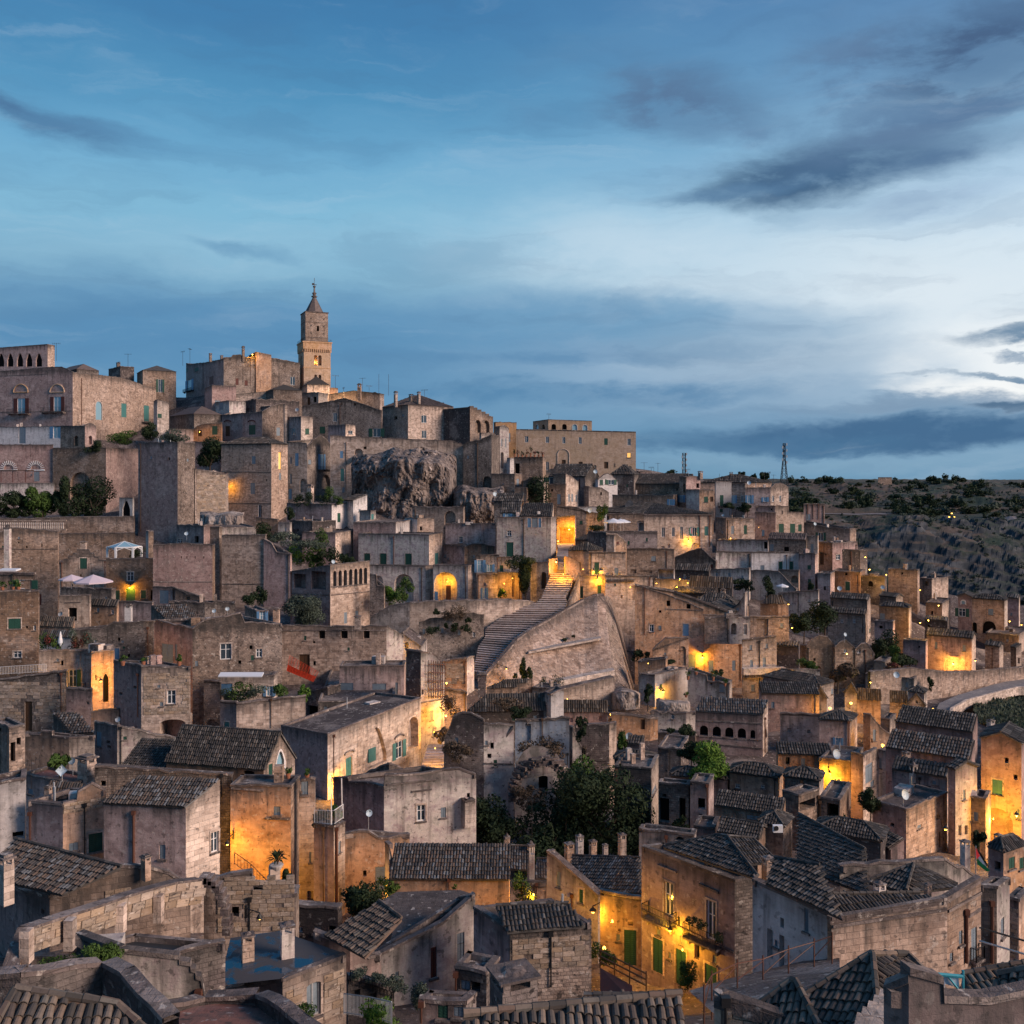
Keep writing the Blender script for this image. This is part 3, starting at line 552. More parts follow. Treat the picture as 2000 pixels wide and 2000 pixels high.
# ------------------------------------------------------------------ house
HOUSES = []
class House: pass
def H(label, xl, xc, xr, yt, yb, mat=BEIGE, a=None, b=None, D=None, roof='flat', rise=2.0, tile=TILE, topL=None, topR=None, w=(), matR=None, dep=9.0,
      name='stone_house', cat='house', group=None, jit=.13, cop=True, deck=DARK, base = 8, objs=0, blocks=None, backz=None, courses=(), zb=None, over=.22, topmat=None, ry=None):
    h = House(); h.D = D = D or gD(xc, yb); C = ((xc-1000)/F*D, D); slc = (xc-1000)/F
    visL = xl < xc-.5; visR = xr > xc+.5
    if a is None:
        if visL and visR:
            a = math.degrees(math.atan2(xr-xc, xc-xl)); a = max(14, min(68, a))
            a = max(a, math.degrees(math.atan(slc))+9); a = min(a, 90+math.degrees(math.atan(slc))-9)
        elif visL: a = math.degrees(math.atan(slc))
        else: a = 90+math.degrees(math.atan(slc))
    a_ = math.radians(a); b_ = math.radians(b) if b is not None else math.pi/2-a_
    h.L = Face(C, (math.cos(a_), -math.sin(a_))); h.R = Face(C, (math.cos(b_), math.sin(b_)))
    wl = -h.L.sz(xl, yt)[0] if visL else dep; wr = h.R.sz(xr, yt)[0] if visR else dep
    wl = max(.3, wl); wr = max(.3, wr); h.wl, h.wr = wl, wr; h.C = C
    zc = -(yt-HY)/F*D; h.zc = zc; h.label = label
    zbot = zb if zb is not None else min(tz(*C), -(yb-HY)/F*D)-base
    uL = (-h.L.u[0], -h.L.u[1]); uR = h.R.u
    if visL and visR:
        cap = 11 if D < 140 else 14
        if (xr-xc) < .5*(xc-xl) and roof != 'flat': wr = min(wr, cap)
        if (xc-xl) < .5*(xr-xc) and roof != 'flat': wl = min(wl, cap)
        wl, wr = min(wl, 60), min(wr, 60); h.wl, h.wr = wl, wr
    if ry and roof in ('sL', 'gR', 'hip', 'sR', 'gL'):
        fu = uR if roof in ('sL', 'gR', 'hip') else uL; kk = .42; W_ = ((ry-HY)*D+zc*F)/(-kk*F-(ry-HY)*fu[1]); W_ = max(1.5, W_); rise = W_*kk; W_ *= 1 if roof[0] == 's' else 2
        if roof in ('sL', 'gR', 'hip'): wr = W_
        else: wl = W_
        h.wl, h.wr = wl, wr
    ANCH.append((C[0], C[1], -(yb-HY)/F*D)); ANCH.append((C[0]+uL[0]*wl*.7, C[1]+uL[1]*wl*.7,-(yb-HY)/F*D)) if visL else None; ANCH.append((C[0]+uR[0]*wr*.7, C[1]+uR[1]*wr*.7,-(yb-HY)/F*D)) if visR else None
    pL = (C[0]+uL[0]*wl, C[1]+uL[1]*wl); pR = (C[0]+uR[0]*wr, C[1]+uR[1]*wr); pB = (pL[0]+uR[0]*wr, pL[1]+uR[1]*wr)
    h.pL, h.pR, h.pB = pL, pR, pB
    pitched = roof != 'flat'
    tl = [h.L.sz(x, y) for x, y in topL] if topL else [(-wl, zc), (0, zc)]
    tr = [h.R.sz(x, y) for x, y in topR] if topR else [(0, zc), (wr, zc)]
    tl[0] = (-wl, tl[0][1]); tl[-1] = (0, tl[-1][1]); tr[0] = (0, tr[0][1]); tr[-1] = (wr, tr[-1][1])
    if topL and not topR: zc = tl[-1][1]; tr = [(0, zc), (wr, zc)]
    if topR and not topL: zc = tr[0][1]; tl = [(-wl, zc), (0, zc)]
    zc = tl[-1][1] if topL else tr[0][1]; h.zc = zc
    if roof == 'gR': tr = [(0, zc), (wr/2, zc+rise), (wr, zc)]
    if roof == 'gL': tl = [(-wl, zc), (-wl/2, zc+rise), (0, zc)]
    if roof == 'sL': tr = [(0, zc), (wr, zc+rise)]
    if roof == 'sR': tl = [(-wl, zc+rise), (0, zc)]
    zL, zR = tl[0][1], tr[-1][1]; zB = zL+zR-zc if backz is None else backz
    if roof in ('gR', 'gL', 'hip'): zL = zR = zB = zc
    if roof == 'sL': zL = zc; zR = zB = zc+rise
    if roof == 'sR': zR = zc; zL = zB = zc+rise
    root = empty(name, (C[0], C[1], zbot), label, cat, group); h.root = root; h.L.lim = (-wl, 0); h.R.lim = (0, wr)
    if w is not None and not w and xr-xl > 22 and yb-yt > 20 and 'wall' not in label and 'parapet' not in label and D < 330:
        rw = random.Random(len(label)*7+int(xc)); w = []
        for (p0, p1) in ((xl, xc), (xc, xr)):
            k_ = int((p1-p0)/42)+(1 if p1-p0 > 22 else 0); ww = 1.0*F/D*.5; hh_ = ww*rw.choice((1.0,1.5,1.9))
            for i_ in range(min(k_, 4)):
                if rw.random() < .8: cx_ = p0+(p1-p0)*(i_+.5+rw.uniform(-.2,.2))/k_; cy_ = yt+min(yb-yt, 60)*rw.uniform(.35,.6); w.append((cx_-ww/2, cy_-hh_/2, cx_+ww/2, cy_+hh_/2, rw.choice('wkkddgk')))
    w = list(w or [])
    if w and 95 < D < 330 and xr-xl > 48 and not any(k in label for k in ('bastion', 'wall ', 'retaining', 'palace', 'villa', 'loggia', 'arcade', 'long cream', 'tall orange')):
        rw = random.Random(int(xc*5+yb)); k_ = min(5, int((xr-xl)*(min(yb, yt+90)-yt)/2300)-len(w)+1); ww = F/D*.42
        for _ in range(max(0, k_)):
            cx_, cy_, hh_ = rw.uniform(xl+8, xr-8), rw.uniform(yt+12, max(yt+13, min(yb-8, yt+80))), ww*rw.choice((.9,1.3,1.8)); w.append((cx_-ww/2, cy_-hh_/2, cx_+ww/2, cy_+hh_/2, rw.choice('wkkdsdg')))
    for (x0, y0, x1, y1, code) in w:
        f = h.L if (x0+x1)/2 < xc else h.R
        if not visR: f = h.L
        if not visL: f = h.R
        add_hole(f, x0, y0, x1, y1, code)
    jt = 0 if pitched else jit
    tlj = jitter(tl, jt, .9) if not roof in ('gL', 'sR') else tl
    trj = jitter(tr, jt, .9) if not roof in ('gR', 'sL') else tr
    for f, pl in ((h.L, tlj), (h.R, trj)):
        for q in list(f.holes):
            s0, s1, z0, z1 = q['box']; zt = min([float(np.interp(x_, [p[0] for p in pl], [p[1] for p in pl])) for x_ in (s0,(s0+s1)/2, s1)]+[p[1] for p in pl if s0 < p[0] < s1])-.14
            if z0 > zt-.3 or z0 < zbot+.2: f.holes.remove(q)
            elif z1 > zt: q['box'] = (s0, s1, z0, zt); q['pts'] = arch_pts(s0, s1, z0, zt, q['shape'])
    mb = MB(); m1 = mb.mi(mat); m2 = mb.mi(matR or mat)
    zf = lambda pl: (lambda s_: float(np.interp(s_, [p[0] for p in pl], [p[1] for p in pl])))
    wall_face(mb, h.L, [(-wl, zbot)]+tlj+[(0, zbot)], m1, zf(tl)); wall_face(mb, h.R, [(0, zbot)]+trj+[(wr, zbot)], m2, zf(tr))
    for p, q, za, zb_ in ((pR, pB, zR, zB), (pB, pL, zB, zL)):
        k = [(*p, zbot), (*q, zbot), (*q, zb_), (*p, za)]; mb.poly(k, m1, [za-zbot, zb_-zbot, 0,0])
    if roof == 'gR': mb.poly([(*pL, zc), ((pL[0]+pB[0])/2,(pL[1]+pB[1])/2, zc+rise), (*pB, zc)], m1, [0,0,0])
    if roof == 'gL': mb.poly([(*pR, zc), (*pB, zc), ((pR[0]+pB[0])/2,(pR[1]+pB[1])/2, zc+rise)], m1, [0,0,0])
    if roof == 'sL': mb.poly([(*pL, zc), (*pB, zc+rise), (*pB, zc)], m1, [0,0,0])
    h.wall = mb.build('wall', None, root)
    dk = MB(); tm = MB(); coll = [objs, []] if objs else None
    c3 = lambda p, z: (p[0], p[1], z)
    if roof == 'flat':
        lowz = -.30
        if topL or topR:
            allz = [z for _, z in tl]+[z for _, z in tr]; lin_ = (len(tl) == 2 and len(tr) == 2)
            if lin_: zz = (zc+lowz, zR+lowz, zB+lowz, zL+lowz)
            else: mz = min(allz)+lowz; zz = (mz,)*4
        else: zz = (zc+lowz,)*4
        dk.poly([c3(C, zz[0]), c3(pR, zz[1]), c3(pB, zz[2]), c3(pL, zz[3])]); h.roof = dk.build('roof', deck, root)
        if cop:
            cp = MB()
            for f, pl in ((h.L, tlj), (h.R, trj)):
                k = len(pl); A = []
                for a__, z in pl: A += [f.pt(a__, z+.03,.06), f.pt(a__, z+.03,-.34), f.pt(a__, z-.45,-.34), f.pt(a__, z-.16,.06)]
                i = cp.verts(A); fs = []
                for j in range(k-1):
                    for r_ in range(4): p0 = i+j*4+r_; p1 = i+j*4+(r_+1) % 4; fs.append([p0, p0+4, p1+4, p1])
                cp.faces(fs); cp.poly([A[0], A[1], A[2], A[3]][::-1]); cp.poly(A[-4:])
            for p, q, za, zb_ in ((pR, pB, zR, zB), (pB, pL, zB, zL)):
                d_ = Vector((q[0]-p[0], q[1]-p[1], 0)).normalized()
                n_ = np.array([-d_.y, d_.x, 0])*.3
                v = [np.array(c3(p, za+.0)), np.array(c3(q, zb_+.0))]
                for s_ in (0,): cp.box(v[0]-np.array([0,0,.4]), v[1]-v[0], n_, (0,0,.4))
            h.cop = cp.build('parapet', 'coping', root)
    else:
        if roof == 'gR':
            m0 = ((C[0]+pR[0])/2,(C[1]+pR[1])/2, zc+rise); m1_ = ((pL[0]+pB[0])/2,(pL[1]+pB[1])/2, zc+rise)
            e2 = np.array([uR[0], uR[1]])*0; ov = .18; uLn = np.array(uL)*ov
            X = lambda p, z, s_: (p[0]+uLn[0]*s_, p[1]+uLn[1]*s_, z)
            roof_slope(tm, dk, X(pL, zc, 1), X(C, zc, -1), X(m0, m0[2], -1), X(m1_, m1_[2], 1), D, collect=coll, oh=over)
            roof_slope(tm, dk, X(pR, zc, -1), X(pB, zc, 1), X(m1_, m1_[2], 1), X(m0, m0[2], -1), D, oh=over, collect=coll)
            if D < 330: ridge_caps(tm, X(m0, m0[2]+.06,-1), X(m1_, m1_[2]+.06,1), D)
        elif roof == 'gL':
            m0 = ((C[0]+pL[0])/2,(C[1]+pL[1])/2, zc+rise); m1_ = ((pR[0]+pB[0])/2,(pR[1]+pB[1])/2, zc+rise); uRn = np.array(uR)*.18
            X = lambda p, z, s_: (p[0]+uRn[0]*s_, p[1]+uRn[1]*s_, z)
            roof_slope(tm, dk, X(C, zc, -1), X(pR, zc, 1), X(m1_, m1_[2], 1), X(m0, m0[2], -1), D, collect=coll, oh=over)
            roof_slope(tm, dk, X(pB, zc, 1), X(pL, zc, -1), X(m0, m0[2], -1), X(m1_, m1_[2], 1), D, oh=over, collect=coll)
            if D < 330: ridge_caps(tm, X(m0, m0[2]+.06,-1), X(m1_, m1_[2]+.06,1), D)
        elif roof == 'sL':
            roof_slope(tm, dk, c3(pL, zc), c3(C, zc), c3(pR, zc+rise), c3(pB, zc+rise), D, collect=coll, oh=over)
        elif roof == 'sR':
            roof_slope(tm, dk, c3(C, zc), c3(pR, zc), c3(pB, zc+rise), c3(pL, zc+rise), D, collect=coll, oh=over)
        elif roof == 'hip':
            cx, cy = (C[0]+pB[0])/2,(C[1]+pB[1])/2
            if wl > wr: k = (wl-wr)/2; r0 = (cx-uL[0]*k, cy-uL[1]*k, zc+rise); r1 = (cx+uL[0]*k, cy+uL[1]*k, zc+rise)   # r0 near C side
            else: k = (wr-wl)/2; r0 = (cx-uR[0]*k, cy-uR[1]*k, zc+rise); r1 = (cx+uR[0]*k, cy+uR[1]*k, zc+rise)
            if wl > wr: S_ = [(pL, C, r0, r1), (C, pR, r0, r0), (pR, pB, r1, r0), (pB, pL, r1, r1)]
            else: S_ = [(pL, C, r0, r0), (C, pR, r1, r0), (pR, pB, r1, r1), (pB, pL, r0, r1)]
            for A, B_, C2, D2 in S_: roof_slope(tm, dk, c3(A, zc), c3(B_, zc), C2, D2, D, oh=over, collect=coll)
            if D < 330:
                for A, r_ in ((C, r0), (pL, r1 if wl > wr else r0), (pR, r0 if wl > wr else r1)): ridge_caps(tm, (A[0], A[1], zc+.06), (r_[0], r_[1], r_[2]+.06), D)
                ridge_caps(tm, (r0[0], r0[1], r0[2]+.06), (r1[0], r1[1], r1[2]+.06), D)
        h.roof = dk.build('roof', tile, root)
        t_ = tm.build('tile_rows', tile, h.roof)
        if t_: t_['kind'] = 'stuff'
        if coll and coll[1]: tile_objects(h.roof, coll[1], tile)
    rq = random.Random(int(xc*3+yt))
    if D < 300 and yb-yt > 38 and xr-xl > 34 and rq.random() < .7 and not courses and 'buttress' not in label:
        fc, p0, p1 = (('L', xl, xc) if xc-xl > xr-xc else ('R', xc, xr)); xx = p0+(p1-p0)*rq.choice((.06,.93,.5))
        if all(not (q[0]-4 < xx < q[2]+4) for q in w): drainpipe(h, fc, xx, yt+5, yb-4, rq.choice(('rust_iron', IRON, 'brown_wood')), max(.05, D*.0004))
    for f in (h.L, h.R):
        for hh in f.holes: window_parts(root, f, hh, D < 260)
    for (face, x0, y0, x1, y1) in courses:   # string courses / mouldings
        f = h.L if face == 'L' else h.R; s0, z0 = f.sz(x0, y0); s1, z1 = f.sz(x1, y1); q = MB()
        A, B_ = np.array(f.pt(s0, z0,.0)), np.array(f.pt(s1, z1,.0)); q.box(A, B_-A, np.array([f.n[0], f.n[1], 0])*.10,(0,0,.16)); q.build('string_course', 'coping', root)
    for bl in (blocks or ()):
        f = h.L if bl[0] == 'L' else h.R; block_courses(h, f, *bl[1:])
    if roof == 'flat' and D < 320 and min(wl, wr) > 3 and xr-xl > 30 and 'terrace' not in label:
        for _ in range(rq.randint(1,3)):
            a__, b__ = rq.uniform(.3,.85), rq.uniform(.3,.85); x_, y_ = C[0]+uL[0]*wl*a__+uR[0]*wr*b__, C[1]+uL[1]*wl*a__+uR[1]*wr*b__; k = rq.random(); q = MB(); zz_ = min(zc, zL, zR)-.4
            if k < .55: s_ = rq.uniform(.45,.8); q.cbox((x_, y_, zz_), s_, s_*.9, rq.uniform(1.0,1.9), a_); q.cbox((x_, y_, zz_+1.0), s_*1.2, s_*1.05,.12, a_); q.build('chimney', rq.choice((mat, BEIGE, PALE)), h.roof)
            elif k < .8: s_ = rq.uniform(1.2,2.2); q.cbox((x_, y_, zz_), s_, s_*.7, rq.uniform(.7,1.3), a_); q.build('roof_hutch', rq.choice((DARK, PALE, BROWN)), h.roof)
            else: q.tube((x_, y_, zz_), (x_, y_, zz_+rq.uniform(1,2)), .07, n=6); q.build('vent_pipe', 'grey_metal', h.roof)
    HOUSES.append(h); return h
BLK = {}
def block_courses(h, f, x0, y0, x1, y1, bw=.55, bh=.3, mat='block_stone', mx=300):
    s0, z1 = f.sz(x0, y0); s1, _ = f.sz(x1, y0); _, z0 = f.sz((x0+x1)/2, y1)
    if s0 > s1: s0, s1 = s1, s0
    nr = max(1, int((z1-z0)/bh)); nc = max(1, int((s1-s0)/bw)); cnt = 0
    if nr*nc > mx: k = math.sqrt(nr*nc/mx); bw *= k; bh *= k; nr = int((z1-z0)/bh); nc = int((s1-s0)/bw)
    if mat not in BLK:
        bm = bmesh.new(); bmesh.ops.create_cube(bm, size=1); bmesh.ops.bevel(bm, geom=[e for e in bm.edges], offset=.04, segments=1, affect='EDGES')
        me = bpy.data.meshes.new('block'); bm.to_mesh(me); bm.free(); uv = me.uv_layers.new(name='UVMap')
        me.materials.append(MATS[mat]); a_ = me.attributes.new('dt', 'FLOAT', 'POINT'); a_.data.foreach_set('value', [3.0]*len(me.vertices)); BLK[mat] = me
    ang = math.atan2(f.u[1], f.u[0]); pl = WLOC[h.root.name]
    for j in range(nr):
        off = (j % 2)*bw*.5; x = s0-off
        while x < s1-.05:
            w_ = bw*random.uniform(.8,1.2); a0 = max(x, s0); a1 = min(x+w_, s1); x += w_; zc_ = z0+(j+.5)*bh
            if a1-a0 < .12: continue
            if any(a1 > q['box'][0]-.1 and a0 < q['box'][1]+.1 and zc_ > q['box'][2]-.2 and zc_ < q['box'][3]+.2 for q in f.holes): continue
            if random.random() < .06: continue
            p = f.pt((a0+a1)/2, zc_, random.uniform(-.04,.02)); o_ = bpy.data.objects.new('stone_block', BLK[mat]); COL.objects.link(o_); o_.parent = h.root
            o_.location = (p[0]-pl[0], p[1]-pl[1], p[2]-pl[2]); o_.rotation_euler = (0,0, ang); o_.scale = (a1-a0-.025,.14, bh-.03); cnt += 1
# ------------------------------------------------------------------ small builders
def chimney(h, px, yt, yb, w=.7, off=3.0, mat=BEIGE, cap=True, D=None):
    D = D or h.D+off; p = P(px, yt, D); z0 = P(px, yb, D).z-.6; m_ = MB(); H_ = p.z-z0; ang = math.atan2(h.L.u[1], h.L.u[0])
    m_.cbox((p.x, p.y, z0), w, w*.8, H_*.80, ang)
    for sx, sy in ((-1,-1),(1,-1),(1,1), (-1,1)):
        ca, sa = math.cos(ang), math.sin(ang); ox, oy = sx*w*.38, sy*w*.3
        m_.cbox((p.x+ox*ca-oy*sa, p.y+ox*sa+oy*ca, z0+H_*.80), w*.18, w*.16, H_*.12, ang)
    o_ = m_.build('chimney', mat, h.roof); c_ = MB(); c_.cbox((p.x, p.y, z0+H_*.92), w*1.25, w*1.05, H_*.03+.03, ang)
    c_.cbox((p.x, p.y, z0+H_*.95+.03), w*.8, w*.7, H_*.05, ang); c_.build('chimney_cap', 'coping', o_); return o_
def dish(label, px, py, D, r=.45, az=None, colr='dish_paint', square=False):
    r *= .68; p = P(px, py, D); root = empty(SDISH, (p.x, p.y, p.z-1.0), label, 'satellite dish', 'satellite dishes on the roofs')
    az = random.uniform(-.5,.6) if az is None else az
    n_ = Vector((math.sin(az), -math.cos(az), .35)).normalized(); u = n_.cross(Vector((0,0,1))).normalized(); v = u.cross(n_)*-1
    m_ = MB(); N_ = 4 if square else 16; rings = [(0,-.14), (.5,-.10), (.85,-.03),(1,.02)]; vv = [tuple(p+n_*r*-.28)]
    for k, (q, d) in enumerate(rings[1:]): vv += [tuple(p+(u*math.cos(2*math.pi*i/N_)+v*math.sin(2*math.pi*i/N_))*r*q+n_*d*r*2) for i in range(N_)]
    i0 = m_.verts(vv); fs = [[i0, i0+1+i, i0+1+(i+1) % N_] for i in range(N_)]; m_.faces(fs)
    m_.faces([[i0+1+k*N_+i, i0+1+(k+1)*N_+i, i0+1+(k+1)*N_+(i+1) % N_, i0+1+k*N_+(i+1) % N_] for k in range(2) for i in range(N_)]); m_.build('reflector', colr, root)
    a_ = MB(); a_.tube(p-v*r*.9, p+n_*r*1.1-v*r*.3,.02, n=5); a_.cbox(tuple(p+n_*r*1.1-v*r*.3), .1,.1,.1); a_.build('feed_arm', IRON, root)
    q_ = MB(); q_.tube(p-n_*.1, p-n_*.25-Vector((0,0,.2)), .03, n=5); q_.tube(p-n_*.25, p-n_*.25-Vector((0,0,1.5)), .03, n=5); q_.build('mast', 'grey_metal', root); return root
def antenna(label, px, yt, yb, D, kind=0):
    p = P(px, yt, D); q = P(px, yb, D); root = empty('tv_antenna', tuple(q), label, 'antenna', 'television antennas on the roofs'); m_ = MB()
    th = max(.025, D*.00016); m_.tube(q-Vector((0,0,.5)), p, th, n=5); m_.build('mast', IRON, root)
    if kind >= 0:
        m_ = MB(); L = (p.z-q.z); u = Vector((math.cos(kind*1.3+px), math.sin(kind*1.3+px)*.4,0)).normalized(); w_ = u.cross(Vector((0,0,1))); zz = p.z-.15
        s_ = min(1.3, L*.35); m_.tube(Vector((p.x, p.y, zz))-u*s_, Vector((p.x, p.y, zz))+u*s_, th*.8, n=4)
        for k in range(5):
            c_ = Vector((p.x, p.y, zz))+u*s_*(-1+k*.5); hh = Vector((0,0,.32)) if kind % 2 == 0 else w_*.5; m_.tube(c_-hh, c_+hh, th*.7, n=4)
        m_.build('crossbars', IRON, root)
    return root
LMP = 0
def fitslope(E0, E1, R1, R0, k=.36):
    A, B_ = P(*E0), P(*E1); d = Vector((B_.x-A.x, B_.y-A.y, 0)); L = d.length; d.normalize(); n = Vector((-d.y, d.x, 0)); out = []
    for r in (R1, R0):
        lo, hi = min(A.y, B_.y)-8, max(A.y, B_.y)+40
        for _ in range(40):
            D = (lo+hi)/2; q = P(r[0], r[1], D); v = q-A; s_ = v.dot(d)/L; g = q.z-(A.z+(B_.z-A.z)*s_+k*Vector((v.x, v.y, 0)).dot(n))
            if g > 0: lo = D
            else: hi = D
        out.append(P(r[0], r[1], lo))
    return A, B_, out[0], out[1]
def lamp(label, p, power=500, arm=(0,0), shade=True, r=.22, col=(1.0,.44,.02), name='street_lamp', glow=True, cat='street lamp', radius=.12):
    """p: bulb position; arm: wall offset direction*length"""
    global LMP; LMP += 1; p = Vector(p); power *= 1.45
    root = empty(name, tuple(p), label, cat, 'lit lamps in the lanes')
    if shade:
        m_ = MB(); m_.lathe(tuple(p), [(r*1.5,.06), (r*1.35,.14), (.07,.30), (.04,.42)], 10); m_.build('lamp_shade', IRON, root)
        if arm != (0,0):
            m_ = MB(); A = Vector((arm[0], arm[1], 0)); m_.tube(p+Vector((0,0,.40)), p+A+Vector((0,0,.46)), .035, n=6); m_.tube(p+Vector((0,0,.42))+A*.5, p+A+Vector((0,0,-.1)), .025, n=5); m_.cbox(tuple(p+A+Vector((0,0,-.15))), .16,.16,.8); m_.build('bracket', IRON, root)
    if True:
        r = r if glow else .07
        m_ = MB(); m_.lathe(tuple(p), [(.01,-r*.75), (r*.6,-r*.5), (r*.75,0), (r*.5,.10), (.02,.14)], 10); m_.build('bulb', 'bulb', root, smooth=True)
    ld = bpy.data.lights.new('lamp_light', 'POINT'); lo = bpy.data.objects.new('lamp_light', ld); COL.objects.link(lo); ld.energy = power; ld.color = col; ld.shadow_soft_size = radius
    lo.parent = root; lo.location = (0,0,-r*.75-.14); return root
def flamp(label, h, face, px, py, power=500, out=.8, **kw):
    f = h.L if face == 'L' else h.R; s_, z = f.sz(px, py); p = f.pt(s_, z, out); return lamp(label, p, power, arm=(-f.n[0]*out, -f.n[1]*out), **kw)
def railing(h_or_root, pts, ht=1.0, step=.14, mat=IRON, name='railing', th=.018):
    m_ = MB()
    for p, q in zip(pts[:-1], pts[1:]):
        p, q = Vector(p), Vector(q); k = max(1, int((q-p).length/step)); U = Vector((0,0, ht))
        m_.tube(p+U, q+U, th*1.6, n=4); m_.tube(p+U*.08, q+U*.08, th, n=4)
        for i in range(k+1): c_ = p+(q-p)*(i/k); m_.tube(c_, c_+U, th*(2 if i in (0, k) else 1), n=4)
    return m_.build(name, mat, h_or_root)
def balcony(h, face, x0, x1, yfloor, ht=1.0, out=1.0, mat=IRON, slab='coping', corb=True):
    f = h.L if face == 'L' else h.R; s0, _ = f.sz(x0, yfloor); s1, _ = f.sz(x1, yfloor); _, z = f.sz((x0+x1)/2, yfloor)
    if s0 > s1: s0, s1 = s1, s0
    u = np.array([f.u[0], f.u[1], 0]); nn = np.array([f.n[0], f.n[1], 0]); m_ = MB(); m_.box(f.pt(s0, z-.16,0), u*(s1-s0), nn*out, (0,0,.16))
    if corb:
        for k in range(3): a_ = s0+.2+(s1-s0-.55)*k/2; m_.box(f.pt(a_, z-.55,0), u*.16, nn*out*.6,(0,0,.39))
    o_ = m_.build('balcony', slab, h.root); o2 = out-.05
    railing(o_, [f.pt(s0+.04, z, .02), f.pt(s0+.04, z, o2), f.pt(s1-.04, z, o2), f.pt(s1-.04, z, .02)], ht, .14 if h.D < 120 else .25, mat); return o_
def drainpipe(h, face, px, y0, y1, mat='rust_iron', r=.07):
    f = h.L if face == 'L' else h.R; s_, z0 = f.sz(px, y0); _, z1 = f.sz(px, y1); m_ = MB(); m_.tube(f.pt(s_, z1,.1), f.pt(s_, z0,.1), r, n=6); m_.cbox(f.pt(s_, z0-.1,.12), .28,.24,.3); m_.build('drainpipe', mat, h.root)
LEAFN = 0
def crown(mb, c, rx, ry, rz, n, leaf, lumps=6, seed=0):
    rr = np.random.default_rng(seed); cs = rr.normal(0,.45,(lumps, 3)); cs = cs/np.maximum(1, np.linalg.norm(cs, axis=1, keepdims=True)); rad = rr.uniform(.38,.62, lumps)
    k = rr.integers(0, lumps, n); d = rr.normal(0,1,(n, 3)); d /= np.linalg.norm(d, axis=1, keepdims=True)
    q = cs[k]+d*(rad[k]*rr.uniform(.45,1.05, n)**.6)[:, None]; q = q*np.array([rx, ry, rz])+np.array(c)
    nn = d+rr.normal(0,.6,(n, 3)); nn /= np.linalg.norm(nn, axis=1, keepdims=True)
    up = rr.normal(0,1,(n, 3)); u = np.cross(nn, up); u /= np.linalg.norm(u, axis=1, keepdims=True)+1e-9; v = np.cross(nn, u); s_ = leaf*rr.uniform(.6,1.3, n)[:, None]
    V = np.stack([q-u*s_, q-v*s_*.45, q+u*s_, q+v*s_*.45], 1).reshape(-1,3); i = mb.verts(V); mb.faces(np.arange(n*4).reshape(-1,4)+i, 0, np.clip((k/lumps*.5)+rr.random(n)*.5,0,1))
def tree(label, px, yt, yb, wpx, D, mat=LDARK, n=2600, leaf=.30, cat='tree', name='tree', trunk=True, group=None, seed=None, lumps=8, lift=0.0, rx=None):
    global LEAFN; LEAFN += 1
    ANCH.append(tuple(P(px, yb, D)))
    sc = D/F; H_ = (yb-yt)*sc; W_ = wpx*sc/2; top = P(px, yt, D); base = P(px, yb, D); rx = rx or W_
    root = empty(name, tuple(base), label, cat, group); m_ = MB(); cz = base.z+H_*(.56 if trunk else .5)+lift
    kf = .96 if trunk else 1.25; crown(m_, (base.x, base.y, cz), W_*kf, W_*kf, H_*(.5 if trunk else .62), int(n*1.3), leaf, lumps, seed or LEAFN*13); m_.build('crown', mat, root)
    t_ = MB(); r_ = max(.08, W_*.06); r_ = r_ if trunk else max(.015, W_*.02); b0 = Vector(base)-Vector((0,0,1.5 if trunk else 0)); b1 = base+Vector((W_*.05,0, H_*.35)); t_.tube(b0, b1, r_, r_*.7,7)
    rr = random.Random(LEAFN)
    for k in range(6): q = b1+Vector((rr.uniform(-.6,.6)*W_, rr.uniform(-.5,.5)*W_, H_*rr.uniform(.12,.42))); t_.tube(b1-Vector((0,0, H_*.05*k*.5)), q, r_*.55, r_*.15,5)
    t_.build('trunk' if trunk else 'stem', 'bark', root); return root
def shrub(label, px, yt, yb, wpx, D, mat=LGREEN, n=500, leaf=.16, cat='shrub', name='shrub', group=None, **k): return tree(label, px, yt, yb, wpx, D, mat, n, leaf, cat, name, False, group, **k)
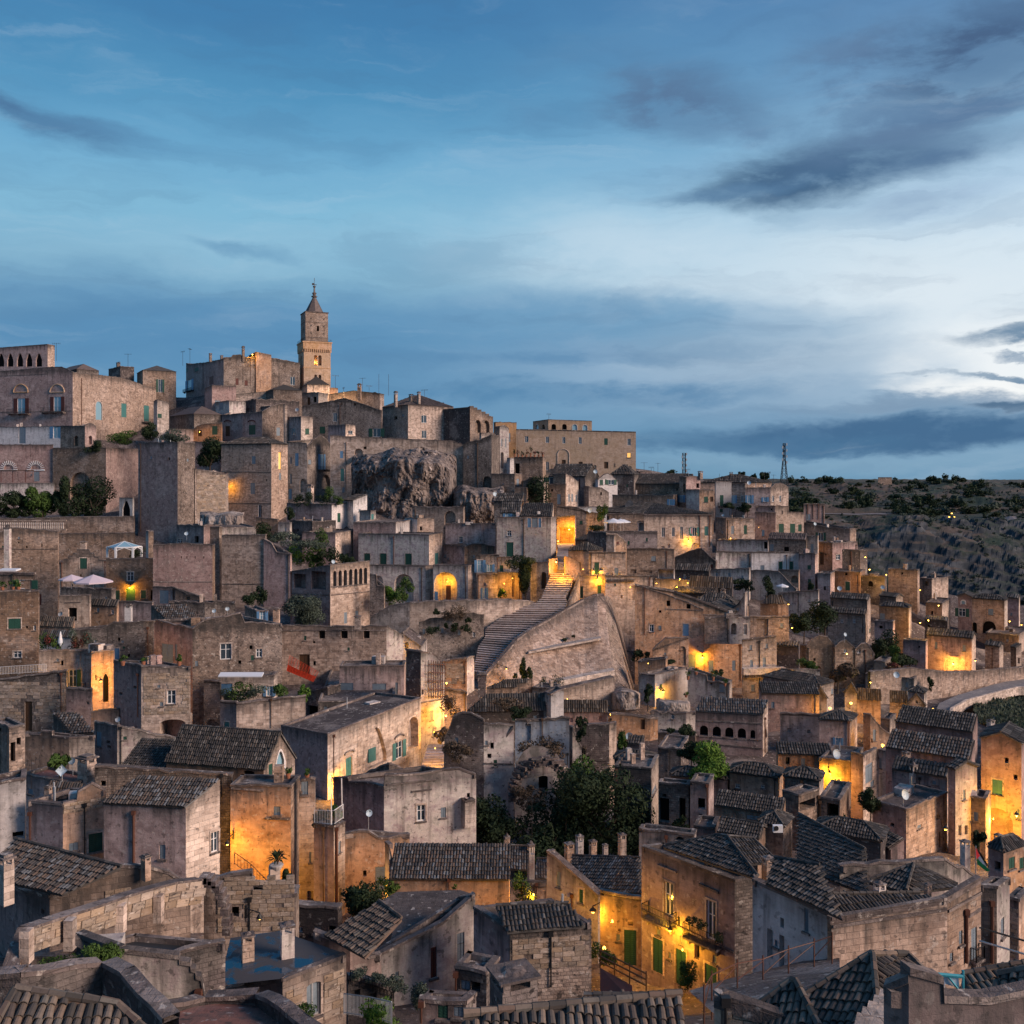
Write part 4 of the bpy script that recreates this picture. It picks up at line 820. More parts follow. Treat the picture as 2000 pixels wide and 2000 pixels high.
def wallrun(label, pts, yb, D=None, mat=BEIGE, th=.5, name='stone_wall', cat='wall', Ds=None, jit=.08, cop='coping', kind=None):
    """free standing or retaining wall along pixel top polyline pts, foot row yb (number or list)"""
    ybs = yb if isinstance(yb, (list, tuple)) else [yb]*len(pts); Ds = Ds or [D or gD(x, y_) for (x, _), y_ in zip(pts, ybs)]
    Q = [P(x, y, d) for (x, y), d in zip(pts, Ds)]; Z = [P(x, y_, d).z-3 for (x, _), y_, d in zip(pts, ybs, Ds)]; ANCH.extend((q.x, q.y, z_+3) for q, z_ in zip(Q, Z))
    root = empty(name, (Q[0].x, Q[0].y, Z[0]), label, cat); mb = MB(); cp = MB()
    for (p, q, za, zb_) in zip(Q[:-1], Q[1:], Z[:-1], Z[1:]):
        L = math.hypot(q.x-p.x, q.y-p.y); f = Face((p.x, p.y), ((q.x-p.x)/L, (q.y-p.y)/L)); top = jitter([(0, p.z), (L, q.z)], jit, .9)
        wall_face(mb, f, [(0, za)]+top+[(L, zb_)], 0, lambda s_: float(np.interp(s_, [0, L], [p.z, q.z])))
        mb.poly([f.pt(L, zb_, -th), f.pt(0, za, -th), f.pt(0, p.z, -th), f.pt(L, q.z, -th)], 0, [9,9,0,0])
        A = []
        for a_, z in top: A += [f.pt(a_, z+.03,.05), f.pt(a_, z+.03,-th-.03), f.pt(a_, z-.14,-th-.03), f.pt(a_, z-.14,.05)]
        i = cp.verts(A); fs = []
        for j in range(len(top)-1):
            for r_ in range(4): p0 = i+j*4+r_; p1 = i+j*4+(r_+1) % 4; fs.append([p0, p0+4, p1+4, p1])
        cp.faces(fs)
    mb.build('wall', mat, root); cp.build('parapet', cop, root); return root, Q
def pot_plant(label, px, yt, yb, wpx, D, mat=LGREEN, group='potted plants'):
    sc = D/F; base = P(px, yb, D); H_ = (yb-yt)*sc; r = max(.14, wpx*sc*.28); root = empty('potted_plant', tuple(base), label, 'potted plant', group)
    m_ = MB(); m_.lathe(tuple(base), [(r*.7,0), (r, H_*.35), (r*1.12, H_*.37), (r*1.0, H_*.40), (.01, H_*.36)], 10); m_.build('pot', 'terracotta', root)
    c_ = MB(); crown(c_, (base.x, base.y, base.z+H_*.68), wpx*sc*.5, wpx*sc*.45, H_*.36,140, max(.07, wpx*sc*.14), 5, int(px)); c_.build('foliage', mat, root); return root
def umbrella(label, px, yt, yb, wpx, D, mat='canvas_white', ang=.3, group=None):
    sc = D/F; t_ = P(px, yt, D); w = wpx*sc; root = empty('parasol', (t_.x, t_.y, P(px, yb, D).z), label, 'parasol', group); m_ = MB(); hgt = w*.18; k = 8
    ring = [(t_.x+w/2*math.cos(2*math.pi*i/k+ang), t_.y+w/2*math.sin(2*math.pi*i/k+ang), t_.z-hgt) for i in range(k)]
    i0 = m_.verts([tuple(t_)]+ring+[(x, y, z-.22) for x, y, z in ring]); m_.faces([[i0, i0+1+i, i0+1+(i+1) % k] for i in range(k)]); m_.faces([[i0+1+i, i0+1+k+i, i0+1+k+(i+1) % k, i0+1+(i+1) % k] for i in range(k)]); m_.build('canopy', mat, root)
    p_ = MB(); p_.tube((t_.x, t_.y, P(px, yb, D).z), tuple(t_), .04, n=6)
    for x, y, z in ring: p_.tube((t_.x, t_.y, t_.z-.05), (x, y, z-.02), .015, n=4)
    p_.build('pole', 'white_paint', root); return root
# ================================================================== top ridge, far row first
h = H('grey tiled house roof showing behind the loggia palace', 107,150,193,720,735, RUBBLE, D=352, roof='hip', rise=2.4, tile='pink_tile', name='house')
h = H('small dark box house on the ridge left of the antennas', 212,235,262,715,745, DARK, D=385, name='house')
chimney(h, 231,708,716,1.4, mat=RUBBLE)
h = H('dark hip roofed house on the ridge with one tall open window', 250,279,344,722,775, BROWN, D=380, roof='hip', rise=2.6, w=[(309,741,317,766, 'G')])
h = H('mauve and grey stone palace on the hilltop left of the bell tower', 345,437,586,698,765, PINK, D=372, matR=RUBBLE, topL=[(345,717),(372,711),(406,707),(437,700)], topR=[(437,698),(452,697),(455,693),(470,692),(473,696),(490,697),(512,696),(545,701),(586,709)],
      w=[(347,722,355,728, 'g'),(360,720,367,727, 'g'),(380,718,388,725, 'g'),(346,745,353,758, 'B'),(366,742,374,764, 'B'),(409,735,417,751, 'r'),(460,739,466,752, 'r'),(478,743,484,753, 'r'),(499,741,504,752, 'k'),
         (513,717,520,728, 'w'),(512,737,521,754, 'k'),(567,736,576,752, 'w')])
drainpipe(h, 'R', 489,700,755); drainpipe(h, 'R', 545,702,757, IRON); drainpipe(h, 'L', 397,712,760)
balcony(h, 'L', 362,379,764,1.1,1.2)
for i, (x, y) in enumerate([(411,696),(475,682),(433,694)]): chimney(h, x, y-(6 if i < 2 else 0), 704,1.1,4, RUBBLE)
h2 = H('small rooftop room lit from inside on the hilltop palace', 485,500,530,688,702, OCHRE, D=378, base=3, name='rooftop_room', cat='rooftop room', topR=[(500,687),(530,693)], jit=0, w=[(487,690,498,698, 'Q')])
lamp('bright bulb inside the rooftop room on the hilltop palace', P(493,692,376.6), 500, shade=False, r=.4)
# bell tower
def bell_tower():
    D = 392; root = empty('bell_tower', tuple(P(592,760, D)), 'tall square stone bell tower with pointed spire and two lit arched windows', 'bell tower')
    a = math.radians(72)
    def stage(xl, xc, xr, yt, yb, mat, holes=(), name='stage'):
        C = P(xc, yt, D); f = Face((C.x, C.y), (math.cos(math.pi/2-a), math.sin(math.pi/2-a))); f.u = (math.cos(math.radians(12)), math.sin(math.radians(12))); f.n = (f.u[1], -f.u[0])
        g = Face((C.x, C.y), (math.cos(math.radians(60)), -math.sin(math.radians(60)))); g.u = (f.u[1]+.0,-f.u[0]+.0); g.u = (-math.sin(math.radians(12)), math.cos(math.radians(12))); g.n = (g.u[1], -g.u[0])
        return C, f
    def sq(mb, cx, cy, w, z0, z1, ang, m=0): mb.cbox((cx, cy, z0), w, w, z1-z0, ang, m)
    ang = math.radians(24); X = lambda px: (px-1000)/F*D; Z = lambda py: -(py-HY)/F*D
    cx, cy = X(610), D+4; w1 = (643-576)/F*D/1.2; w1b = w1*.94; w2 = (636-583)/F*D/1.2
    def corners(w):
        c, s_ = math.cos(ang), math.sin(ang); return [(cx+(x*c-y*s_)*w/2, cy+(x*s_+y*c)*w/2) for x, y in ((-1,-1),(1,-1),(1,1), (-1,1))]
    def shaft(w, z0, z1, holes, name, mat=PALACE):
        cs = corners(w); mb = MB(); fs = []
        for k in range(4):
            p, q = cs[k], cs[(k+1) % 4]; L = math.hypot(q[0]-p[0], q[1]-p[1]); f = Face(p, ((q[0]-p[0])/L, (q[1]-p[1])/L))
            if k in (0,3):
                for (fx, za, zb_, ww) in holes: f.holes.append(dict(pts=arch_pts(fx*L-ww/2, fx*L+ww/2, za, zb_, 'round'), d=1.0, back='x', box=(0,0,0,0)))
            wall_face(mb, f, [(0, z0),(0, z1), (L, z1), (L, z0)], 0, lambda s_: z1+8); fs.append((f, L))
        mb.poly([(x, y, z1) for x, y in cs], 0, [9]*4); mb.build(name, mat, root); return fs
    zb, z1, z2, z3, z4 = Z(775), Z(683), Z(668), Z(609), Z(572)
    fs = shaft(w1b, zb, z1, [(.60, Z(714), Z(694), 1.3), (.44, Z(714), Z(694), 1.3), (.60, Z(748), Z(732), 1.1), (.44, Z(748), Z(732), 1.1)], 'lower_stage')
    in_ = MB(); sq(in_, cx, cy, w1b-2.4, zb, z1-.5, ang); in_.build('inner_wall', OCHRE, root)
    g_ = MB(); sq(g_, cx, cy, w1*1.0, z1, z2, ang); sq(g_, cx, cy, w1*1.04, z2-.5, z2, ang); sq(g_, cx, cy, w1b*1.03, Z(720), Z(718.5), ang)
    for k, (f, L) in enumerate(fs):
        for i in range(13): s_ = (i+.5)*L/13; g_.box(f.pt(s_-.18, z1-1.0,0), (f.u[0]*.36, f.u[1]*.36,0), (f.n[0]*.42, f.n[1]*.42,0),(0,0,1.0))
    g_.build('gallery', PALACE, root)
    for f, L in (fs[0], fs[3]):
        c_ = MB(); s_ = L*.52; c_.tube(f.pt(s_, Z(714), -.4), f.pt(s_, Z(698), -.4), .16, n=8); c_.build('column', CREAM, root)
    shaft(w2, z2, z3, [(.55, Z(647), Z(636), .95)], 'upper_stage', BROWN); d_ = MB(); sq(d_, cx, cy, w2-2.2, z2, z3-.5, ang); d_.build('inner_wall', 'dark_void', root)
    g_ = MB(); sq(g_, cx, cy, w2*1.05, z3-.35, z3, ang); sq(g_, cx, cy, w2*1.02, Z(660), Z(658.6), ang); sq(g_, cx, cy, w2*1.015, Z(630), Z(629), ang)
    for fx in (.26,.82):
        for yy in (624,638,652):
            c, s_ = math.cos(ang), math.sin(ang); lx, ly = (fx-.5)*w2,-w2/2-.02; g_.cbox((cx+lx*c-ly*s_, cy+lx*s_+ly*c, Z(yy)), .5,.3,.5, ang)
    g_.build('cornice', 'coping', root)
    sp = MB(); r = (628-592)/F*D/2; ap = (cx, cy, Z(575)); prof = [(r*1.05, z3), (r*1.0, Z(607)), (r*.16, Z(577))]
    ringz = [[(cx+math.cos(math.pi/4*k+.3)*q, cy+math.sin(math.pi/4*k+.3)*q, z) for k in range(8)] for q, z in prof]; i = sp.verts(sum(ringz, [])); 
    for j in range(2): sp.faces([[i+j*8+k, i+j*8+(k+1) % 8, i+(j+1)*8+(k+1) % 8, i+(j+1)*8+k] for k in range(8)])
    sp.build('spire', 'pink_tile', root)
    fn = MB(); fn.lathe((cx, cy, 0), [(r*.3, Z(577)), (r*.34, Z(575)), (r*.15, Z(574)), (r*.2, Z(571)), (r*.26, Z(569)), (r*.1, Z(567)), (r*.08, Z(558)), (r*.16, Z(557)), (r*.16, Z(555)), (.05, Z(554)), (.1, Z(540)), (.01, Z(538))], 10)
    fn.cbox((cx, cy, Z(553)), 1.9,.12,.25); fn.cbox((cx-.5, cy, Z(552)), .9,.1,.6); fn.build('finial', 'coping', root)
    rl = [(x, y, z2) for x, y in corners(w1*.98)]; railing(root, rl+[rl[0]], 1.0,.5)
    lamp('warm lamp inside the belfry of the bell tower', (cx-.9*math.sin(-ang)*0+1.2, cy-w1b/2+.62, Z(708)), 170, shade=False, glow=False, name='belfry_lamp', col=(1,.52,.12))
    lamp('warm floodlight on the lower stage of the bell tower', P(655,768,373), 2600, shade=False, r=.2, name='floodlight', col=(1,.58,.25), glow=False)
bell_tower()
h = H('house under the bell tower with dark hip roof and cream wall', 586,600,644,750,790, CREAM, D=378, roof='hip', rise=3.6, jit=0)
h = H('low stepped stone house right of the bell tower base', 622,634,660,757,790, OCHRE, D=382)
h = H('long low ridge house with many aerials right of the bell tower', 640,742,750,768,800, BEIGE, D=376, roof='gL', rise=1.3)
chimney(h, 702,749,778,1.3,-4, BROWN); chimney(h, 732,766,776,1.0)
# second row
h = H('mauve flat roofed house below the red shuttered palace', 400,414,461,752,795, PINK, D=352, w=[(420,782,430,795, 'k')])
h = H('low stone house with dark tiled lean-to left of the tower', 455,461,532,770,795, BEIGE, D=356, roof='sL', rise=1.8)
h = H('beige rubble house with dark hip roof beneath the hilltop palace', 505,534,590,760,800, RUBBLE, D=352, roof='hip', rise=2.4)
h = H('rough stone house with small terrace below the bell tower', 584,622,640,766,800, CREAM, D=360, w=[(600,776,606,792, 'n'),(612,775,618,786, 'd')])
h = H('broken grey rubble terrace house above the red eyebrow windows', 440,500,585,779,812, DARK, D=346, jit=.3, w=[(462,786,476,800, 'A')])
h = H('low pale terrace with chimneys left of the stepped gable', 420,448,480,782,812, PALE, D=344, w=[(428,786,436,800, 'k')])
h = H('pink tiled hip roofed house above the garden terrace', 331,379,433,807,835, RUBBLE, D=335, roof='hip', rise=3.0, tile='pink_tile')
h = H('narrow cream house wall beside the loggia palace', 300,307,330,783,835, CREAM, D=333, topR=[(307,780),(330,787)], w=[(308,808,316,816, 'g')])
h = H('low pink tiled shed roof house with glowing doorway', 331,378,366,838,852, PINK, D=330, roof='flat')
h = H('low vaulted house with a warm lit doorway under a curved cornice', 378,433,434,826,856, OCHRE, D=331, topL=[(378,838),(385,832),(398,828),(433,825)], w=[(386,840,394,852, 'n'),(414,832,425,849, 'g')])
lamp('small warm lamp by the vaulted doorway on the upper terrace', P(390,843,326), 260, r=.2)
h = H('pink house with two red arched eyebrow windows', 433,512,560,808,862, PINK, D=331, matR=RUBBLE, topL=[(433,810),(512,804)], topR=[(512,804),(530,793),(552,787),(560,790)], deck='pink_tile', w=[(440,832,449,852, 'n'),(486,830,499,849, 'g'),(540,835,547,851, 'k')])
for x in (445,492):
    f = h.L; s_, z = f.sz(x, 826); q = MB(); pts = arch_pts(s_-1.6, s_+1.6, z-1.2, z+.9, 'seg'); 
    for p0, p1 in zip(pts[1:-1], pts[2:-1]): q.tube(f.pt(p0[0], p0[1], .2), f.pt(p1[0], p1[1], .2), .2, n=5)
    q.build('eyebrow_moulding', 'red_paint', h.root)
h = H('tall slim stone pillar wall between two gabled houses', 554,556,561,789,855, CREAM, D=326)
h = H('pink and cream box house with green shuttered window', 560,588,611,813,862, PINK, D=323, matR=CREAM, w=[(570,836,577,849, 'w'),(596,837,604,848, 'g')])
h = H('wide low gabled stone house with green shutters on the upper street', 590,744,746,797,862, RUBBLE, D=332, topL=[(590,793),(630,786),(673,777),(700,786),(744,801)], deck='pink_tile', w=[(650,807,658,823, 'w'),(624,833,635,847, 'g'),(728,837,745,853, 'G'),(666,786,669,791, 'a'),(691,787,695,792, 'a')], dep=14)
drainpipe(h, 'L', 664,790,860)
h = H('small cream and pink cube annex on the upper street', 641,675,694,829,858, PINK, D=322, matR=CREAM, w=[(680,841,689,848, 'w')], deck=WTILE)
h = H('tall dark house with hip roof and chimneys above the long wall', 747,797,858,790,860, BROWN, D=328, roof='hip', ry=770, tile='pink_tile', matR=BEIGE, w=[(770,812,776,819, 'a'),(823,811,833,826, 'w'),(824,841,833,856, 'w')])
chimney(h, 773,764,792,1.1,3, BEIGE); chimney(h, 818,765,786,1.0,3); chimney(h, 803,770,784,1.3,4, BROWN)
h = H('dark mauve house with stair stepped gable and two arched niches', 859,918,963,798,862, DARK, D=330, matR=BROWN, topL=[(859,800),(914,795),(918,793)], topR=[(918,793),(925,793),(925.2,796),(932,796),(932.2,800),(940,800),(940.2,804),(948,804),(948.2,808),(955,808),(955.2,812),(963,814)], jit=0, w=[(928,820,939,845, 'N'),(944,821,956,845, 'N')])
h = H('rounded stone bastion house below the stepped gable', 936,940,966,845,925, CREAM, D=322, w=[(945,900,954,912, 'b'),(943,930,962,952, 'L')])
h = H('narrow pale gabled tower house right of the cliff', 966,976,994,833,930, BROWN, D=326, matR=PALE, topR=[(976,832),(985,830),(994,836)], w=[(978,883,984,915, 'N'),(987,856,989,874, 'k'),(979,857,981,872, 'k')])
h = H('flat topped stone block left of the big palace', 964,968,1009,824,930, PALACE, D=348, w=[(994,846,997,863, 'k')])
h = H('thin white rendered house end beside the hanging garden', 990,996,1004,894,930, WHITE, D=318)
# big palace
h = H('very large plain stone palace with two rows of windows on the ridge', 1008,1242,1243,843,935, PALACE, D=338, a=4, topL=[(1008,838),(1242,843)], jit=.03, dep=30,
      w=[(1025,852,1032,864, 'w'),(1065.5,853,1072,865, 'w'),(1098,853.5,1104,866, 'w'),(1130,854,1136,867, 'w'),(1180,856,1187,869, 'g'),(1225,857,1232,870, 'w'),(1225,884,1232,894, 'y'),
         (1066,902,1072,918, 'w'),(1097,898,1105,914, 'n'),(1130,902,1138,915, 'n'),(1180,902,1188,915, 'n'),(1226,910,1234,918, 'a'),(1199,905,1202,913, 's'),(1159,908,1165,916, 'a')])
f = h.L; s0, z0 = f.sz(1089,912); s1, z1 = f.sz(1112,877); q = MB(); pp = arch_pts(s0, s1, z0, z1, 'round', 14)
for p0, p1 in zip(pp[:-1], pp[1:]): q.tube(f.pt(p0[0], p0[1], .05), f.pt(p1[0], p1[1], .05), .16, n=6)
q.build('arch_moulding', CREAM, h.root); balcony(h, 'L', 1078,1117,915,1.0,1.6)
h = H('arcaded belvedere with six round windows on the palace roof', 1041,1071,1156,820,842, PALACE, D=345, a=72, jit=.02, base=1, name='belvedere', topL=[(1041,823),(1071,819)], topR=[(1071,819),(1156,822)], b=4, zb=P(1071,842,345).z,
      w=[(1046,829,1052,838, 'A'),(1058,829,1064,838, 'a'),(1077,828,1086,839, 'a'),(1098,828,1107,839, 'a'),(1118,829,1127,840, 'A'),(1138,830,1147,841, 'A')])
h = H('hanging garden terrace house with flowers before the palace', 1004,1060,1066,892,925, BROWN, D=322, w=[(1006,905,1015,925, 'd')])
for i, x in enumerate((1005,1012,1020,1028,1036,1044,1052,1060)): pot_plant('flowering pot %s along the palace garden terrace rail' % ('first', 'second', 'third', 'fourth', 'fifth', 'sixth', 'seventh', 'last')[i], x, 880-(8 if i in (0,4) else 0), 893,7,321, 'leaf_flower' if i % 2 else LDARK)
f = h.L; railing(h.root, [f.pt(*f.sz(1005,891), .0), f.pt(*f.sz(1059,891), .0)], 1.1,.5)
# houses in front of palace, right
h = H('dark slate roofed barn like house below the palace', 1072,1143,1172,930,985, PINK, D=300, roof='gR', rise=3.8, matR=RUBBLE, w=[(1073,932,1095,947, 'G'),(1090,965,1096,985, 'k'),(1130,936,1133,955, 'r')], tile=TILE)
h = H('narrow cream stone house with sloping top and three slit windows', 1080,1105,1130,928,990, BROWN, D=290, matR=CREAM, topR=[(1105,925),(1115,930),(1130,941)], w=[(1110,965,1113,980, 'k'),(1116,964.5,1119,980, 'k'),(1124,967,1127,980, 'k')])
h = H('low stone lean-to with small door beside the grey gable', 1140,1150,1189,955,978, BEIGE, D=292, topR=[(1150,950),(1175,952),(1189,962)])
h = H('white cottage gable with green shuttered row of windows', 1163,1168,1206,928,978, WHITE, D=294, topR=[(1168,935),(1180,926),(1187,924),(1195,928),(1206,938)], w=[(1171,937,1178,947, 'g'),(1181.5,936,1185,946, 'g'),(1188.5,937,1199,947, 'G')])
h = H('dark domed roof stone house right of the white cottage', 1192,1238,1248,926,975, DARK, D=302, roof='hip', rise=3)
h = H('small cube house at the right foot of the palace', 1243,1247,1271,920,945, PINK, D=325, w=[(1247,922,1251,933, 'd')])
h = H('low row of terraces right of the palace below the aerials', 1240,1275,1290,930,965, BROWN, D=315, w=[(1253,945,1257,958, 'q'),(1264,941,1268,955, 'k')])
h = H('long dark tiled roof below the ridge aerials', 1232,1335,1345,945,975, BROWN, D=300, roof='sL', rise=3.2)
h = H('flat plain wall house with small blue door', 1170,1315,1325,967,990, BROWN, D=290, w=[(1307,975,1316,987, 'B')])
h = H('pair of low barrel vaults among the dark roofs left one', 1221,1238,1240,976,990, PALE, D=287, topL=[(1221,985),(1225,979),(1230,976),(1235,979),(1238,985)], cop=False)
h = H('pair of low barrel vaults among the dark roofs right one', 1240,1262,1264,976,990, BEIGE, D=287, topL=[(1240,987),(1245,980),(1252,976),(1258,980),(1262,987)], cop=False)
# ================================================================== left upper quarter
h = H('pink loggia palace side wing with tall right wall of beige rubble', -15,142,305,727,838, PINK, D=333, a=14, matR=BEIGE, topL=[(-15,726),(93,717),(120,716),(142,726)], topR=[(142,727),(165,729),(235,737),(262,745),(286,755),(305,757)],
      w=[(34,778,49,808, 'R'),(105,775,119,806, 'R'),(187,784,199,820, 'A'),(237,788,247,815, 't'),(281,792,291,823, 't')], courses=[('L', -14,735,92,731), ('L', -14,806,141,803)])
for x in (41,112):
    f = h.L; s0, z0 = f.sz(x-14,770); s1, z1 = f.sz(x+14,750); q = MB(); pp = arch_pts(s0, s1, z0, z1, 'round', 10)
    for p0, p1 in zip(pp[1:-1], pp[2:-1]): q.tube(f.pt(p0[0], p0[1], .15), f.pt(p1[0], p1[1], .15), .22, n=5)
    q.tube(f.pt(s0, z0+.6,.15), f.pt(s1, z0+.6,.15), .2, n=5); q.build('lunette_moulding', PALACE, h.root)
balcony(h, 'L', 20,60,808,1.6,1.8); balcony(h, 'L', 85,129,805,1.6,1.8); balcony(h, 'R', 276,300,825,1.1,1.3)
drainpipe(h, 'R', 159,740,830, r=.14)
h = H('arcaded loggia storey on top of the pink palace', -15,93,107,674,726, PINK, D=337, a=14, matR=BEIGE, jit=.03, zb=P(93,726,337).z, topL=[(-15,680),(93,672)], w=[(x-6,690, x+6,716, 'p') for x in (2,20,39,57,76)], name='palace_loggia', cat='loggia')
h = H('white rendered house strip with green door under the loggia palace', -15,120,142,832,872, WHITE, D=318, a=14, w=[(37,835,50,866, 'k'),(104,833,117,856, 'B')])
h = H('lilac terrace house with two radiating white arches', -15,103,104,868,948, PINK, D=304, a=3, w=[(9,903,26,918, 's'),(61,903,79,916, 's'),(66,921,77,940, 'k')], topmat='white_paint')
for x in (17,70):
    f = h.L; q = MB(); s_, z = f.sz(x, 917)
    for k in range(13): t_ = math.pi*k/12; r0, r1 = 1.6,2.8; q.tube(f.pt(s_-math.cos(t_)*r0, z+math.sin(t_)*r0,.06), f.pt(s_-math.cos(t_)*r1, z+math.sin(t_)*r1,.06), .11, n=4)
    q.box(f.pt(s_-2.9, z-.35,0), np.array([f.u[0], f.u[1], 0])*5.8,(f.n[0]*.2, f.n[1]*.2,0),(0,0,.3)); q.build('arch_surround', 'white_paint', h.root)
pg = empty('pergola', tuple(P(0,942,298)), 'long dark wooden pergola before the lilac terrace house', 'pergola'); q = MB()
for x in (2,25,50): q.tube(P(x, 942,296), P(x, 920,296), .12)
q.build('post', 'red_paint', pg); q = MB(); q.box(tuple(P(-8,919,295)), (9.6,0,0),(0,4,0),(0,0,.2)); q.build('canopy', 'brown_wood', pg)
wallrun('pale plaster garden wall under the lilac terrace', [(-15,944),(105,943)], 980, D=292, mat=PALE)
h = H('square beige chapel tower with arched niche below the palace', 118,166,188,832,960, BROWN, D=302, topL=[(118,832),(166,831)], topR=[(166,830),(176,826),(188,832)], w=[(145,851,153,871, 'N'),(147,895,153,905, 'k'),(137,922,164,975, 'N'),(173,851,180,868, 'N')], matR=PINK)
h = H('tall ochre and mauve retaining house with broad blind arch', 103,207,272,874,975, BROWN, D=299.5, a=12, w=[(137,922,177,985, 'N')], matR=PINK)
h = H('massive battered bastion of mauve plaster and beige rubble', 270,347,381,863,1042, PINK, D=262, matR=RUBBLE, a=22, cop=True)
h = H('mauve wall house behind the bastion tree', 372,430,446,862,945, PINK, D=300)
h = H('coursed beige ashlar wall block beside the bastion', 376,381,446,921,1015, CREAM, D=268, topR=[(381,915),(440,925),(446,923)], blocks=[('R', 384,926,441,1005,.9,.55)])
h = H('tall house lit orange at its left corner beside the ashlar wall', 432,530,562,866,1012, BEIGE, D=285, roof='hip', rise=2.0, matR=BEIGE, a=20, w=[(491,891,499,906, 'k'),(489,943,498,965, 'k'),(504,986,511,1014, 'w'),(544,883,549,917, 'y'),(545,924,549,937, 'k')], courses=[('L', 434,922,530,923), ('L', 434,983,530,984)])
lamp('lamp at the left corner of the tall orange house', P(444,950,288), 420, r=.25)
h = H('weathered cream house with tall blue shutters in the cliff row', 560,600,646,864,965, CREAM, D=298, matR=RUBBLE, a=14, topL=[(560,862),(598,865),(600,873)], topR=[(600,873),(612,858),(626,850),(634,855),(646,868)], w=[(576,885,583,910, 'b'),(566,893,570,906, 'k'),(566,925,570,945, 'k'),(585,935,599,962, 'N'),(628,927,648,955, 'N'),(625,887,632,917, 'B'),(602,898,608,907, 'k'),(564,955,570,975, 'b')])
balcony(h, 'R', 620,645,917,1.0,1.0)
h = H('long beige terrace wall house with tall blind arch beside the cliff', 645,910,912,862,975, CREAM, D=300, a=2, topL=[(645,850),(740,855),(830,858),(880,860),(900,866),(910,872)], w=[(692,876,709,925, 'N'),(664,881,670,895, 'b'),(665,915,672,940, 't'),(668,952,673,962, 'k'),(710,872,716,877, 's')])
drainpipe(h, 'L', 676,865,960)
h = H('tall ragged stone wall house right of the rock cliff', 905,960,975,862,985, RUBBLE, D=296, topL=[(905,868),(915,862),(935,860),(960,848)], w=[(912,890,916,896, 'k'),(943,930,961,955, 'N')])
h = H('beige terrace house with railing below the narrow tower', 960,1005,1020,925,985, BEIGE, D=286, w=[(1009,935,1014,950, 'k')])
f = h.L; railing(h.root, [f.pt(*f.sz(983,927), .05), f.pt(*f.sz(1004,927), .05)], 1.2,.4)
h = H('ivy covered wall house below the hanging garden', 1018,1062,1072,935,990, DARK, D=284, topL=[(1018,940),(1040,932),(1062,942)], matR=CREAM, w=[(1034,960,1043,971, 'N')])
shrub('dark ivy sheet hanging down the wall below the palace garden', 1040,938,990,42,281.5, LDARK, 1600,.35)
h = H('small ochre cube house left of the ivy wall', 1005,1028,1032,952,975, OCHRE, D=280)
h = H('dark stone house front with two long windows below the barn roof', 1070,1104,1106,945,992, BROWN, D=285, w=[(1088,965,1095,985, 'k'),(1076,955,1080,960, 's')])
# ================================================================== left middle
wallrun('garden terrace retaining wall of beige stone with clay pots', [(-15,1012),(60,1012),(128,1009),(262,1008)], 1050, D=262, mat=BEIGE)
wallrun('lower dark stone retaining wall behind the glass gazebo', [(105,1042),(180,1041),(262,1040)], 1090, D=252, mat=BROWN)
br = empty('balustrade', tuple(P(60,1034,256)), 'stone balustrade with green shadowed gaps below the garden', 'balustrade'); q = MB()
for i in range(34):
    x = -12+i*4.1
    q.lathe(tuple(P(x, 1033,256)), [(.14,0), (.2,.4), (.1,.9), (.2,1.3), (.14,1.7)], 7)
q.build('baluster', PALE, br); q = MB(); q.box(tuple(P(-15,1018,255.8)), (19.4,0,0),(0,.5,0),(0,0,.35)); q.box(tuple(P(-15,1036,255.8)), (19.4,0,0),(0,.6,0),(0,0,.4)); q.build('rail', BEIGE, br)
h = H('white pointed arch garden doorway at the bastion foot', 233,259,262,972,1010, WHITE, D=266, base=3, w=[(239,978,254,1009, 'p')], dep=1.5, name='garden_gate', cat='garden gate')
for i, (a, b_, c, d, e, f_) in enumerate([('broad dark shrub tree at the far left of the terrace garden', 28,964,1012,64, LDARK), ('rounded bright green garden tree under the pale wall', 82,957,1012,58, LGREEN), ('slim dark tree beside the chapel tower', 122,950,1012,34, LDARK), ('large spreading dark tree before the blind arch', 180,948,1016,100, LDARK)]):
    tree(a, b_, c, d, e, 268+i, f_, 3600,.38, group='trees in the terrace garden')
tree('dense dark green tree standing between bastion and orange house', 409,870,924,62,292, LDARK, 4200,.36)
for i, (x, y, y2, w_) in enumerate([(235,846,866,60),(288,832,860,26),(335,840,864,50)]): shrub(('long hedge of climbing leaves on the upper terrace', 'small conical bush beside the terrace stair', 'sprawling olive shrub above the bastion')[i], x, y, y2, w_, 303,(LGREEN, LDARK, LOLIVE)[i], 1500,.3)
shrub('creeper hanging beside the chapel tower', 188,862,882,30,300, LDARK, 900,.3)
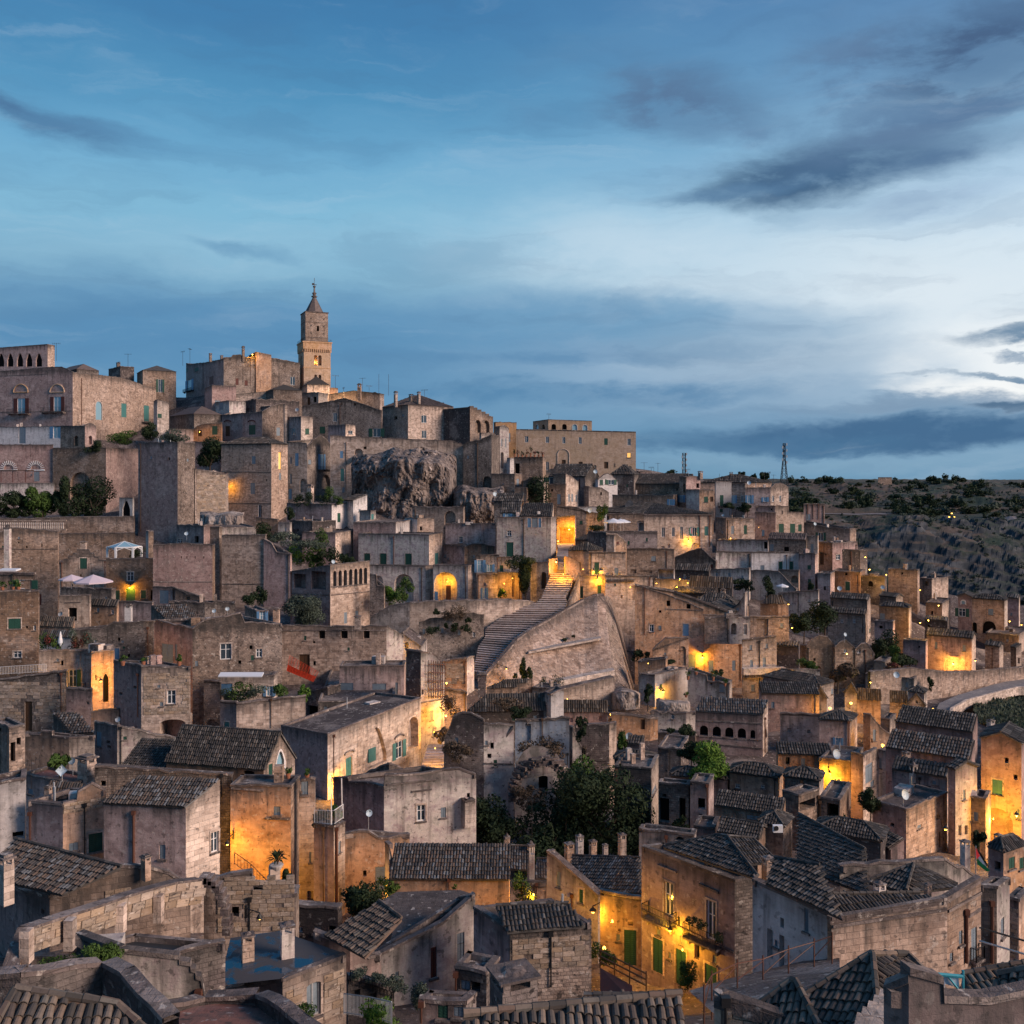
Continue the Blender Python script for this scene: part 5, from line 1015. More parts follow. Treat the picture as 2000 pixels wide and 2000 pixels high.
# big brown house at left edge
h = H('large brown house with dark top course at the left edge', -15,113,115,1035,1215, BROWN, D=222, topL=[(-15,1042),(30,1030),(80,1034),(113,1037)], a=-8, w=[(75,1160,81,1182, 'r'),(80,1062,83,1068, 's')], courses=[('L', -14,1073,113,1073)])
h2 = empty('free_chimney', tuple(P(15,1110,215)), 'tall slender pink brick chimney at the left edge', 'chimney'); q = MB(); c_ = P(15,1112,215); q.cbox(tuple(c_), 1.15,1.0,9.0); q.build('shaft', PALE, h2); q = MB(); q.cbox((c_.x, c_.y, c_.z+9.0), 1.5,1.3,.3); q.cbox((c_.x, c_.y, c_.z+9.3), .8,.8,.6); q.build('cap', 'coping', h2)
h = H('stepped gable house of coursed stone with one green window', 115,207,209,1095,1180, BEIGE, D=214, a=-4, jit=0, topL=[(115,1098),(124,1098),(124.2,1092),(133,1092),(133.2,1086),(142,1086),(142.2,1080),(150,1080),(150.2,1073),(175,1073),(175.2,1080),(184,1080),(184.2,1087),(193,1087),(193.2,1093),(207,1094)], w=[(156,1090,170,1111, 'g')])
chimney(h, 163,1057,1074,1.2,1.0)
lh = h = H('flat roofed stone house with lit lamp over its dark green door', 207,299,301,1090,1176, BROWN, D=212, a=-6, w=[(248,1117,261,1135, 'w'),(246,1150,264,1175, 'D'),(225,1153,234,1174, 'g'),(275,1153,285,1169, 'g'),(294,1153,298,1172, 'd')], courses=[('L', 226,1176,296,1176)])
flamp('bright lamp above the dark green door on the left hillside', h, 'L', 255,1146,420,.7, r=.3)
drainpipe(h, 'L', 205,1098,1150)
gz = empty('gazebo', tuple(P(243,1088,214)), 'white arched garden gazebo with glass roof on the flat roof', 'gazebo'); q = MB()
g0 = P(243,1088,216); R_ = 3.6
ring = [Vector((g0.x+R_*math.cos(k*math.pi/3+.3), g0.y+R_*.8*math.sin(k*math.pi/3+.3), g0.z)) for k in range(6)]; tp = Vector((g0.x, g0.y, g0.z+3.5))
for k in range(6): p_, n_ = ring[k], ring[(k+1) % 6]; q.cbox(tuple(p_), .45,.25,2.3); U = Vector((0,0,2.3)); q.tube(p_+U, n_+U, .18, n=4); m0 = (p_+n_)/2+Vector((0,0,2.25)); q.tube(p_+Vector((0,0,1.6)), m0,.09, n=4); q.tube(n_+Vector((0,0,1.6)), m0,.09, n=4); q.tube(p_+U, tp, .08, n=4)
q.build('frame', 'white_paint', gz); q = MB()
for k in range(6): q.poly([tuple(ring[k]+Vector((0,0,2.35))), tuple(ring[(k+1) % 6]+Vector((0,0,2.35))), tuple(tp)])
q.build('glass_roof', 'pale_glass', gz)
shrub('leafy planting inside the gazebo', 265,1068,1086,22,216.5, LDARK, 500,.2)
h = H('long mauve wall house with rubble parapet and sloping foot', 299,415,420,1066,1170, PINK, D=206, matR=BROWN, topL=[(299,1064),(340,1062),(365,1060),(415,1064)], a=-5, w=[(353,1086,355,1091, 's'),(364,1086,366,1091, 's'),(380,1086,382,1091, 's'),(397,1086,399,1091, 's')], courses=[('L', 300,1137,414,1137)])
h = H('roofless plaster rooms with a dish beneath the bastion', 345,398,430,1026,1062, PINK, D=224, w=[(380,1047,388,1060, 'd'),(343,1052,356,1061, 'w')], jit=.2)
h = H('low pink room with grey boarded front on the left slope', 298,342,344,1147,1200, PINK, D=190, w=[(311,1153,329,1179, 'k')])
h = H('broken rubble wall of pale blocks beside the pink room', 342,398,400,1165,1200, RUBBLE, D=188, topL=[(342,1148),(350,1152),(365,1160),(380,1160),(398,1166)], jit=.25, w=[(363,1165,371,1175, 'd')])
h = H('broad grey chimney block below the bastion', 285,290,300,1037,1066, PALE, D=228, base=3, matR=BROWN, name='chimney_block', cat='chimney')
tree('low scrub tree above the stepped wall', 490,1160,1185,30,186, LDARK, 600,.25)
# next: central left terraces
h = H('big square weathered retaining block of beige stone', 433,518,521,1046,1175, BEIGE, D=222, a=6, topL=[(433,1045),(518,1044)], w=[(428,1086,430,1090, 's')], courses=[('L', 434,1141,517,1142)], jit=.12)
h = H('mauve stained wall house right of the square block', 515,567,570,1080,1178, PINK, D=220, topL=[(515,1052),(530,1060),(540,1078),(567,1082)], jit=.15)
h = H('low grey parapet terrace over the square block', 398,430,500,1030,1050, PALE, D=232)
h = H('mauve wall at the bend left of the square block', 400,428,434,1028,1170, BROWN, D=225)
h = H('lilac rendered terrace with white front and leafy pots', 560,648,682,985,1022, PINK, D=262, matR=WHITE, topL=[(560,982),(648,985)], topR=[(648,985),(682,981)], w=[(659,1002,665,1020, 'g')])
h = H('white stone studio with sloping tile roof under the cliff', 670,690,717,977,1020, PALE, D=266, matR=WHITE, roof='sL', rise=1.5)
h = H('small white doorway block with teal door under the cliff', 702,724,734,997,1020, PALE, D=262, w=[(725,1004,730,1018, 't')])
chimney(h, 606,946,980,1.5,4.0, CREAM)
for i, (x, y, y2, w_, m_) in enumerate([(582,968,984,18, LDARK), (603,966,984,22, LDARK), (634,968,984,30, LDARK), (640,952,970,16, LGREEN), (662,970,984,16, LGREEN)]): shrub('leafy pot plant number %s on the lilac terrace' % 'abcde'[i] if 0 else ('dark bush at the left of the lilac terrace', 'second dark bush along the lilac terrace', 'wide dark bush in the middle of the lilac terrace', 'light green bush behind the lilac terrace chimney', 'small green bush right of the terrace chimney')[i], x, y, y2, w_, 263, m_, 420,.22)
tree('dark climbing plant at the left end of the lilac terrace', 566,990,1020,18,260, LDARK, 700,.25)
h = H('round topped grey water tank blocks above the mauve court', 567,610,656,1018,1050, DARK, D=250, deck='ground_stone')
h = H('flat roofed ochre room with stair at the foot of the tall house', 500,542,545,1014,1050, BROWN, D=252, topL=[(500,1010),(542,1014)])
h = H('pale cube room behind the leafy terrace', 543,566,570,1020,1048, PALE, D=250)
h = H('plain mauve and cream rendered block above the arcaded villa', 590,655,706,1040,1100, PINK, D=240, matR=CREAM, a=15, w=[(690,1079,697,1095, 't'),(663,1081,670,1092, 'g'),(675,1081,681,1092, 'g')])
h = H('parapet terrace of pale blocks with white balusters', 690,773,818,1020,1048, PINK, D=246, matR=WHITE, a=12)
for i, (x, y, y2, w_, m_) in enumerate([(518,1028,1060,36, LDARK), (550,1042,1062,40, LOLIVE), (585,1060,1100,44, LBRIGHT), (620,1046,1082,36, LGREEN), (618,1076,1105,28, LGREEN), (648,1076,1104,34, LDARK), (678,1082,1104,26, LDARK), (600,1052,1070,60, LOLIVE)]):
    shrub(('tall dark creeper on the terrace wall', 'olive grey creeper trailing down the wall', 'bright lime green bush on the villa terrace', 'upright green bush behind the lime bush', 'green bush below the upright bush', 'dark leafy bush beside the white dish', 'dark rose bush at the right of the villa terrace', 'trailing olive plants on the upper ledge')[i], x, y, y2, w_, 232-i, m_, 1100,.24)
# arcaded villa
h = H('arcaded villa with seven round arches and a roof terrace', 567,645,722,1103,1250, PINK, D=196, a=30, b=58, matR=CREAM, topL=[(567,1116),(645,1103)], topR=[(645,1103),(722,1095)], jit=.03,
      w=[(574,1121,597,1149, 'Q'),(608,1116,637,1151, 'Q')]+[(x-3.2, y, x+3.2, y+32, 'a') for x, y in ((654,1115),(664.5,1114),(674.5,1113),(685,1111.5),(695,1110.5),(704.5,1109.5),(714,1108.5))]+[(672,1196,678,1218, 'k'),(694,1193,700,1212, 'k')], courses=[('L', 568,1160,644,1163), ('R', 646,1163,721,1156), ('R', 646,1147,721,1141)])
drainpipe(h, 'L', 569,1120,1210)
h = H('rough grey wall between villa and arcade with square openings', 722,750,752,1143,1220, RUBBLE, D=200, topL=[(722,1120),(735,1122),(736,1143),(750,1145)])
for i, (x, y, y2, w_) in enumerate([(763,1145,1176,26),(786,1138,1174,34)]): shrub(('rounded bright green bush left of the arcade', 'larger rounded green bush before the dark arch')[i], x, y, y2, w_, 203, LBRIGHT if i == 0 else LGREEN, 1300,.22)
tree('large grey green olive tree below the arcaded villa', 590,1166,1222,82,190, LOLIVE, 5200,.24, lumps=14)
tree('small dark fir like bush at the foot of the square block', 505,1148,1182,28,195, LDARK, 700,.25)
# rows below
h = H('tall brown stone house with green shutters at the left edge', -15,75,77,1155,1335, BROWN, D=150, a=-10, w=[(16,1208,41,1228, 'g'),(26,1272,42,1285, 'w')], topL=[(-15,1155),(75,1153)])
h = H('roof terrace room with white awning and green shuttered window', -15,28,68,1118,1160, OCHRE, D=156, base=3, a=8, b=-4, w=[(38,1133,62,1150, 'G')])
aw = MB(); a0 = P(-5,1116,153); aw.box(tuple(a0),(2.9,0,0),(0,1.6,.1),(0,0,.25)); tag(aw.build('awning', 'canvas_white'), 'white folded awning above the left edge roof terrace', 'awning')
for i, x in enumerate((5,26,36)): pot_plant(('potted plant at the left end of the edge roof terrace', 'potted plant in the middle of the edge roof terrace', 'potted plant beside the green shutters on the edge terrace')[i], x, 1134,1154,14,151)
h = H('white block room with dark doorway and balcony ledge', 115,175,178,1162,1215, CREAM, D=168, a=-4, w=[(133,1187,150,1213, 'd')], courses=[('L', 127,1178,158,1177)])
umbrella('large lilac market parasol on the left terrace', 182,1122,1150,74,172, 'canvas_lilac', .2); umbrella('pale lilac parasol half hidden behind the large one', 140,1122,1150,48,175, 'canvas_lilac', .5)
h = H('small dark terrace with clutter beneath the lilac parasol', 120,218,226,1150,1190, RUBBLE, D=178)
h = H('low dark tiled roof beneath the lamp lit house', 176,228,232,1182,1208, OCHRE, D=170, roof='sL', rise=.9)
h = H('narrow mauve ledge wall under the lamp lit door', 225,297,300,1176,1215, PINK, D=178)
h = H('red tile lean-to roof beside the white dish', 77,142,146,1222,1250, OCHRE, D=152, roof='sL', rise=1.3, tile=WTILE, w=[(85,1235,92,1262, 'd')])
h = H('porch with tile canopy behind the flowering terrace', 76,142,146,1243,1270, WHITE, D=149, roof='sL', rise=.8, tile=MTILE, base=4, w=[(110,1245,118,1262, 'k')])
h = H('flowering terrace of cream blocks on the left', 76,180,183,1268,1350, CREAM, D=143, a=-4, deck='terracotta_floor', w=[(134,1308,150,1342, 'G'),(118,1290,124,1300, 's')])
balcony(h, 'L', 130,168,1346,1.0,.9)
for i, (x, m_) in enumerate([(84, LGREEN), (97, 'leaf_flower'),(108, LGREEN), (140, LOLIVE), (150, 'leaf_flower'),(163, 'leaf_flower'),(172, LOLIVE)]): shrub(('green', 'red flowering', 'light green', 'olive grey', 'pink flowering', 'yellow flowering', 'tall olive')[i]+' bush on the cream block terrace '+('at its left end', 'second from left', 'left of the closed parasol', 'right of the closed parasol', 'in its middle right', 'near the right end', 'at the right end')[i], x, 1236,1266,17,144.5, m_, 420,.14)
pc = MB(); p_ = P(118,1262,144.5); pc.lathe(tuple(p_), [(.05,0), (.34,.5), (.30,.9), (.08,2.1), (.01,2.2)], 9); tag(pc.build('closed_parasol', 'canvas_white'), 'closed white parasol on the flowering terrace', 'parasol')
h = H('low dark roofed house with blue door on the left slope', 143,300,303,1222,1300, RUBBLE, D=152, a=-3, topL=[(143,1228),(195,1228),(220,1215),(300,1212)], w=[(214,1266,233,1288, 'b')], deck=TILE)
chimney(h, 251,1180,1210,1.0,3, WHITE)
h = H('broad grey brown house with framed window and tiled lean-to', 301,376,551,1224,1345, PINK, D=142, a=32, b=16, matR=RUBBLE, topL=[(301,1210),(376,1227)], topR=[(376,1227),(400,1210),(425,1206),(470,1196),(478,1215),(551,1218)], jit=.12,
      w=[(430,1257,452,1288, 'w'),(500,1267,512,1284, 'w'),(316,1258,338,1297, 'k'),(342,1258,346,1290, 'k')], deck=TILE)
h = H('upper tiled wing behind the grey brown house', 295,330,400,1212,1235, BEIGE, D=158, roof='sR', rise=2.0, tile=MTILE, a=40, b=10)
h = H('white trimmed doorway room on the grey brown roof', 478,500,524,1192,1222, BROWN, D=158, base=3, w=[(507,1190,518,1217, 'B')], b=6, a=60)
h = H('long wall of pale broken rubble with two dishes', 330,400,460,1175,1215, RUBBLE, D=168, a=10, b=6, jit=.3)
h = H('terrace with white awning and blue door below the grey brown house', 425,535,542,1318,1370, CREAM, D=139, a=-2, w=[(431,1335,454,1358, 'b'),(520,1340,532,1360, 'B')])
aw = MB(); a0 = P(431,1315,137); aw.box(tuple(a0),(6.1,0,0),(0,-1.2,-.3),(0,0,.16)); tag(aw.build('awning', 'canvas_white'), 'long thin white awning above the leafy terrace', 'awning')
for i, (x, y, w_, m_) in enumerate([(446,1344,26, LOLIVE), (466,1338,36, LGREEN), (495,1342,46, LOLIVE), (548,1336,26, LGREEN), (590,1340,18, LBRIGHT)]): shrub(('olive bush at the left end of the awning terrace', 'green bush left of centre on the awning terrace', 'wide olive bush on the awning terrace', 'green shrub right of the blue door', 'small bright shrub on the stepped wall')[i], x, y, 1366, w_, 135.5, m_, 750,.16)
h = H('long cream ashlar terrace wall under the leafy awning', 462,597,600,1362,1425, CREAM, D=131, a=-12, topL=[(462,1372),(597,1357)], jit=.1)
h = H('mauve corner house with tall teal window', 430,462,464,1370,1440, PINK, D=130, w=[(438,1410,448,1440, 't')])
h = H('brown recessed arch house left of the teal window', 398,430,432,1330,1440, DARK, D=136, w=[(400,1405,428,1450, 'N')])
# alley
h = H('back wall of the glowing alley with a pointed arch door', 178,222,224,1270,1392, OCHRE, D=141, w=[(201,1316,212,1372, 'p')], a=-20)
lamp('lamp hanging in the glowing alley on the left', P(197,1330,137), 1100, arm=(-1.2,1.2), r=.22)
wallrun('low broken wall with plants at the mouth of the glowing alley', [(178,1390),(200,1386),(232,1384)], 1400, D=131, mat=OCHRE)
h = H('mauve house side right of the glowing alley', 222,276,372,1300,1440, PINK, D=128, a=38, b=8, matR=CREAM, w=[(326,1348,343,1375, 'w'),(312,1405,362,1450, 'V')], topR=[(276,1300),(372,1302)], blocks=[('R', 280,1310,370,1395,.8,.42)])
drainpipe(h, 'L', 270,1318,1400)
for i, x in enumerate((240,280,350)): pot_plant(('potted olive on the left end of the alley house roof', 'potted yellow shrub on the alley house roof', 'potted green ball on the right of the alley house roof')[i], x, 1280-(2 if i == 2 else 0), 1300,16,129)
h = H('grey brown wall house with dark door at the left edge', -15,130,132,1312,1430, RUBBLE, D=134, a=4, topL=[(-15,1328),(60,1318),(130,1308)], w=[(48,1370,63,1428, 'n')], blocks=[('L', -10,1330,128,1410,.95,.46)])
tb = empty('terrace_fence', tuple(P(60,1310,140)), 'white lattice fence on the dark terrace at the left edge', 'fence'); railing(tb, [P(-5,1318,138), P(90,1312,138)], 1.1,.22, 'white_paint', 'lattice')
h = H('narrow plaster house with balcony left of the glowing alley', 130,178,180,1345,1425, PINK, D=131, w=[(134,1395,140,1408, 'y')])
lamp('small candle like lamp under the alley balcony', P(134,1402,128.5), 30, shade=False, r=.12)
h = H('stepped ochre parapet wall house on the left', 49,135,185,1435,1500, OCHRE, D=112, a=14, b=10, matR=CREAM, jit=0, topL=[(49,1432),(80,1433),(80.3,1427),(102,1428),(102.3,1437),(135,1440)], topR=[(135,1440),(185,1437)])
h = H('tile roof cap behind the stepped parapet', 104,140,186,1432,1445, RUBBLE, D=118, roof='sR', rise=1.4, tile=MTILE, a=45, b=12)
h = H('white corner house with grey door and long sloping parapet', 184,229,352,1417,1510, PINK, D=114, a=35, b=16, matR=PALE, topL=[(184,1408),(229,1416)], topR=[(229,1416),(352,1444)], w=[(188,1429,198,1458, 'k')], deck=TILE)
# church like house with big tiled roof
h = H('long tiled house with pointed window in its gable', 325,515,576,1499,1560, OCHRE, D=96, a=14, b=60, roof='gR', rise=3.0, matR=CREAM, w=[(475,1505,497,1526, 's'),(524,1492,532,1530, 'g'),(540,1467,554,1502, 'q')], objs=0)
h = H('lower tiled wing left of the pointed window house', 233,320,345,1503,1560, BROWN, D=99, roof='sL', ry=1445, a=8)
h = H('dark flat roofed strip house with tiled back', 185,452,455,1510,1560, RUBBLE, D=91, a=-6, topL=[(185,1495),(452,1513)])
tall = h = H('tall orange lit house wall over the sunken court', 450,568,586,1534,1750, OCHRE, D=88, a=3, matR=BROWN, w=[(534,1575,548,1593, 'k')], courses=[('L', 452,1541,515,1546), ('L', 517,1600,566,1602)])
flamp('wall lamp on the left of the tall orange court wall', h, 'L', 456,1636,260,1.6, r=.15)
lamp('hidden floor lamp washing the tall orange court wall', P(505,1744,84), 620, shade=False, r=.12, glow=False, name='ground_lamp')
# left foreground cluster
h = H('small mauve corner house with stone gable top and barred windows', 55,123,207,1568,1705, PINK, D=78, a=18, b=32, matR=OCHRE, topL=[(55,1564),(123,1570)], topR=[(123,1568),(150,1562),(152,1545),(180,1528),(207,1543)], jit=.08, w=[(135,1646,153,1662, 'k'),(173,1627,200,1664, 'g')], blocks=[('R', 124,1565,205,1583,.5,.28)])
h.cop; drainpipe(h, 'L', 60,1590,1690, 'rust_iron')
h = H('big mauve house with drainpipe and patchy tiled lean-to roof', 203,363,452,1572,1725, PINK, D=76, a=8, b=50, matR=CREAM, roof='sL', ry=1522, tile=MTILE, w=[(311,1650,323,1678, 'k'),(412,1624,430,1664, 'w')], objs=290)
drainpipe(h, 'L', 262,1588,1690, r=.1)
h = H('small tiled roof with chimney left of the stone gable', 88,150,160,1560,1580, PINK, D=82, roof='sL', rise=1.1, tile=MTILE, base=4); chimney(h, 94,1535,1560,.5,-1)
h = H('red floored roof terrace at the far left', 45,140,190,1530,1565, PINK, D=90, deck='terracotta_floor'); chimney(h, 170,1475,1530,1.35,1.5, BEIGE)
h = H('white rendered house corner at the far left edge', -15,49,51,1540,1720, WHITE, D=80, topL=[(-15,1532),(49,1519)], a=-25, w=[(24,1624,50,1636, 'd')])
h = H('dim brown house with wooden doorway at the far left edge', -15,18,49,1420,1530, BROWN, D=100, w=[(18,1450,30,1488, 'd')])
tree('small fan palm on the red terrace', 116,1474,1500,36,92, LGREEN, 300,.3)
h = H('near tiled house with stained gable at the left', -20,97,372,1748,1830, PINK, D=59, a=38, b=22, matR=BEIGE, topL=[(-20,1720),(97,1749)], topR=[(97,1749),(135,1722),(175,1710),(205,1700),(232,1690),(262,1690),(292,1692),(330,1703),(372,1730)], deck=TILE, w=[(80,1775,87,1785, 's')], blocks=[('R', 205,1735,260,1760,.5,.26)])
lt = MB(); dk = MB(); co = [300, []]; A_ = P(128,1746,58); 
E0, E1, R1, R0 = fitslope((-25,1708,60),(126,1742,57.6),(236,1694),(28,1640))
roof_slope(lt, dk, E0, E1, R1, R0,60, collect=co); rt = dk.build('tiled_roof', TILE); tag(rt, 'weathered tiled roof slope at the lower left with rows of half round tiles', 'roof'); t_ = lt.build('tile_rows', TILE, rt); t_ and t_.__setitem__('kind', 'stuff'); tile_objects(rt, co[1], MTILE)
lt = MB(); ridge_caps(lt, R0+Vector((0,0,.1)), R1+Vector((0,0,.1)), 60); lt.build('ridge', TILE, rt)
chimney(h, 12,1668,1745,.75,-2.2, CREAM, D=57); chimney(h, 285,1670,1700,.5,1.5, OCHRE)
# curved parapet band over the dark roofs
cpts = [(30,1900),(46,1852),(62,1815),(100,1802),(150,1786),(205,1768),(250,1752),(300,1738),(345,1726),(395,1720)]
cD = [44,45,46,47.5,49,51,53,55,57,59]; cv = empty('curved_parapet', tuple(P(200,1800,50)), 'long curved stone parapet sweeping over the dark roofs', 'parapet wall')
def band(root, pts, Ds, hpx, mat, th=.55, bw=.9, name='stone_block', courses_=3):
    Q = [P(x, y, d) for (x, y), d in zip(pts, Ds)]; tot = 0
    base_ = MB()
    for p, q, d in zip(Q[:-1], Q[1:], Ds):
        hh = hpx*d/F; L = math.hypot(q.x-p.x, q.y-p.y); u = ((q.x-p.x)/L, (q.y-p.y)/L); n_ = np.array([-u[1], u[0], 0])
        base_.box((p.x, p.y, p.z-hh), (q.x-p.x, q.y-p.y, q.z-p.z), n_*th, (0,0, hh-.02))
        k = max(1, round(L/bw)); ang = math.atan2(u[1], u[0])
        for j in range(courses_):
            for i in range(k):
                if mat not in BLK: block_courses(HOUSES[0], HOUSES[0].R, 200,760,200.1,760.1, mat=mat)
                f_ = (i+.5+(.25 if j % 2 else -.1))/k; c_ = p+(q-p)*f_; o_ = bpy.data.objects.new(name, BLK[mat]); COL.objects.link(o_); o_.parent = root; w0 = WLOC[root.name]
                ch = hh/courses_; o_.location = (c_.x-w0[0], c_.y-w0[1], c_.z-hh+(j+.5)*ch-w0[2]); o_.rotation_euler = (0,-math.atan2(q.z-p.z, L), ang); o_.scale = (L/k-.03,.12+random.uniform(0,.05), ch-.025)
    base_.build('core', BEIGE, root)
    cp = MB()
    for p, q in zip(Q[:-1], Q[1:]):
        L = math.hypot(q.x-p.x, q.y-p.y); n_ = np.array([-(q.y-p.y)/L, (q.x-p.x)/L, 0]); cp.box(np.array(p)-n_*.08,(q.x-p.x, q.y-p.y, q.z-p.z), n_*(th+.16),(0,0,.13))
    cp.build('coping', 'coping', root); return Q
band(cv, cpts, cD, 46, 'block_stone')
for x, y, d in ((52,1862,45.2),(137,1838,48.6),(236,1806,52.6),(310,1786,55.5)): c_ = P(x, y, d-.5); q = MB(); q.cbox(tuple(c_-Vector((0,0,.4))), .45,.5,1.5); q.build('corbel', CREAM, cv)
# ================================================================== rock, arcade, stairs, bastion
def rock(label, px0, px1, y0, y1, D, dep=9, mat='cliff_rock', seed=1, amp=2.2, prof=None, group=None):
    m_ = MB(); nx, ny = 120,84; A = []
    for j in range(ny+1):
        v = j/ny
        for i in range(nx+1):
            u = i/nx; th = math.pi*u; top = (prof(u) if prof else 0)
            px = px0+(px1-px0)*(.5-.5*math.cos(th)); d0 = D+dep*(1-math.sin(th)**.7)+dep*.9*max(0,(1-v)-.82)/.18*1.0-(1-v)*v*dep*.5
            py = y0+top+(y1-y0-top)*v
            p = P(px, py, d0); n_ = noise.fractal(Vector((p.x*.10+seed, p.y*.1, p.z*.08)), .8,2.1,6)*amp+abs(noise.noise(Vector((p.x*.3, seed, p.z*.07))))*amp*.9+abs(noise.fractal(Vector((p.x*.4, p.y*.4, p.z*.3+seed)), .8,2,4))*amp*.5
            A.append((p.x, p.y-n_, p.z+(noise.noise(Vector((p.x*.25, p.z*.25, seed)))*amp*.5)))
    m_.verts(A); w_ = nx+1; m_.faces([[j*w_+i, (j+1)*w_+i, (j+1)*w_+i+1, j*w_+i+1] for j in range(ny) for i in range(nx)])
    o_ = m_.build('rock_outcrop', mat); return tag(o_, label, 'rock', group)
rock('huge overhanging limestone crag under the long terrace wall', 688,892,884,1030,282,14, seed=3.3, amp=3.4, prof=lambda u: 16*max(0,1-u*5)+6*math.sin(u*9)-3)
rock('lower broken rock shelf right of the great crag', 885,985,950,1030,278,9, seed=8.1, amp=2.4)
rock('pale boulder outcrop at the foot of the ashlar wall', 390,478,1000,1036,252,5, 'pale_rock', 5.5,1.2)
rock('grey rock peak at the lower right foot of the ramp bastion', 1195,1250,1345,1385,166,4, 'pale_rock', 2.5,1.0, prof=lambda u: 14*abs(u-.4))
rock('pile of pale quarry rock behind the loggia house', 1280,1345,1360,1400,160,5, 'pale_rock', 7.5,1.0, prof=lambda u: 16*abs(u-.2))
h = H('beige wall block with railing and low arch under the crag', 805,905,908,990,1035, BEIGE, D=272, jit=.3, w=[(868,998,890,1025, 'N')])
h = H('white walled corner with arrow shaped blocks under the crag', 790,815,848,1012,1048, WHITE, D=256, matR=BEIGE, w=[(820,1028,825,1036, 'd')])
h = H('large pale rendered villa with four green doors', 700,838,864,1044,1108, PALE, D=236, a=16, matR=CREAM, jit=.02, w=[(711,1081,723,1097, 'g'),(742,1081,755,1103, 'g'),(791,1081,804,1103, 'g'),(849,1080,856,1102, 't')])
arc = h = H('pale arcade storey with arches facing the rampart terrace', 722,831,848,1105,1178, PALE, D=226, a=12, b=40, matR=CREAM, jit=.02, w=[(729,1124,748,1178, 'N'),(770,1121,808,1177, 'L')])
arc = h = H('arcade bay with one great lit arch and blue door', 846,914,931,1104,1178, PALE, D=223, a=12, b=50, matR=CREAM, jit=.02, w=[(847.5,1117,893,1177, 'L')])
flamp('lamp inside the great lit arch of the arcade', h, 'L', 871,1136,320,-1.2, r=.2)
d_ = MB(); d_.cbox(tuple(P(876,1177,225.4)), 1.1,.1,4.0); d_.build('door', 'wood_door', h.root); d_ = MB(); d_.cbox(tuple(P(852,1177,225.0)), .75,.1,2.6); d_.build('door', 'blue_paint', h.root)
h = H('low ochre and mauve flat roofed house under the crag', 862,907,966,1063,1110, PINK, D=238, matR=OCHRE, topR=[(907,1067),(925,1062),(945,1062),(966,1067)])
h = H('mauve rendered houses stepping beneath the rock shelf', 870,940,968,1035,1070, PINK, D=250, w=[(896,1048,904,1060, 'w')], topR=[(940,1022),(968,1022)], a=10, b=8)
h = H('small conical tiled shed under the rock shelf', 866,888,908,1032,1045, BROWN, D=256, roof='hip', rise=1.6)
h = H('blue shuttered corner room beside the arcade', 930,975,976,1083,1130, RUBBLE, D=224, w=[(932,1094,943,1118, 'B'),(951,1102,961,1117, 'B')], a=-4)
h = H('cream house with light blue door at the rampart', 932,972,973,1120,1178, CREAM, D=219, w=[(943,1148,950,1170, 'B'),(943,1138,949,1146, 'd')], a=-6); drainpipe(h, 'L', 934,1125,1170)
h = H('tall narrow cream house with two small windows by the alley', 970,997,998,1088,1180, CREAM, D=221, w=[(976,1104,983,1116, 'g')]); drainpipe(h, 'L', 971.5,1092,1170)
h = H('glowing court wall with small arch left of the great stairs', 972,1018,1020,1118,1180, OCHRE, D=219.5, w=[(1000,1124,1007,1166, 'N')])
lamp('lamp in the glowing court left of the great stairs', P(1001,1129,217.5), 240, r=.2); lamp('low lamp shining on the glowing court wall', P(985,1140,217), 420, shade=False, r=.16)
shrub('yellow green bush lit by the court lamp', 980,1150,1170,14,217, LBRIGHT, 500,.18)
h = H('arched doorway house with plant left of the great stairs', 1036,1074,1082,1097,1180, CREAM, D=217, w=[(1057,1117,1067,1150, 'm')], topL=[(1036,1112),(1042,1098),(1074,1096)])
tree('tall dark ivy column between court and doorway house', 1026,1085,1178,30,215.5, LDARK, 3200,.22, lumps=12); shrub('arching dark vine over the court wall', 1016,1090,1110,44,216, LDARK, 1400,.22)
h = H('large pale house with green door and blue loggia by the stairs', 970,1076,1086,1010,1108, PALE, D=232, a=8, b=70, jit=.03, w=[(990,1036,999,1047, 'w'),(989,1059,1003,1087, 'g'),(1030,1012,1037,1030, 'b'),(1039,1012,1050,1030, 'k'),(1051.5,1012,1057,1030, 'b'),(987,1003,996,1009, 'B')], deck='bitumen')
h = H('right tiled roof attic over the blue loggia', 1016,1078,1084,1008,1020, PALE, D=233.5, a=4, roof='sL', rise=2.7, base=2, over=.5)
h = H('left tiled roof attic beside the blue loggia', 977,1016,1018,1001,1018, PALE, D=235, a=4, roof='sL', rise=2.4, base=2, w=[(987,1003,996,1012, 'B')])
h = H('tile roofed stone cottage above the blue loggia house', 965,1018,1023,979,1000, RUBBLE, D=252, roof='sL', rise=2.0, topL=None)
chimney(h, 1027,978,990,1.2,1.0, OCHRE)
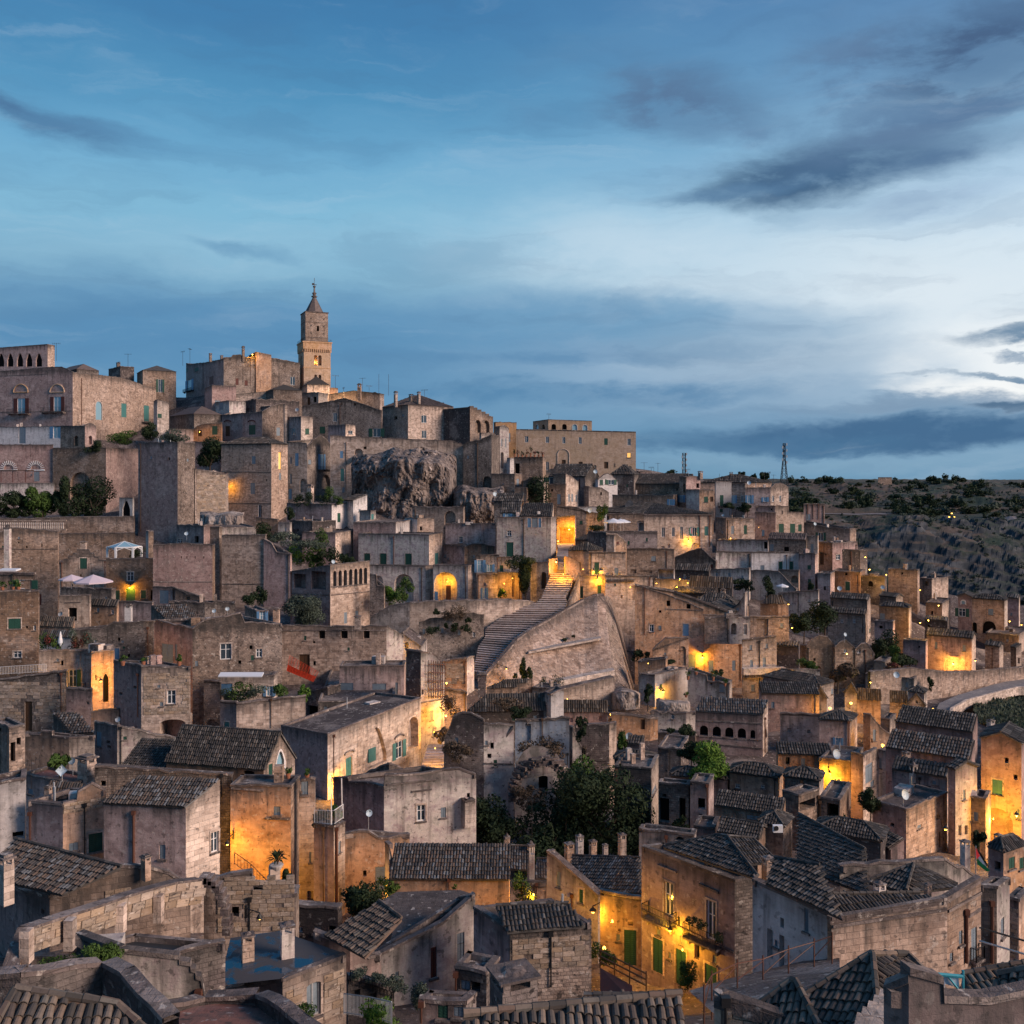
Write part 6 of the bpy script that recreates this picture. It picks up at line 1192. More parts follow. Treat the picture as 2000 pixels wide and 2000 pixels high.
# passage top
h = H('ochre walled house over the upper lit passage', 1087,1180,1185,990,1062, BROWN, D=262, a=4, topL=[(1087,988),(1125,990),(1150,1000),(1180,1004)], w=[(1132,1017,1138,1024, 'g')], jit=.1)
h = H('upper passage back wall glowing deep yellow', 1087,1123,1125,1016,1066, OCHRE, D=256, topL=[(1087,1010),(1123,1006)], w=[(1092,1030,1122,1066, 'Q')])
for f_, (x, y, pw) in enumerate([(1112,1034,2000),(1090,1057,500)]): lamp(('lamp glowing in the upper passage arch', 'small lamp at the top of the upper stairs')[f_], P(x, y, 253), pw, shade=False, r=.2)
h = H('white fronted balcony terrace before the slate barn', 1104,1128,1185,990,1005, WHITE, D=270, base=3, a=20, b=5)
tree('small yellow green tree on the ochre terrace', 1175,990,1022,24,258, LGREEN, 900,.25)
for i, (x, w_) in enumerate(((1198,42),(1212,34),(1218,28))): umbrella(('front white cafe parasol on the terrace', 'second white cafe parasol on the terrace', 'third white cafe parasol on the terrace')[i], x, 1012+i, 1040, w_, 258+i*3, 'canvas_white', .2+i, 'white parasols on the cafe terrace')
h = H('small white cafe canopy posts on the terrace', 1245,1260,1262,1018,1040, WHITE, D=262, base=0, dep=1, w=[(1248,1021,1259,1040, 'Q')], name='canopy', cat='canopy')
h = H('mauve rendered terrace block with cafe parasols on top', 1150,1284,1288,1037,1082, PINK, D=250, a=2, jit=.02, courses=[('L', 1206,1042,1284,1042)])
shrub('clipped dark hedge at the cafe terrace edge', 1165,1027,1038,36,248, LDARK, 700,.2)
h = H('dark plain wall behind the cafe parasols', 1185,1262,1265,1003,1045, BROWN, D=274, a=3)
h = H('long hip tiled roof house behind the cafe terrace', 1150,1255,1390,1003,1040, BROWN, D=276, a=55, b=2, roof='hip', rise=2.8)
mun = h = H('long cream palace with five tall windows and a lit arch', 1258,1391,1396,1005,1090, CREAM, D=260, a=3, jit=.02, dep=12, w=[(1292,1030,1299,1049, 'w'),(1312,1030,1318,1048, 'w'),(1328,1029,1334,1053, 'w'),(1352,1030,1361,1047, 'T'),(1376,1028,1383,1046, 't'),(1351,1060,1365,1086, 'N'),(1304,1062,1309,1070, 'd'),(1290,1066,1299,1072, 'a')], courses=[('L', 1259,1009,1391,1009)])
flamp('lamp over the lit arch of the long cream palace', h, 'L', 1344,1055,420,1.1, r=.2); drainpipe(h, 'L', 1367,1008,1068, r=.1); drainpipe(h, 'L', 1386,1008,1068, r=.1)
fl = empty('flag', tuple(P(1350,1045,258)), 'small tricolour flag hung from the cream palace window', 'flag')
for i, c in enumerate(('flag_green', 'flag_white', 'flag_red')): q = MB(); q.box(tuple(P(1347+i*1.6,1042,257.6)), (.2,0,0),(0,.05,0),(0,0,1.4)); q.build('stripe', c, fl)
h = H('ragged topped stone house with tall lit lantern windows', 1150,1222,1224,1078,1150, CREAM, D=214, a=2, w=[(1161,1098,1170,1122, 'g'),(1200,1109,1208,1128, 'k'),(1173,1108,1178,1114, 's')], jit=.05, dep=8, deck=TILE)
for i, (x, y) in enumerate(((1159,1115),(1173,1115))): flamp(('left', 'right')[i]+' lantern beside the balcony door of the ragged stone house', h, 'L', x, y, 60,.4, r=.2)
for i, x in enumerate((1196,1211)): flamp(('left', 'right')[i]+' low wall lamp by the small door of the ragged stone house', h, 'L', x, 1124,22,.5, r=.12)
h = H('dark hip roofed house beside the upper steps', 1110,1150,1178,1074,1130, OCHRE, D=219, a=14, b=30, roof='hip', rise=1.6, w=[(1128,1098,1134,1115, 'n')])
lamp('small lamp on the ledge of the hip roofed house', P(1139,1112,215.5), 60, shade=False, r=.14)
h = H('jumble of ruined chimneys and low roofs behind the hip roof', 1148,1184,1224,1048,1082, DARK, D=230, matR=BROWN, jit=.35, topR=[(1184,1040),(1200,1042),(1215,1050),(1224,1058)], w=[(1204,1058,1209,1063, 'r')])
h = H('tall cream chimney block among the ruined roofs', 1184,1200,1202,1045,1075, CREAM, D=227, base=4)
h = H('dark low roof with rounded end by the upper steps', 1124,1160,1182,1055,1078, RUBBLE, D=236, roof='hip', rise=1.3)
sw = h = H('lit corner house right of the stairs with two dark doors', 1105,1182,1190,1122,1190, CREAM, D=209, a=6, b=70, w=[(1133,1145,1139,1168, 'D'),(1167,1143,1174,1162, 'g')], topL=[(1105,1165),(1128,1125),(1182,1122)])
flamp('street lamp lighting the corner wall right of the stairs', h, 'L', 1167,1130,520,1.0, r=.22)
h = H('long parapet with corbel table over the lane', 1182,1275,1280,1124,1190, CREAM, D=208, a=1, jit=.02, w=[(1232,1143,1244,1172, 'N')])
q = MB()
for i in range(22): s_, z = h.L.sz(1184+i*2.5,1137); q.box(h.L.pt(s_, z, 0), (.16,0,0),(0,-.3,0),(0,0,.6))
o_ = q.build('corbel_table', 'coping', h.root); o_['kind'] = 'stuff'
lamp('lamp beside the arched gate at the end of the corbelled parapet', P(1231,1147,205), 160, shade=False, r=.14)
# great staircase: each step a solid block between its two edges
st = empty('great_staircase', tuple(P(940,1312,172)), 'long worn stone staircase climbing from the valley between two ramparts', 'staircase')
SL = [(924,1312,172),(934,1266,181),(947,1248,184),(948,1231,187.5),(976,1210,191),(1012,1190,195),(1046,1180,197.5),(1058,1170,200),(1066,1148,206),(1073,1132,210),(1076,1120,213)]
SRR = [(952,1316,171),(990,1270,178),(1008,1250,182),(1040,1226,187),(1070,1208,191),(1104,1190,195),(1108,1178,198),(1104,1166,201),(1117,1146,206),(1121,1130,210),(1104,1118,213)]
def lerp3(T_, y):
    T_ = sorted(T_, key=lambda q: q[1]); return P(float(np.interp(y, [q[1] for q in T_], [q[0] for q in T_])), y, float(np.interp(y, [q[1] for q in T_], [q[2] for q in T_])))
def steps(root, TL, TR, n, hgt, mat='step_stone', name='step'):
    yl = (max(q[1] for q in TL), min(q[1] for q in TL)); yr = (max(q[1] for q in TR), min(q[1] for q in TR))
    zs = []
    for i in range(n+1):
        f_ = i/n; a_ = lerp3(TL, yl[0]+(yl[1]-yl[0])*f_); b_ = lerp3(TR, yr[0]+(yr[1]-yr[0])*f_); zs.append((a_, b_))
    for i in range(n):
        (a0, b0), (a1, b1) = zs[i], zs[i+1]; z = max(a0.z, b0.z)*.5+min(a0.z, b0.z)*.5; zt = (a1.z+b1.z)/2; m_ = MB()
        A = [(a0.x, a0.y), (b0.x, b0.y), (b1.x, b1.y+.5), (a1.x, a1.y+.5)]; top = zt+random.uniform(-.01,.01); bot = z-1.2
        i0 = m_.verts([(x, y, top) for x, y in A]+[(x, y, bot) for x, y in A]); k0, k1 = m_.mi(mat), m_.mi(BROWN); m_.faces([[i0, i0+1, i0+2, i0+3]], k0); m_.faces([[i0+4, i0+5, i0+1, i0], [i0+5, i0+6, i0+2, i0+1], [i0+7, i0+4, i0, i0+3]], k1); m_.box((a0.x, a0.y-.16, top-.06), (b0.x-a0.x, b0.y-a0.y, 0),(0,.17,0),(0,0,.075), k0); m_.build(name, None, root)  # risers and sides darker than treads: their shade is put into the colour
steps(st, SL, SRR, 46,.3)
s2 = empty('upper_stairs', tuple(P(1095,1118,213)), 'narrow yellow lit upper flight of stairs under the passage', 'staircase')
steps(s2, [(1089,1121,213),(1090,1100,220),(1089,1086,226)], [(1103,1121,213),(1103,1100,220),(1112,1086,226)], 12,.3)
s3 = empty('topmost_stairs', tuple(P(1098,1086,227)), 'topmost flight of steps climbing into the glowing passage', 'staircase')
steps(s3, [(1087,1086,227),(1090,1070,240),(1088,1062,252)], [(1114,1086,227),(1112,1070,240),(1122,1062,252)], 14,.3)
h = H('tall yellow lit wall right of the upper flight', 1103,1104,1132,1088,1140, OCHRE, D=212, b=30, a=40, topR=[(1104,1086),(1132,1100)], cop=False, dep=1)
h = H('yellow lit wall left of the upper flight', 1072,1089,1090,1090,1135, OCHRE, D=214, a=-35, cop=False, dep=1, w=[(1082,1104,1088,1122, 'd')])
lamp('lamp on the corner above the upper flight of stairs', P(1086.5,1097,209.5), 1300, r=.22); lamp('hidden lamp behind the lit wall of the upper flight', P(1100,1122,208), 1000, shade=False, r=.1)
wallrun('curving parapet on the right side of the upper stairs', [(1105,1190),(1118,1165),(1128,1140),(1134,1118)], [1205,1185,1165,1145], Ds=[197,201,206,211], mat=BEIGE, th=.5)
# ramp bastion
def ramp_bastion():
    root = empty('ramp_bastion', tuple(P(1100,1350,172)), 'huge sloping stone rampart with battered right corner beside the great stairs', 'rampart'); m_ = MB(); m_.mi(BEIGE)
    T_ = [(950,1322,169),(990,1276,175.5),(1010,1252,179.5),(1042,1229,184),(1075,1211,188),(1108,1192,192),(1140,1174,195),(1166,1164,196),(1180,1163,197.5)]
    B_ = [(945,1390,165),(985,1380,166),(1005,1380,167),(1040,1380,168),(1080,1380,169),(1115,1380,170),(1145,1380,171),(1178,1380,171),(1205,1385,170)]
    tp = [P(*q) for q in T_]; bt = [P(*q) for q in B_]; n = len(tp); rowsN = 10; A = []; DT = []
    for j in range(rowsN+1):
        for i in range(n): A.append(tuple(tp[i].lerp(bt[i], j/rowsN))); DT.append((tp[i].z-bt[i].z)*j/rowsN)
    i0 = m_.verts(A, DT); m_.faces([[i0+j*n+i, i0+(j+1)*n+i, i0+(j+1)*n+i+1, i0+j*n+i+1] for j in range(rowsN) for i in range(n-1)])
    C2 = [P(1180,1163,197.5), P(1192,1167,202), P(1203,1180,214)]; D2 = [P(1205,1385,170), P(1237,1385,175), P(1248,1380,190)]
    for k in range(2):
        for j in range(6):
            a_, b_, c_, d_ = C2[k].lerp(D2[k], j/6), C2[k+1].lerp(D2[k+1], j/6), C2[k+1].lerp(D2[k+1], (j+1)/6), C2[k].lerp(D2[k], (j+1)/6); m_.poly([tuple(d_), tuple(c_), tuple(b_), tuple(a_)], m_.mi(RUBBLE), [8,8,8,8])
    m_.poly([tuple(q) for q in (tp[-1], C2[1], C2[2], P(1150,1160,212))]); m_.build('wall', None, root)
    c_ = MB()
    for p_, q_ in zip(tp[:-1], tp[1:]): d_ = Vector((q_.x-p_.x, q_.y-p_.y, 0)).normalized(); n_ = np.array([-d_.y, d_.x, 0]); c_.box(np.array(p_)-n_*.06-np.array([0,0,.12]), np.array(q_)-np.array(p_), n_*.7,(0,0,.5))
    c_.build('parapet', 'coping', root)
    for (a_, b_, da, db, w_) in (((1032,1276),(1174,1249), 178,184.5,.35), ((1088,1340),(1200,1318), 170.5,176,.9)):
        l_ = MB(); p_, q_ = P(*a_, da), P(*b_, db); l_.box(tuple(p_-Vector((0,.4,0))), tuple(q_-p_), (0,2.5,0),(0,0, w_)); l_.build('ledge', CREAM, root)
ramp_bastion()
wallrun('low lower rampart wall under the ledge with the lit niche', [(1096,1346),(1150,1333),(1200,1322)], 1385, Ds=[165,167,169], mat=CREAM, th=1.5)
tree('dark columnar climber on the ramp bastion', 1022,1292,1336,18,168.5, LDARK, 1500,.2, lumps=10); shrub('second smaller climber on the ramp bastion', 1034,1306,1326,12,168.4, LDARK, 420,.18)
for i, (x, y, s_) in enumerate(((1104,1250,7),(1120,1242,4),(1193,1233,14),(1090,1328,22),(1060,1330,14),(1005,1320,8))): shrub(('small tuft growing in the upper rampart wall', 'tiny tuft growing right of the upper tuft', 'dark tuft on the shaded side of the rampart', 'row of weeds on the rampart ledge', 'weeds below the columnar climber', 'small bush beside the lit ramp hut')[i], x, y-s_/2, y+s_/2, s_, (184,184.5,192,169,168,167)[i], LDARK, 160,.16)
lamp('lamp bracket lighting the foot of the ramp bastion', P(989,1306,167), 260, arm=(-1.6,1.4), r=.15); lamp('orange ground lamp beside the ramp bastion hut', P(1003,1332,164), 60, shade=False, r=.1); lamp('small lamp behind the tiled shed of the ramp bastion', P(1028,1337,163.6), 70, shade=False, r=.12)
lamp('lantern in the niche of the lower rampart wall', P(1108,1366,161.5), 60, shade=False, r=.15)
wallrun('rough cream rampart wall with weeds left of the stairs', [(724,1206),(760,1184),(800,1176),(870,1173),(930,1172),(1000,1170),(1046,1176)], [1262,1272,1280,1270,1262,1235,1190], Ds=[192,191,190,190,190.5,193,199], mat=CREAM, th=1.0, jit=.15)
h = H('bulging lower rampart buttress with hanging weeds', 818,945,948,1205,1275, RUBBLE, D=185, a=-6, topL=[(818,1215),(850,1206),(900,1196),(925,1196),(945,1200)], cop=False, jit=.3)
for i, (x, y, s_, m_) in enumerate(((893,1192,30, LDRY), (875,1198,20, LDRY), (853,1195,9, LDARK), (843,1232,20, LDARK), (887,1225,12, LDARK), (909,1228,16, LDARK), (912,1214,11, LDARK), (872,1223,7, LDARK), (902,1205,10, LDRY))): shrub(('large dry reddish bush', 'smaller dry reddish bush', 'small dark tuft at the left', 'tall dark plant at the lower left', 'small round dark plant', 'low dark plant pair', 'dark tuft above the plant pair', 'tiny dark tuft', 'dry tuft at the right')[i]+' on the rampart buttress', x, y-s_/2, y+s_/2, s_, 183.2-(i == 3), m_, 380,.17)
# orange shaft and block around alley
h = H('warm lit block wall of coursed stone above the alley', 862,912,926,1287,1345, OCHRE, D=166, a=4, b=60, matR=PALE, topL=[(862,1290),(912,1285)], blocks=[('L', 868,1292,910,1336,1.0,.5)])
lamp('lamp hanging over the middle alley bend', P(872,1334,158), 420, shade=False, r=.2)
h = H('windowed stone hall with three small dark arches', 549,755,788,1222,1335, BEIGE, D=164, a=1, b=50, matR=PALE, topR=[(755,1222),(788,1240)], dep=12, w=[(623,1230,635,1247, 's'),(666,1229,679,1247, 's'),(710,1229,722,1247, 's'),(584,1278,605,1322, 'n'),(790,1252,799,1268, 'N')], courses=[('L', 549,1232,754,1232)])
chimney(h, 699,1202,1222,1.0,-2, RUBBLE); chimney(h, 540,1187,1210,1.0,2)
h = H('pale rampart end house with small lit arch', 784,822,834,1236,1300, PALE, D=170, w=[(790,1254,798,1270, 'N')], topL=[(784,1234),(822,1262)], a=4); lamp('warm lamp inside the small arch at the rampart end', P(795,1268,168), 90, shade=False, r=.1)
net = MB(); c_ = [P(566,1280,162), P(622,1312,160), P(612,1332,159), P(560,1310,161)]; nn_ = 10
for i in range(nn_+1):
    f_ = i/nn_; net.tube(c_[0].lerp(c_[1], f_), c_[3].lerp(c_[2], f_), .03, n=4); net.tube(c_[0].lerp(c_[3], f_), c_[1].lerp(c_[2], f_), .03, n=4)
net.poly([tuple(c_[0].lerp(c_[3], .6)), tuple(c_[3]), tuple(c_[2]), tuple(c_[1].lerp(c_[2], .5)), tuple(c_[0].lerp(c_[2], .45)-Vector((0,0,.5)))]); tag(net.build('safety_net', 'red_net'), 'torn orange red safety net on the stone hall front', 'safety net')
h = H('stained lilac plaster house with grey window blocks', 663,789,792,1299,1368, PINK, D=150, a=-3, jit=.05, w=[(664,1334,690,1362, 'k'),(727,1335,754,1362, 'k'),(772,1333,777,1360, 'k')])
h = H('low grey dish terrace before the lilac plaster house', 621,770,800,1366,1405, RUBBLE, D=142, a=-6, jit=.05)
h = H('grey brown court wall between ashlar terrace and lilac house', 598,640,665,1345,1410, RUBBLE, D=146, topL=[(598,1352),(640,1342)], w=[(600,1378,621,1412, 'd')])
h = H('narrow pink tower house with iron grille on its front', 793,822,868,1280,1460, DARK, D=141, a=40, b=38, matR=PALE, topR=[(822,1272),(845,1275),(868,1296)], w=[(840,1388,846,1407, 'k'),(844,1420,848,1438, 'k')], courses=[('R', 822,1374,867,1366)])
g_ = MB(); f = h.R
for i in range(8): g_.tube(f.pt(*f.sz(834+i*4.5,1362), .5), f.pt(*f.sz(834+i*4.5,1288+i*.6), .5), .07, n=5)
for y in (1296,1312,1328,1344,1358): g_.tube(f.pt(*f.sz(832, y), .55), f.pt(*f.sz(867, y+1), .55), .07, n=5)
g_.build('iron_grille', 'rust_iron', h.root)
lamp('wall lamp in the deep yellow alley', P(871,1398,141), 700, shade=False, r=.2); lamp('low lamp above the alley steps', P(848,1430,136), 420, shade=False, r=.12, glow=False, name='alley_lamp')
h = H('glowing stone wall closing the middle alley', 866,912,918,1352,1480, OCHRE, D=147, a=-10, topL=[(866,1345),(912,1352)], jit=.3)
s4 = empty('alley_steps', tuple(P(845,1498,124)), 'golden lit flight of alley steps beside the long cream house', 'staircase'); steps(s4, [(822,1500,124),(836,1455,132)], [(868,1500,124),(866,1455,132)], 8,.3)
lamp('shaded lamp over the golden alley steps', P(850,1462,124.5), 260, shade=False, r=.1, glow=False, name='step_lamp')
# long cream house
lc = h = H('long cream house with great pointed niche and teal shutters', 549,640,822,1433,1560, PINK, D=118, a=44, b=62, matR=CREAM, topL=[(549,1416),(640,1433)], topR=[(640,1433),(822,1362)], jit=.03, w=[(675,1479,687,1518, 't'),(714,1420,755,1495, 'O'),(773,1448,786,1481, 'T'),(797,1400,817,1462, 'N')])
for x, y in ((681,1470),(779,1438)):
    f = h.R; s0, z0 = f.sz(x-9, y+4); s1, z1 = f.sz(x+9, y-7); q = MB(); pp = arch_pts(min(s0, s1), max(s0, s1), min(z0, z1), max(z0, z1), 'seg')
    for p0, p1 in zip(pp[1:-1], pp[2:-1]): q.tube(f.pt(p0[0], p0[1], .12), f.pt(p1[0], p1[1], .12), .12, n=5)
    q.build('hood_moulding', 'coping', h.root)
q = MB(); f = h.R; s0, zb_ = f.sz(724,1491); s1, zt_ = f.sz(738,1459); q.box(f.pt(s0, zb_, -.42), np.array([f.u[0], f.u[1], 0])*(s1-s0), (f.n[0]*.1, f.n[1]*.1,0),(0,0, zt_-zb_)); q.build('door', 'teal_paint', h.root)
flamp('bright wall lamp where the cream house meets the pink wall', h, 'R', 648,1525,760,1.2, r=.25)
dish('blue white dish on the grey terrace roof', 711,1374,139,.55)
# courtyard houses
h = H('stepped parapet house with dish below the long cream house', 652,750,930,1534,1660, PINK, D=97, a=40, b=14, matR=PALE, topL=[(652,1518),(680,1518),(682,1526),(722,1528),(750,1536)], topR=[(750,1536),(752,1513),(800,1512),(850,1505),(897,1500),(930,1512)], jit=.06, w=[(814,1572,831,1604, 'w'),(861,1577,871,1597, 'k'),(912,1549,918,1558, 'd')], courses=[('R', 755,1534,852,1524), ('R', 804,1548,843,1543)])
h2 = H('boxed oriel closet on the right of the stepped parapet house', 899,908,928,1564,1618, PALE, D=98, base=.2, matR=CREAM, w=[(913,1576,915,1584, 'd')], zb=P(908,1618,98).z, name='oriel_closet', cat='closet', deck='coping')
dish('large blue white dish on the mauve courtyard wall', 721,1588,90,.46)
h = H('black tarred roof terrace behind the stepped parapet', 705,760,815,1500,1535, RUBBLE, D=104, topL=[(705,1512),(760,1490)], topR=[(760,1490),(815,1508)])
h = H('cream pier house with railed balcony over the court', 584,615,616,1546,1750, CREAM, D=89, a=-5, topL=[(584,1545),(588,1522),(607,1518),(615,1520)], w=[(588,1526,602,1553, 'k'),(604,1664,608,1685, 'k'),(600,1740,612,1765, 'd')])
bh = h = H('mauve corner house with brown drainpipe under the white railing', 613,652,674,1613,1780, PINK, D=84, a=20, b=55, matR=CREAM, jit=0, w=[(661,1643,666,1666, 'k'),(662,1735,667,1762, 'd')])
drainpipe(h, 'R', 656,1620,1765, r=.12)
f, g2 = h.L, h.R; railing(h.root, [f.pt(*f.sz(613,1611), -.1), f.pt(*f.sz(651,1612), -.1), g2.pt(*g2.sz(672,1599), -.1)], 1.25,.16, 'white_paint', th=.02)
q = MB(); q.tube(P(647,1610,84), P(647,1518,84), .05, n=6); tag(q.build('flag_pole', 'white_paint'), 'slim white pole rising from the railed balcony', 'pole'); q = MB(); q.tube(P(668,1580,88), P(667,1520,88), .05, n=6); tag(q.build('flag_pole', 'white_paint'), 'second white pole behind the railed balcony', 'pole')
for i, (x, y) in enumerate(((618,1598),(632,1592),(655,1590))): shrub(('low pot plants on the railed balcony', 'taller plant on the railed balcony', 'climbing plant on the balcony corner')[i], x, y-12, y+10,18,85.5, LDARK if i < 2 else LGREEN, 300,.12)
for i, (x, y, y2) in enumerate(((563,1494,1520),(600,1503,1518))): pot_plant(('large potted plant beside the pointed window gable', 'potted plant on the pier parapet')[i], x, y, y2,18,88.5)
h = H('ochre lit courtyard wall with boarded door', 672,758,800,1632,1770, OCHRE, D=86, a=-8, b=30, topL=[(672,1628),(700,1622),(758,1636)], w=[(733,1693,755,1742, 'k'),(709,1700,716,1712, 's')], jit=.25)
lamp('hidden lamp warming the ochre courtyard wall', P(705,1745,81), 210, shade=False, r=.1, glow=False, name='court_lamp')
cy = tree('palm like cycad in a white urn on the lit pier', 541,1650,1700,48,74, LDARK, 10,.1, trunk=True, name='cycad')
q = MB(); c_ = P(541,1680,74)
for k in range(38):
    a_ = k*2.4; el = .1+(k % 6)*.2; L = .95; d_ = Vector((math.cos(a_)*math.cos(el), math.sin(a_)*math.cos(el), math.sin(el)))*L; m_ = c_+d_*.55+Vector((0,0,.12)); e_ = c_+d_+Vector((0,0,-.12)); w_ = d_.cross(Vector((0,0,1))).normalized()*.09
    q.poly([tuple(c_), tuple(m_-w_), tuple(e_), tuple(m_+w_)])
q.build('fronds', LDARK, cy)
ur = empty('urn_pillar', tuple(P(541,1745,74)), 'square stone pillar carrying a white urn in the orange court', 'pillar'); q = MB(); c_ = P(536,1745,74); q.cbox(tuple(c_), .75,.75,2.0,.4); q.build('shaft', CREAM, ur); q = MB(); c_ = P(540,1692,74); q.lathe(tuple(c_-Vector((0,0,.25))), [(.3,-.05), (.34,0), (.5,.28), (.55,.38), (.5,.42), (.01,.4)], 14); q.build('urn', WHITE, ur)
tree('dark upright bush beside the urn pillar', 558,1702,1745,20,75.5, LDARK, 700,.14)
q = MB(); q = railing(empty('iron_handrail', tuple(P(505,1740,76)), 'rusty iron handrails descending to the orange court', 'railing'), [P(458,1688,82), P(490,1712,78), P(520,1744,74)], 1.0,.8, 'rust_iron')
# ruins
rn = h = H('ruined stone tower with stub stair and blue room walls', 867,945,1004,1412,1600, DARK, D=118, a=10, b=8, matR=PALE, topL=[(867,1500),(868,1440),(885,1398),(920,1392),(945,1405)], topR=[(945,1412),(1004,1416)], jit=.3, w=[(952,1472,960,1481, 'd')], courses=[('R', 946,1492,1003,1494)])
h = H('broken plaster room left of the ruined tower', 885,938,946,1398,1450, PINK, D=121, jit=.35, a=-15)
h = H('roofless room with bright blue plaster wall in the ruin', 1006,1112,1120,1400,1480, 'blue_plaster', D=127, a=-2, topL=[(1006,1405),(1028,1403),(1030,1412),(1040,1404),(1112,1402)], jit=.25, w=[(1026,1405,1037,1450, 'd')])
h = H('broken barrel vault with a dark doorway in the ruin', 1006,1116,1124,1468,1600, PALE, D=117, a=-5, topL=[(1006,1540),(1008,1490),(1022,1468),(1040,1456),(1060,1458),(1085,1468),(1105,1492),(1116,1540)], jit=.35, w=[(1052,1515,1070,1553, 's')], cop=False, dep=5)
vt = MB(); c_ = P(1060,1556,116); R_ = 3.3
for i in range(26):
    a_ = math.pi*i/25; 
    for k in range(3): r0 = R_+.1+k*.28; q_ = Vector((c_.x-math.cos(a_)*r0, c_.y-1.0+random.uniform(-.25,.25), c_.z+math.sin(a_)*r0*1.25)); vt.cbox(tuple(q_-Vector((0,0,.15))), random.uniform(.3,.5), random.uniform(.8,1.6), random.uniform(.22,.36), a_)
o_ = vt.build('vault_rubble', DARK, h.root); o_['kind'] = 'stuff'
h = H('slender white edged pillar wall of the ruin right side', 1112,1118,1136,1440,1590, DARK, D=119, matR=PALE, topR=[(1118,1420),(1126,1440),(1136,1458)], jit=.4)
h = H('long dark tiled roof with weeds above the ruin', 912,1062,1100,1385,1420, DARK, D=134, a=-4, b=26, roof='sL', rise=2.0, matR=PALE)
chimney(h, 941,1313,1352,1.1,1, DARK, D=136)
h = H('pale side wall end of the weedy roof', 1064,1076,1101,1358,1400, PALE, D=133, topR=[(1076,1355),(1101,1344)], matR=WHITE)
h = H('low pink house with long striped tile roof by the rampart', 1101,1185,1188,1388,1425, PINK, D=150, a=2, roof='sL', rise=1.6)
h = H('small low roofs below the ramp bastion hut', 950,1000,1040,1340,1360, BROWN, D=158, roof='sL', rise=1.0, topL=None, a=-10, b=20)
h = H('low walled yard right of the ramp bastion hut', 1040,1078,1095,1345,1362, PALE, D=156)
h = H('dark grey ruined house wall right of the ruin', 1122,1190,1204,1428,1560, DARK, D=124, a=2, b=35, matR=CREAM, topL=[(1122,1415),(1190,1412)], jit=.15, w=[(1143,1497,1148,1502, 'd')], courses=[('L', 1125,1484,1190,1487)])
for i, (x, y, s_, w_, m_) in enumerate(((898,1468,26,40, LDRY), (880,1380,40,26, LDRY), (1048,1460,26,60, LDRY), (1078,1468,22,44, LDRY), (1020,1550,24,34, LDRY), (1050,1565,26,60, LDRY), (985,1377,16,60, LDRY), (1016,1392,22,36, LDARK), (1134,1420,34,16, LDARK), (865,1435,22,22, LDRY), (1140,1470,26,14, LDRY))): shrub(('dry weeds on the broken stair of the ruin', 'dry bush beside the alley wall', 'dead grass on top of the broken vault', 'dead grass right on the broken vault', 'dry weeds at the foot of the ruined tower', 'heap of dry weeds before the vault', 'dry grass on the dark tiled roof', 'dark ivy on the ruin wall', 'dark ivy on the white edged pillar', 'dry reddish bush on the alley corner', 'rusty weeds on the ruined wall')[i], x, y-s_/2, y+s_/2, w_, (116,140,119,118,114,113,131,128,118,126,120)[i], m_, 900,.16)
for i, (x, yt_, yb_, w_, m_, D_, n_) in enumerate(((1180,1515,1680,190, LDARK, 102,9000),(1110,1530,1680,130, LDARK, 104,6000),(1150,1498,1560,80, LGREEN, 107,3000),(960,1568,1665,110, LDARK, 103,5200),(1060,1600,1700,120, LDARK, 100,4200))): tree(('huge dark fig tree crown in the valley middle', 'dark tree crown left of the huge fig', 'lighter green crown before the broken vault', 'dark shrub tree below the ruined tower', 'low dark tree mass behind the chimneys')[i], x, yt_, yb_, w_, D_, m_, n_, .22, lumps=16, group='trees in the valley hollow')
# ================================================================== right side, upper rows
h = H('grey house corner with narrow blue windows under the aerials', 1327,1340,1368,935,1000, BROWN, D=295, matR=PINK, topR=[(1340,931),(1352,929),(1368,930)], w=[(1327,967,1335,981, 'B'),(1334,945,1338,962, 'd'),(1360,944,1366,953, 'd')])
chimney(h, 1368,920,932,1.2,2)
h = H('lilac wall house with yellow lit terrace room and railing', 1340,1366,1394,956,1005, PALE, D=288, matR=OCHRE, a=55, b=6, w=[(1375,970,1383,981, 'g'),(1387,970,1393,980, 'n')])
h = H('white rubble tower house with green balcony door', 1396,1398,1429,940,1005, WHITE, D=292, a=70, b=4, w=[(1406,967,1413,988, 'g'),(1406,994,1412,1000, 'g')]); balcony(h, 'R', 1402,1417,988,1.0,1.2)
h = H('wide tiled roof house with skylights below the two masts', 1368,1455,1512,942,975, BEIGE, D=305, a=10, b=30, roof='hip', ry=927); chimney(h, 1428,922,930,1.0,5); antenna('thick aerial beside the skylight roof', 1405,925,935,300,-1)
h = H('house with tall blue shuttered window right of the white tower', 1429,1455,1458,945,1005, BEIGE, D=291, w=[(1430,967,1436,983, 'B'),(1447,968,1452,980, 'w')])
h = H('tower house with curved gable and pale double window', 1455,1505,1540,955,1060, PINK, D=284, matR=BEIGE, a=10, b=35, topR=[(1505,952),(1514,944),(1524,943),(1535,948),(1540,952)], w=[(1460,967,1468,983, 'B'),(1491,971,1498,980, 'B'),(1508,968,1512,980, 'w'),(1522,968,1526,980, 'w')])
h = H('cream house with two big green shuttered doors and low wing', 1476,1514,1570,1003,1068, PINK, D=274, a=20, b=6, matR=CREAM, topR=[(1514,988),(1541,988),(1541.5,1000),(1570,1001)], w=[(1521,1023,1531,1045, 'g'),(1543,1023,1553,1045, 'g'),(1559,1024,1566,1038, 'g'),(1505,993,1508,997, 's')])
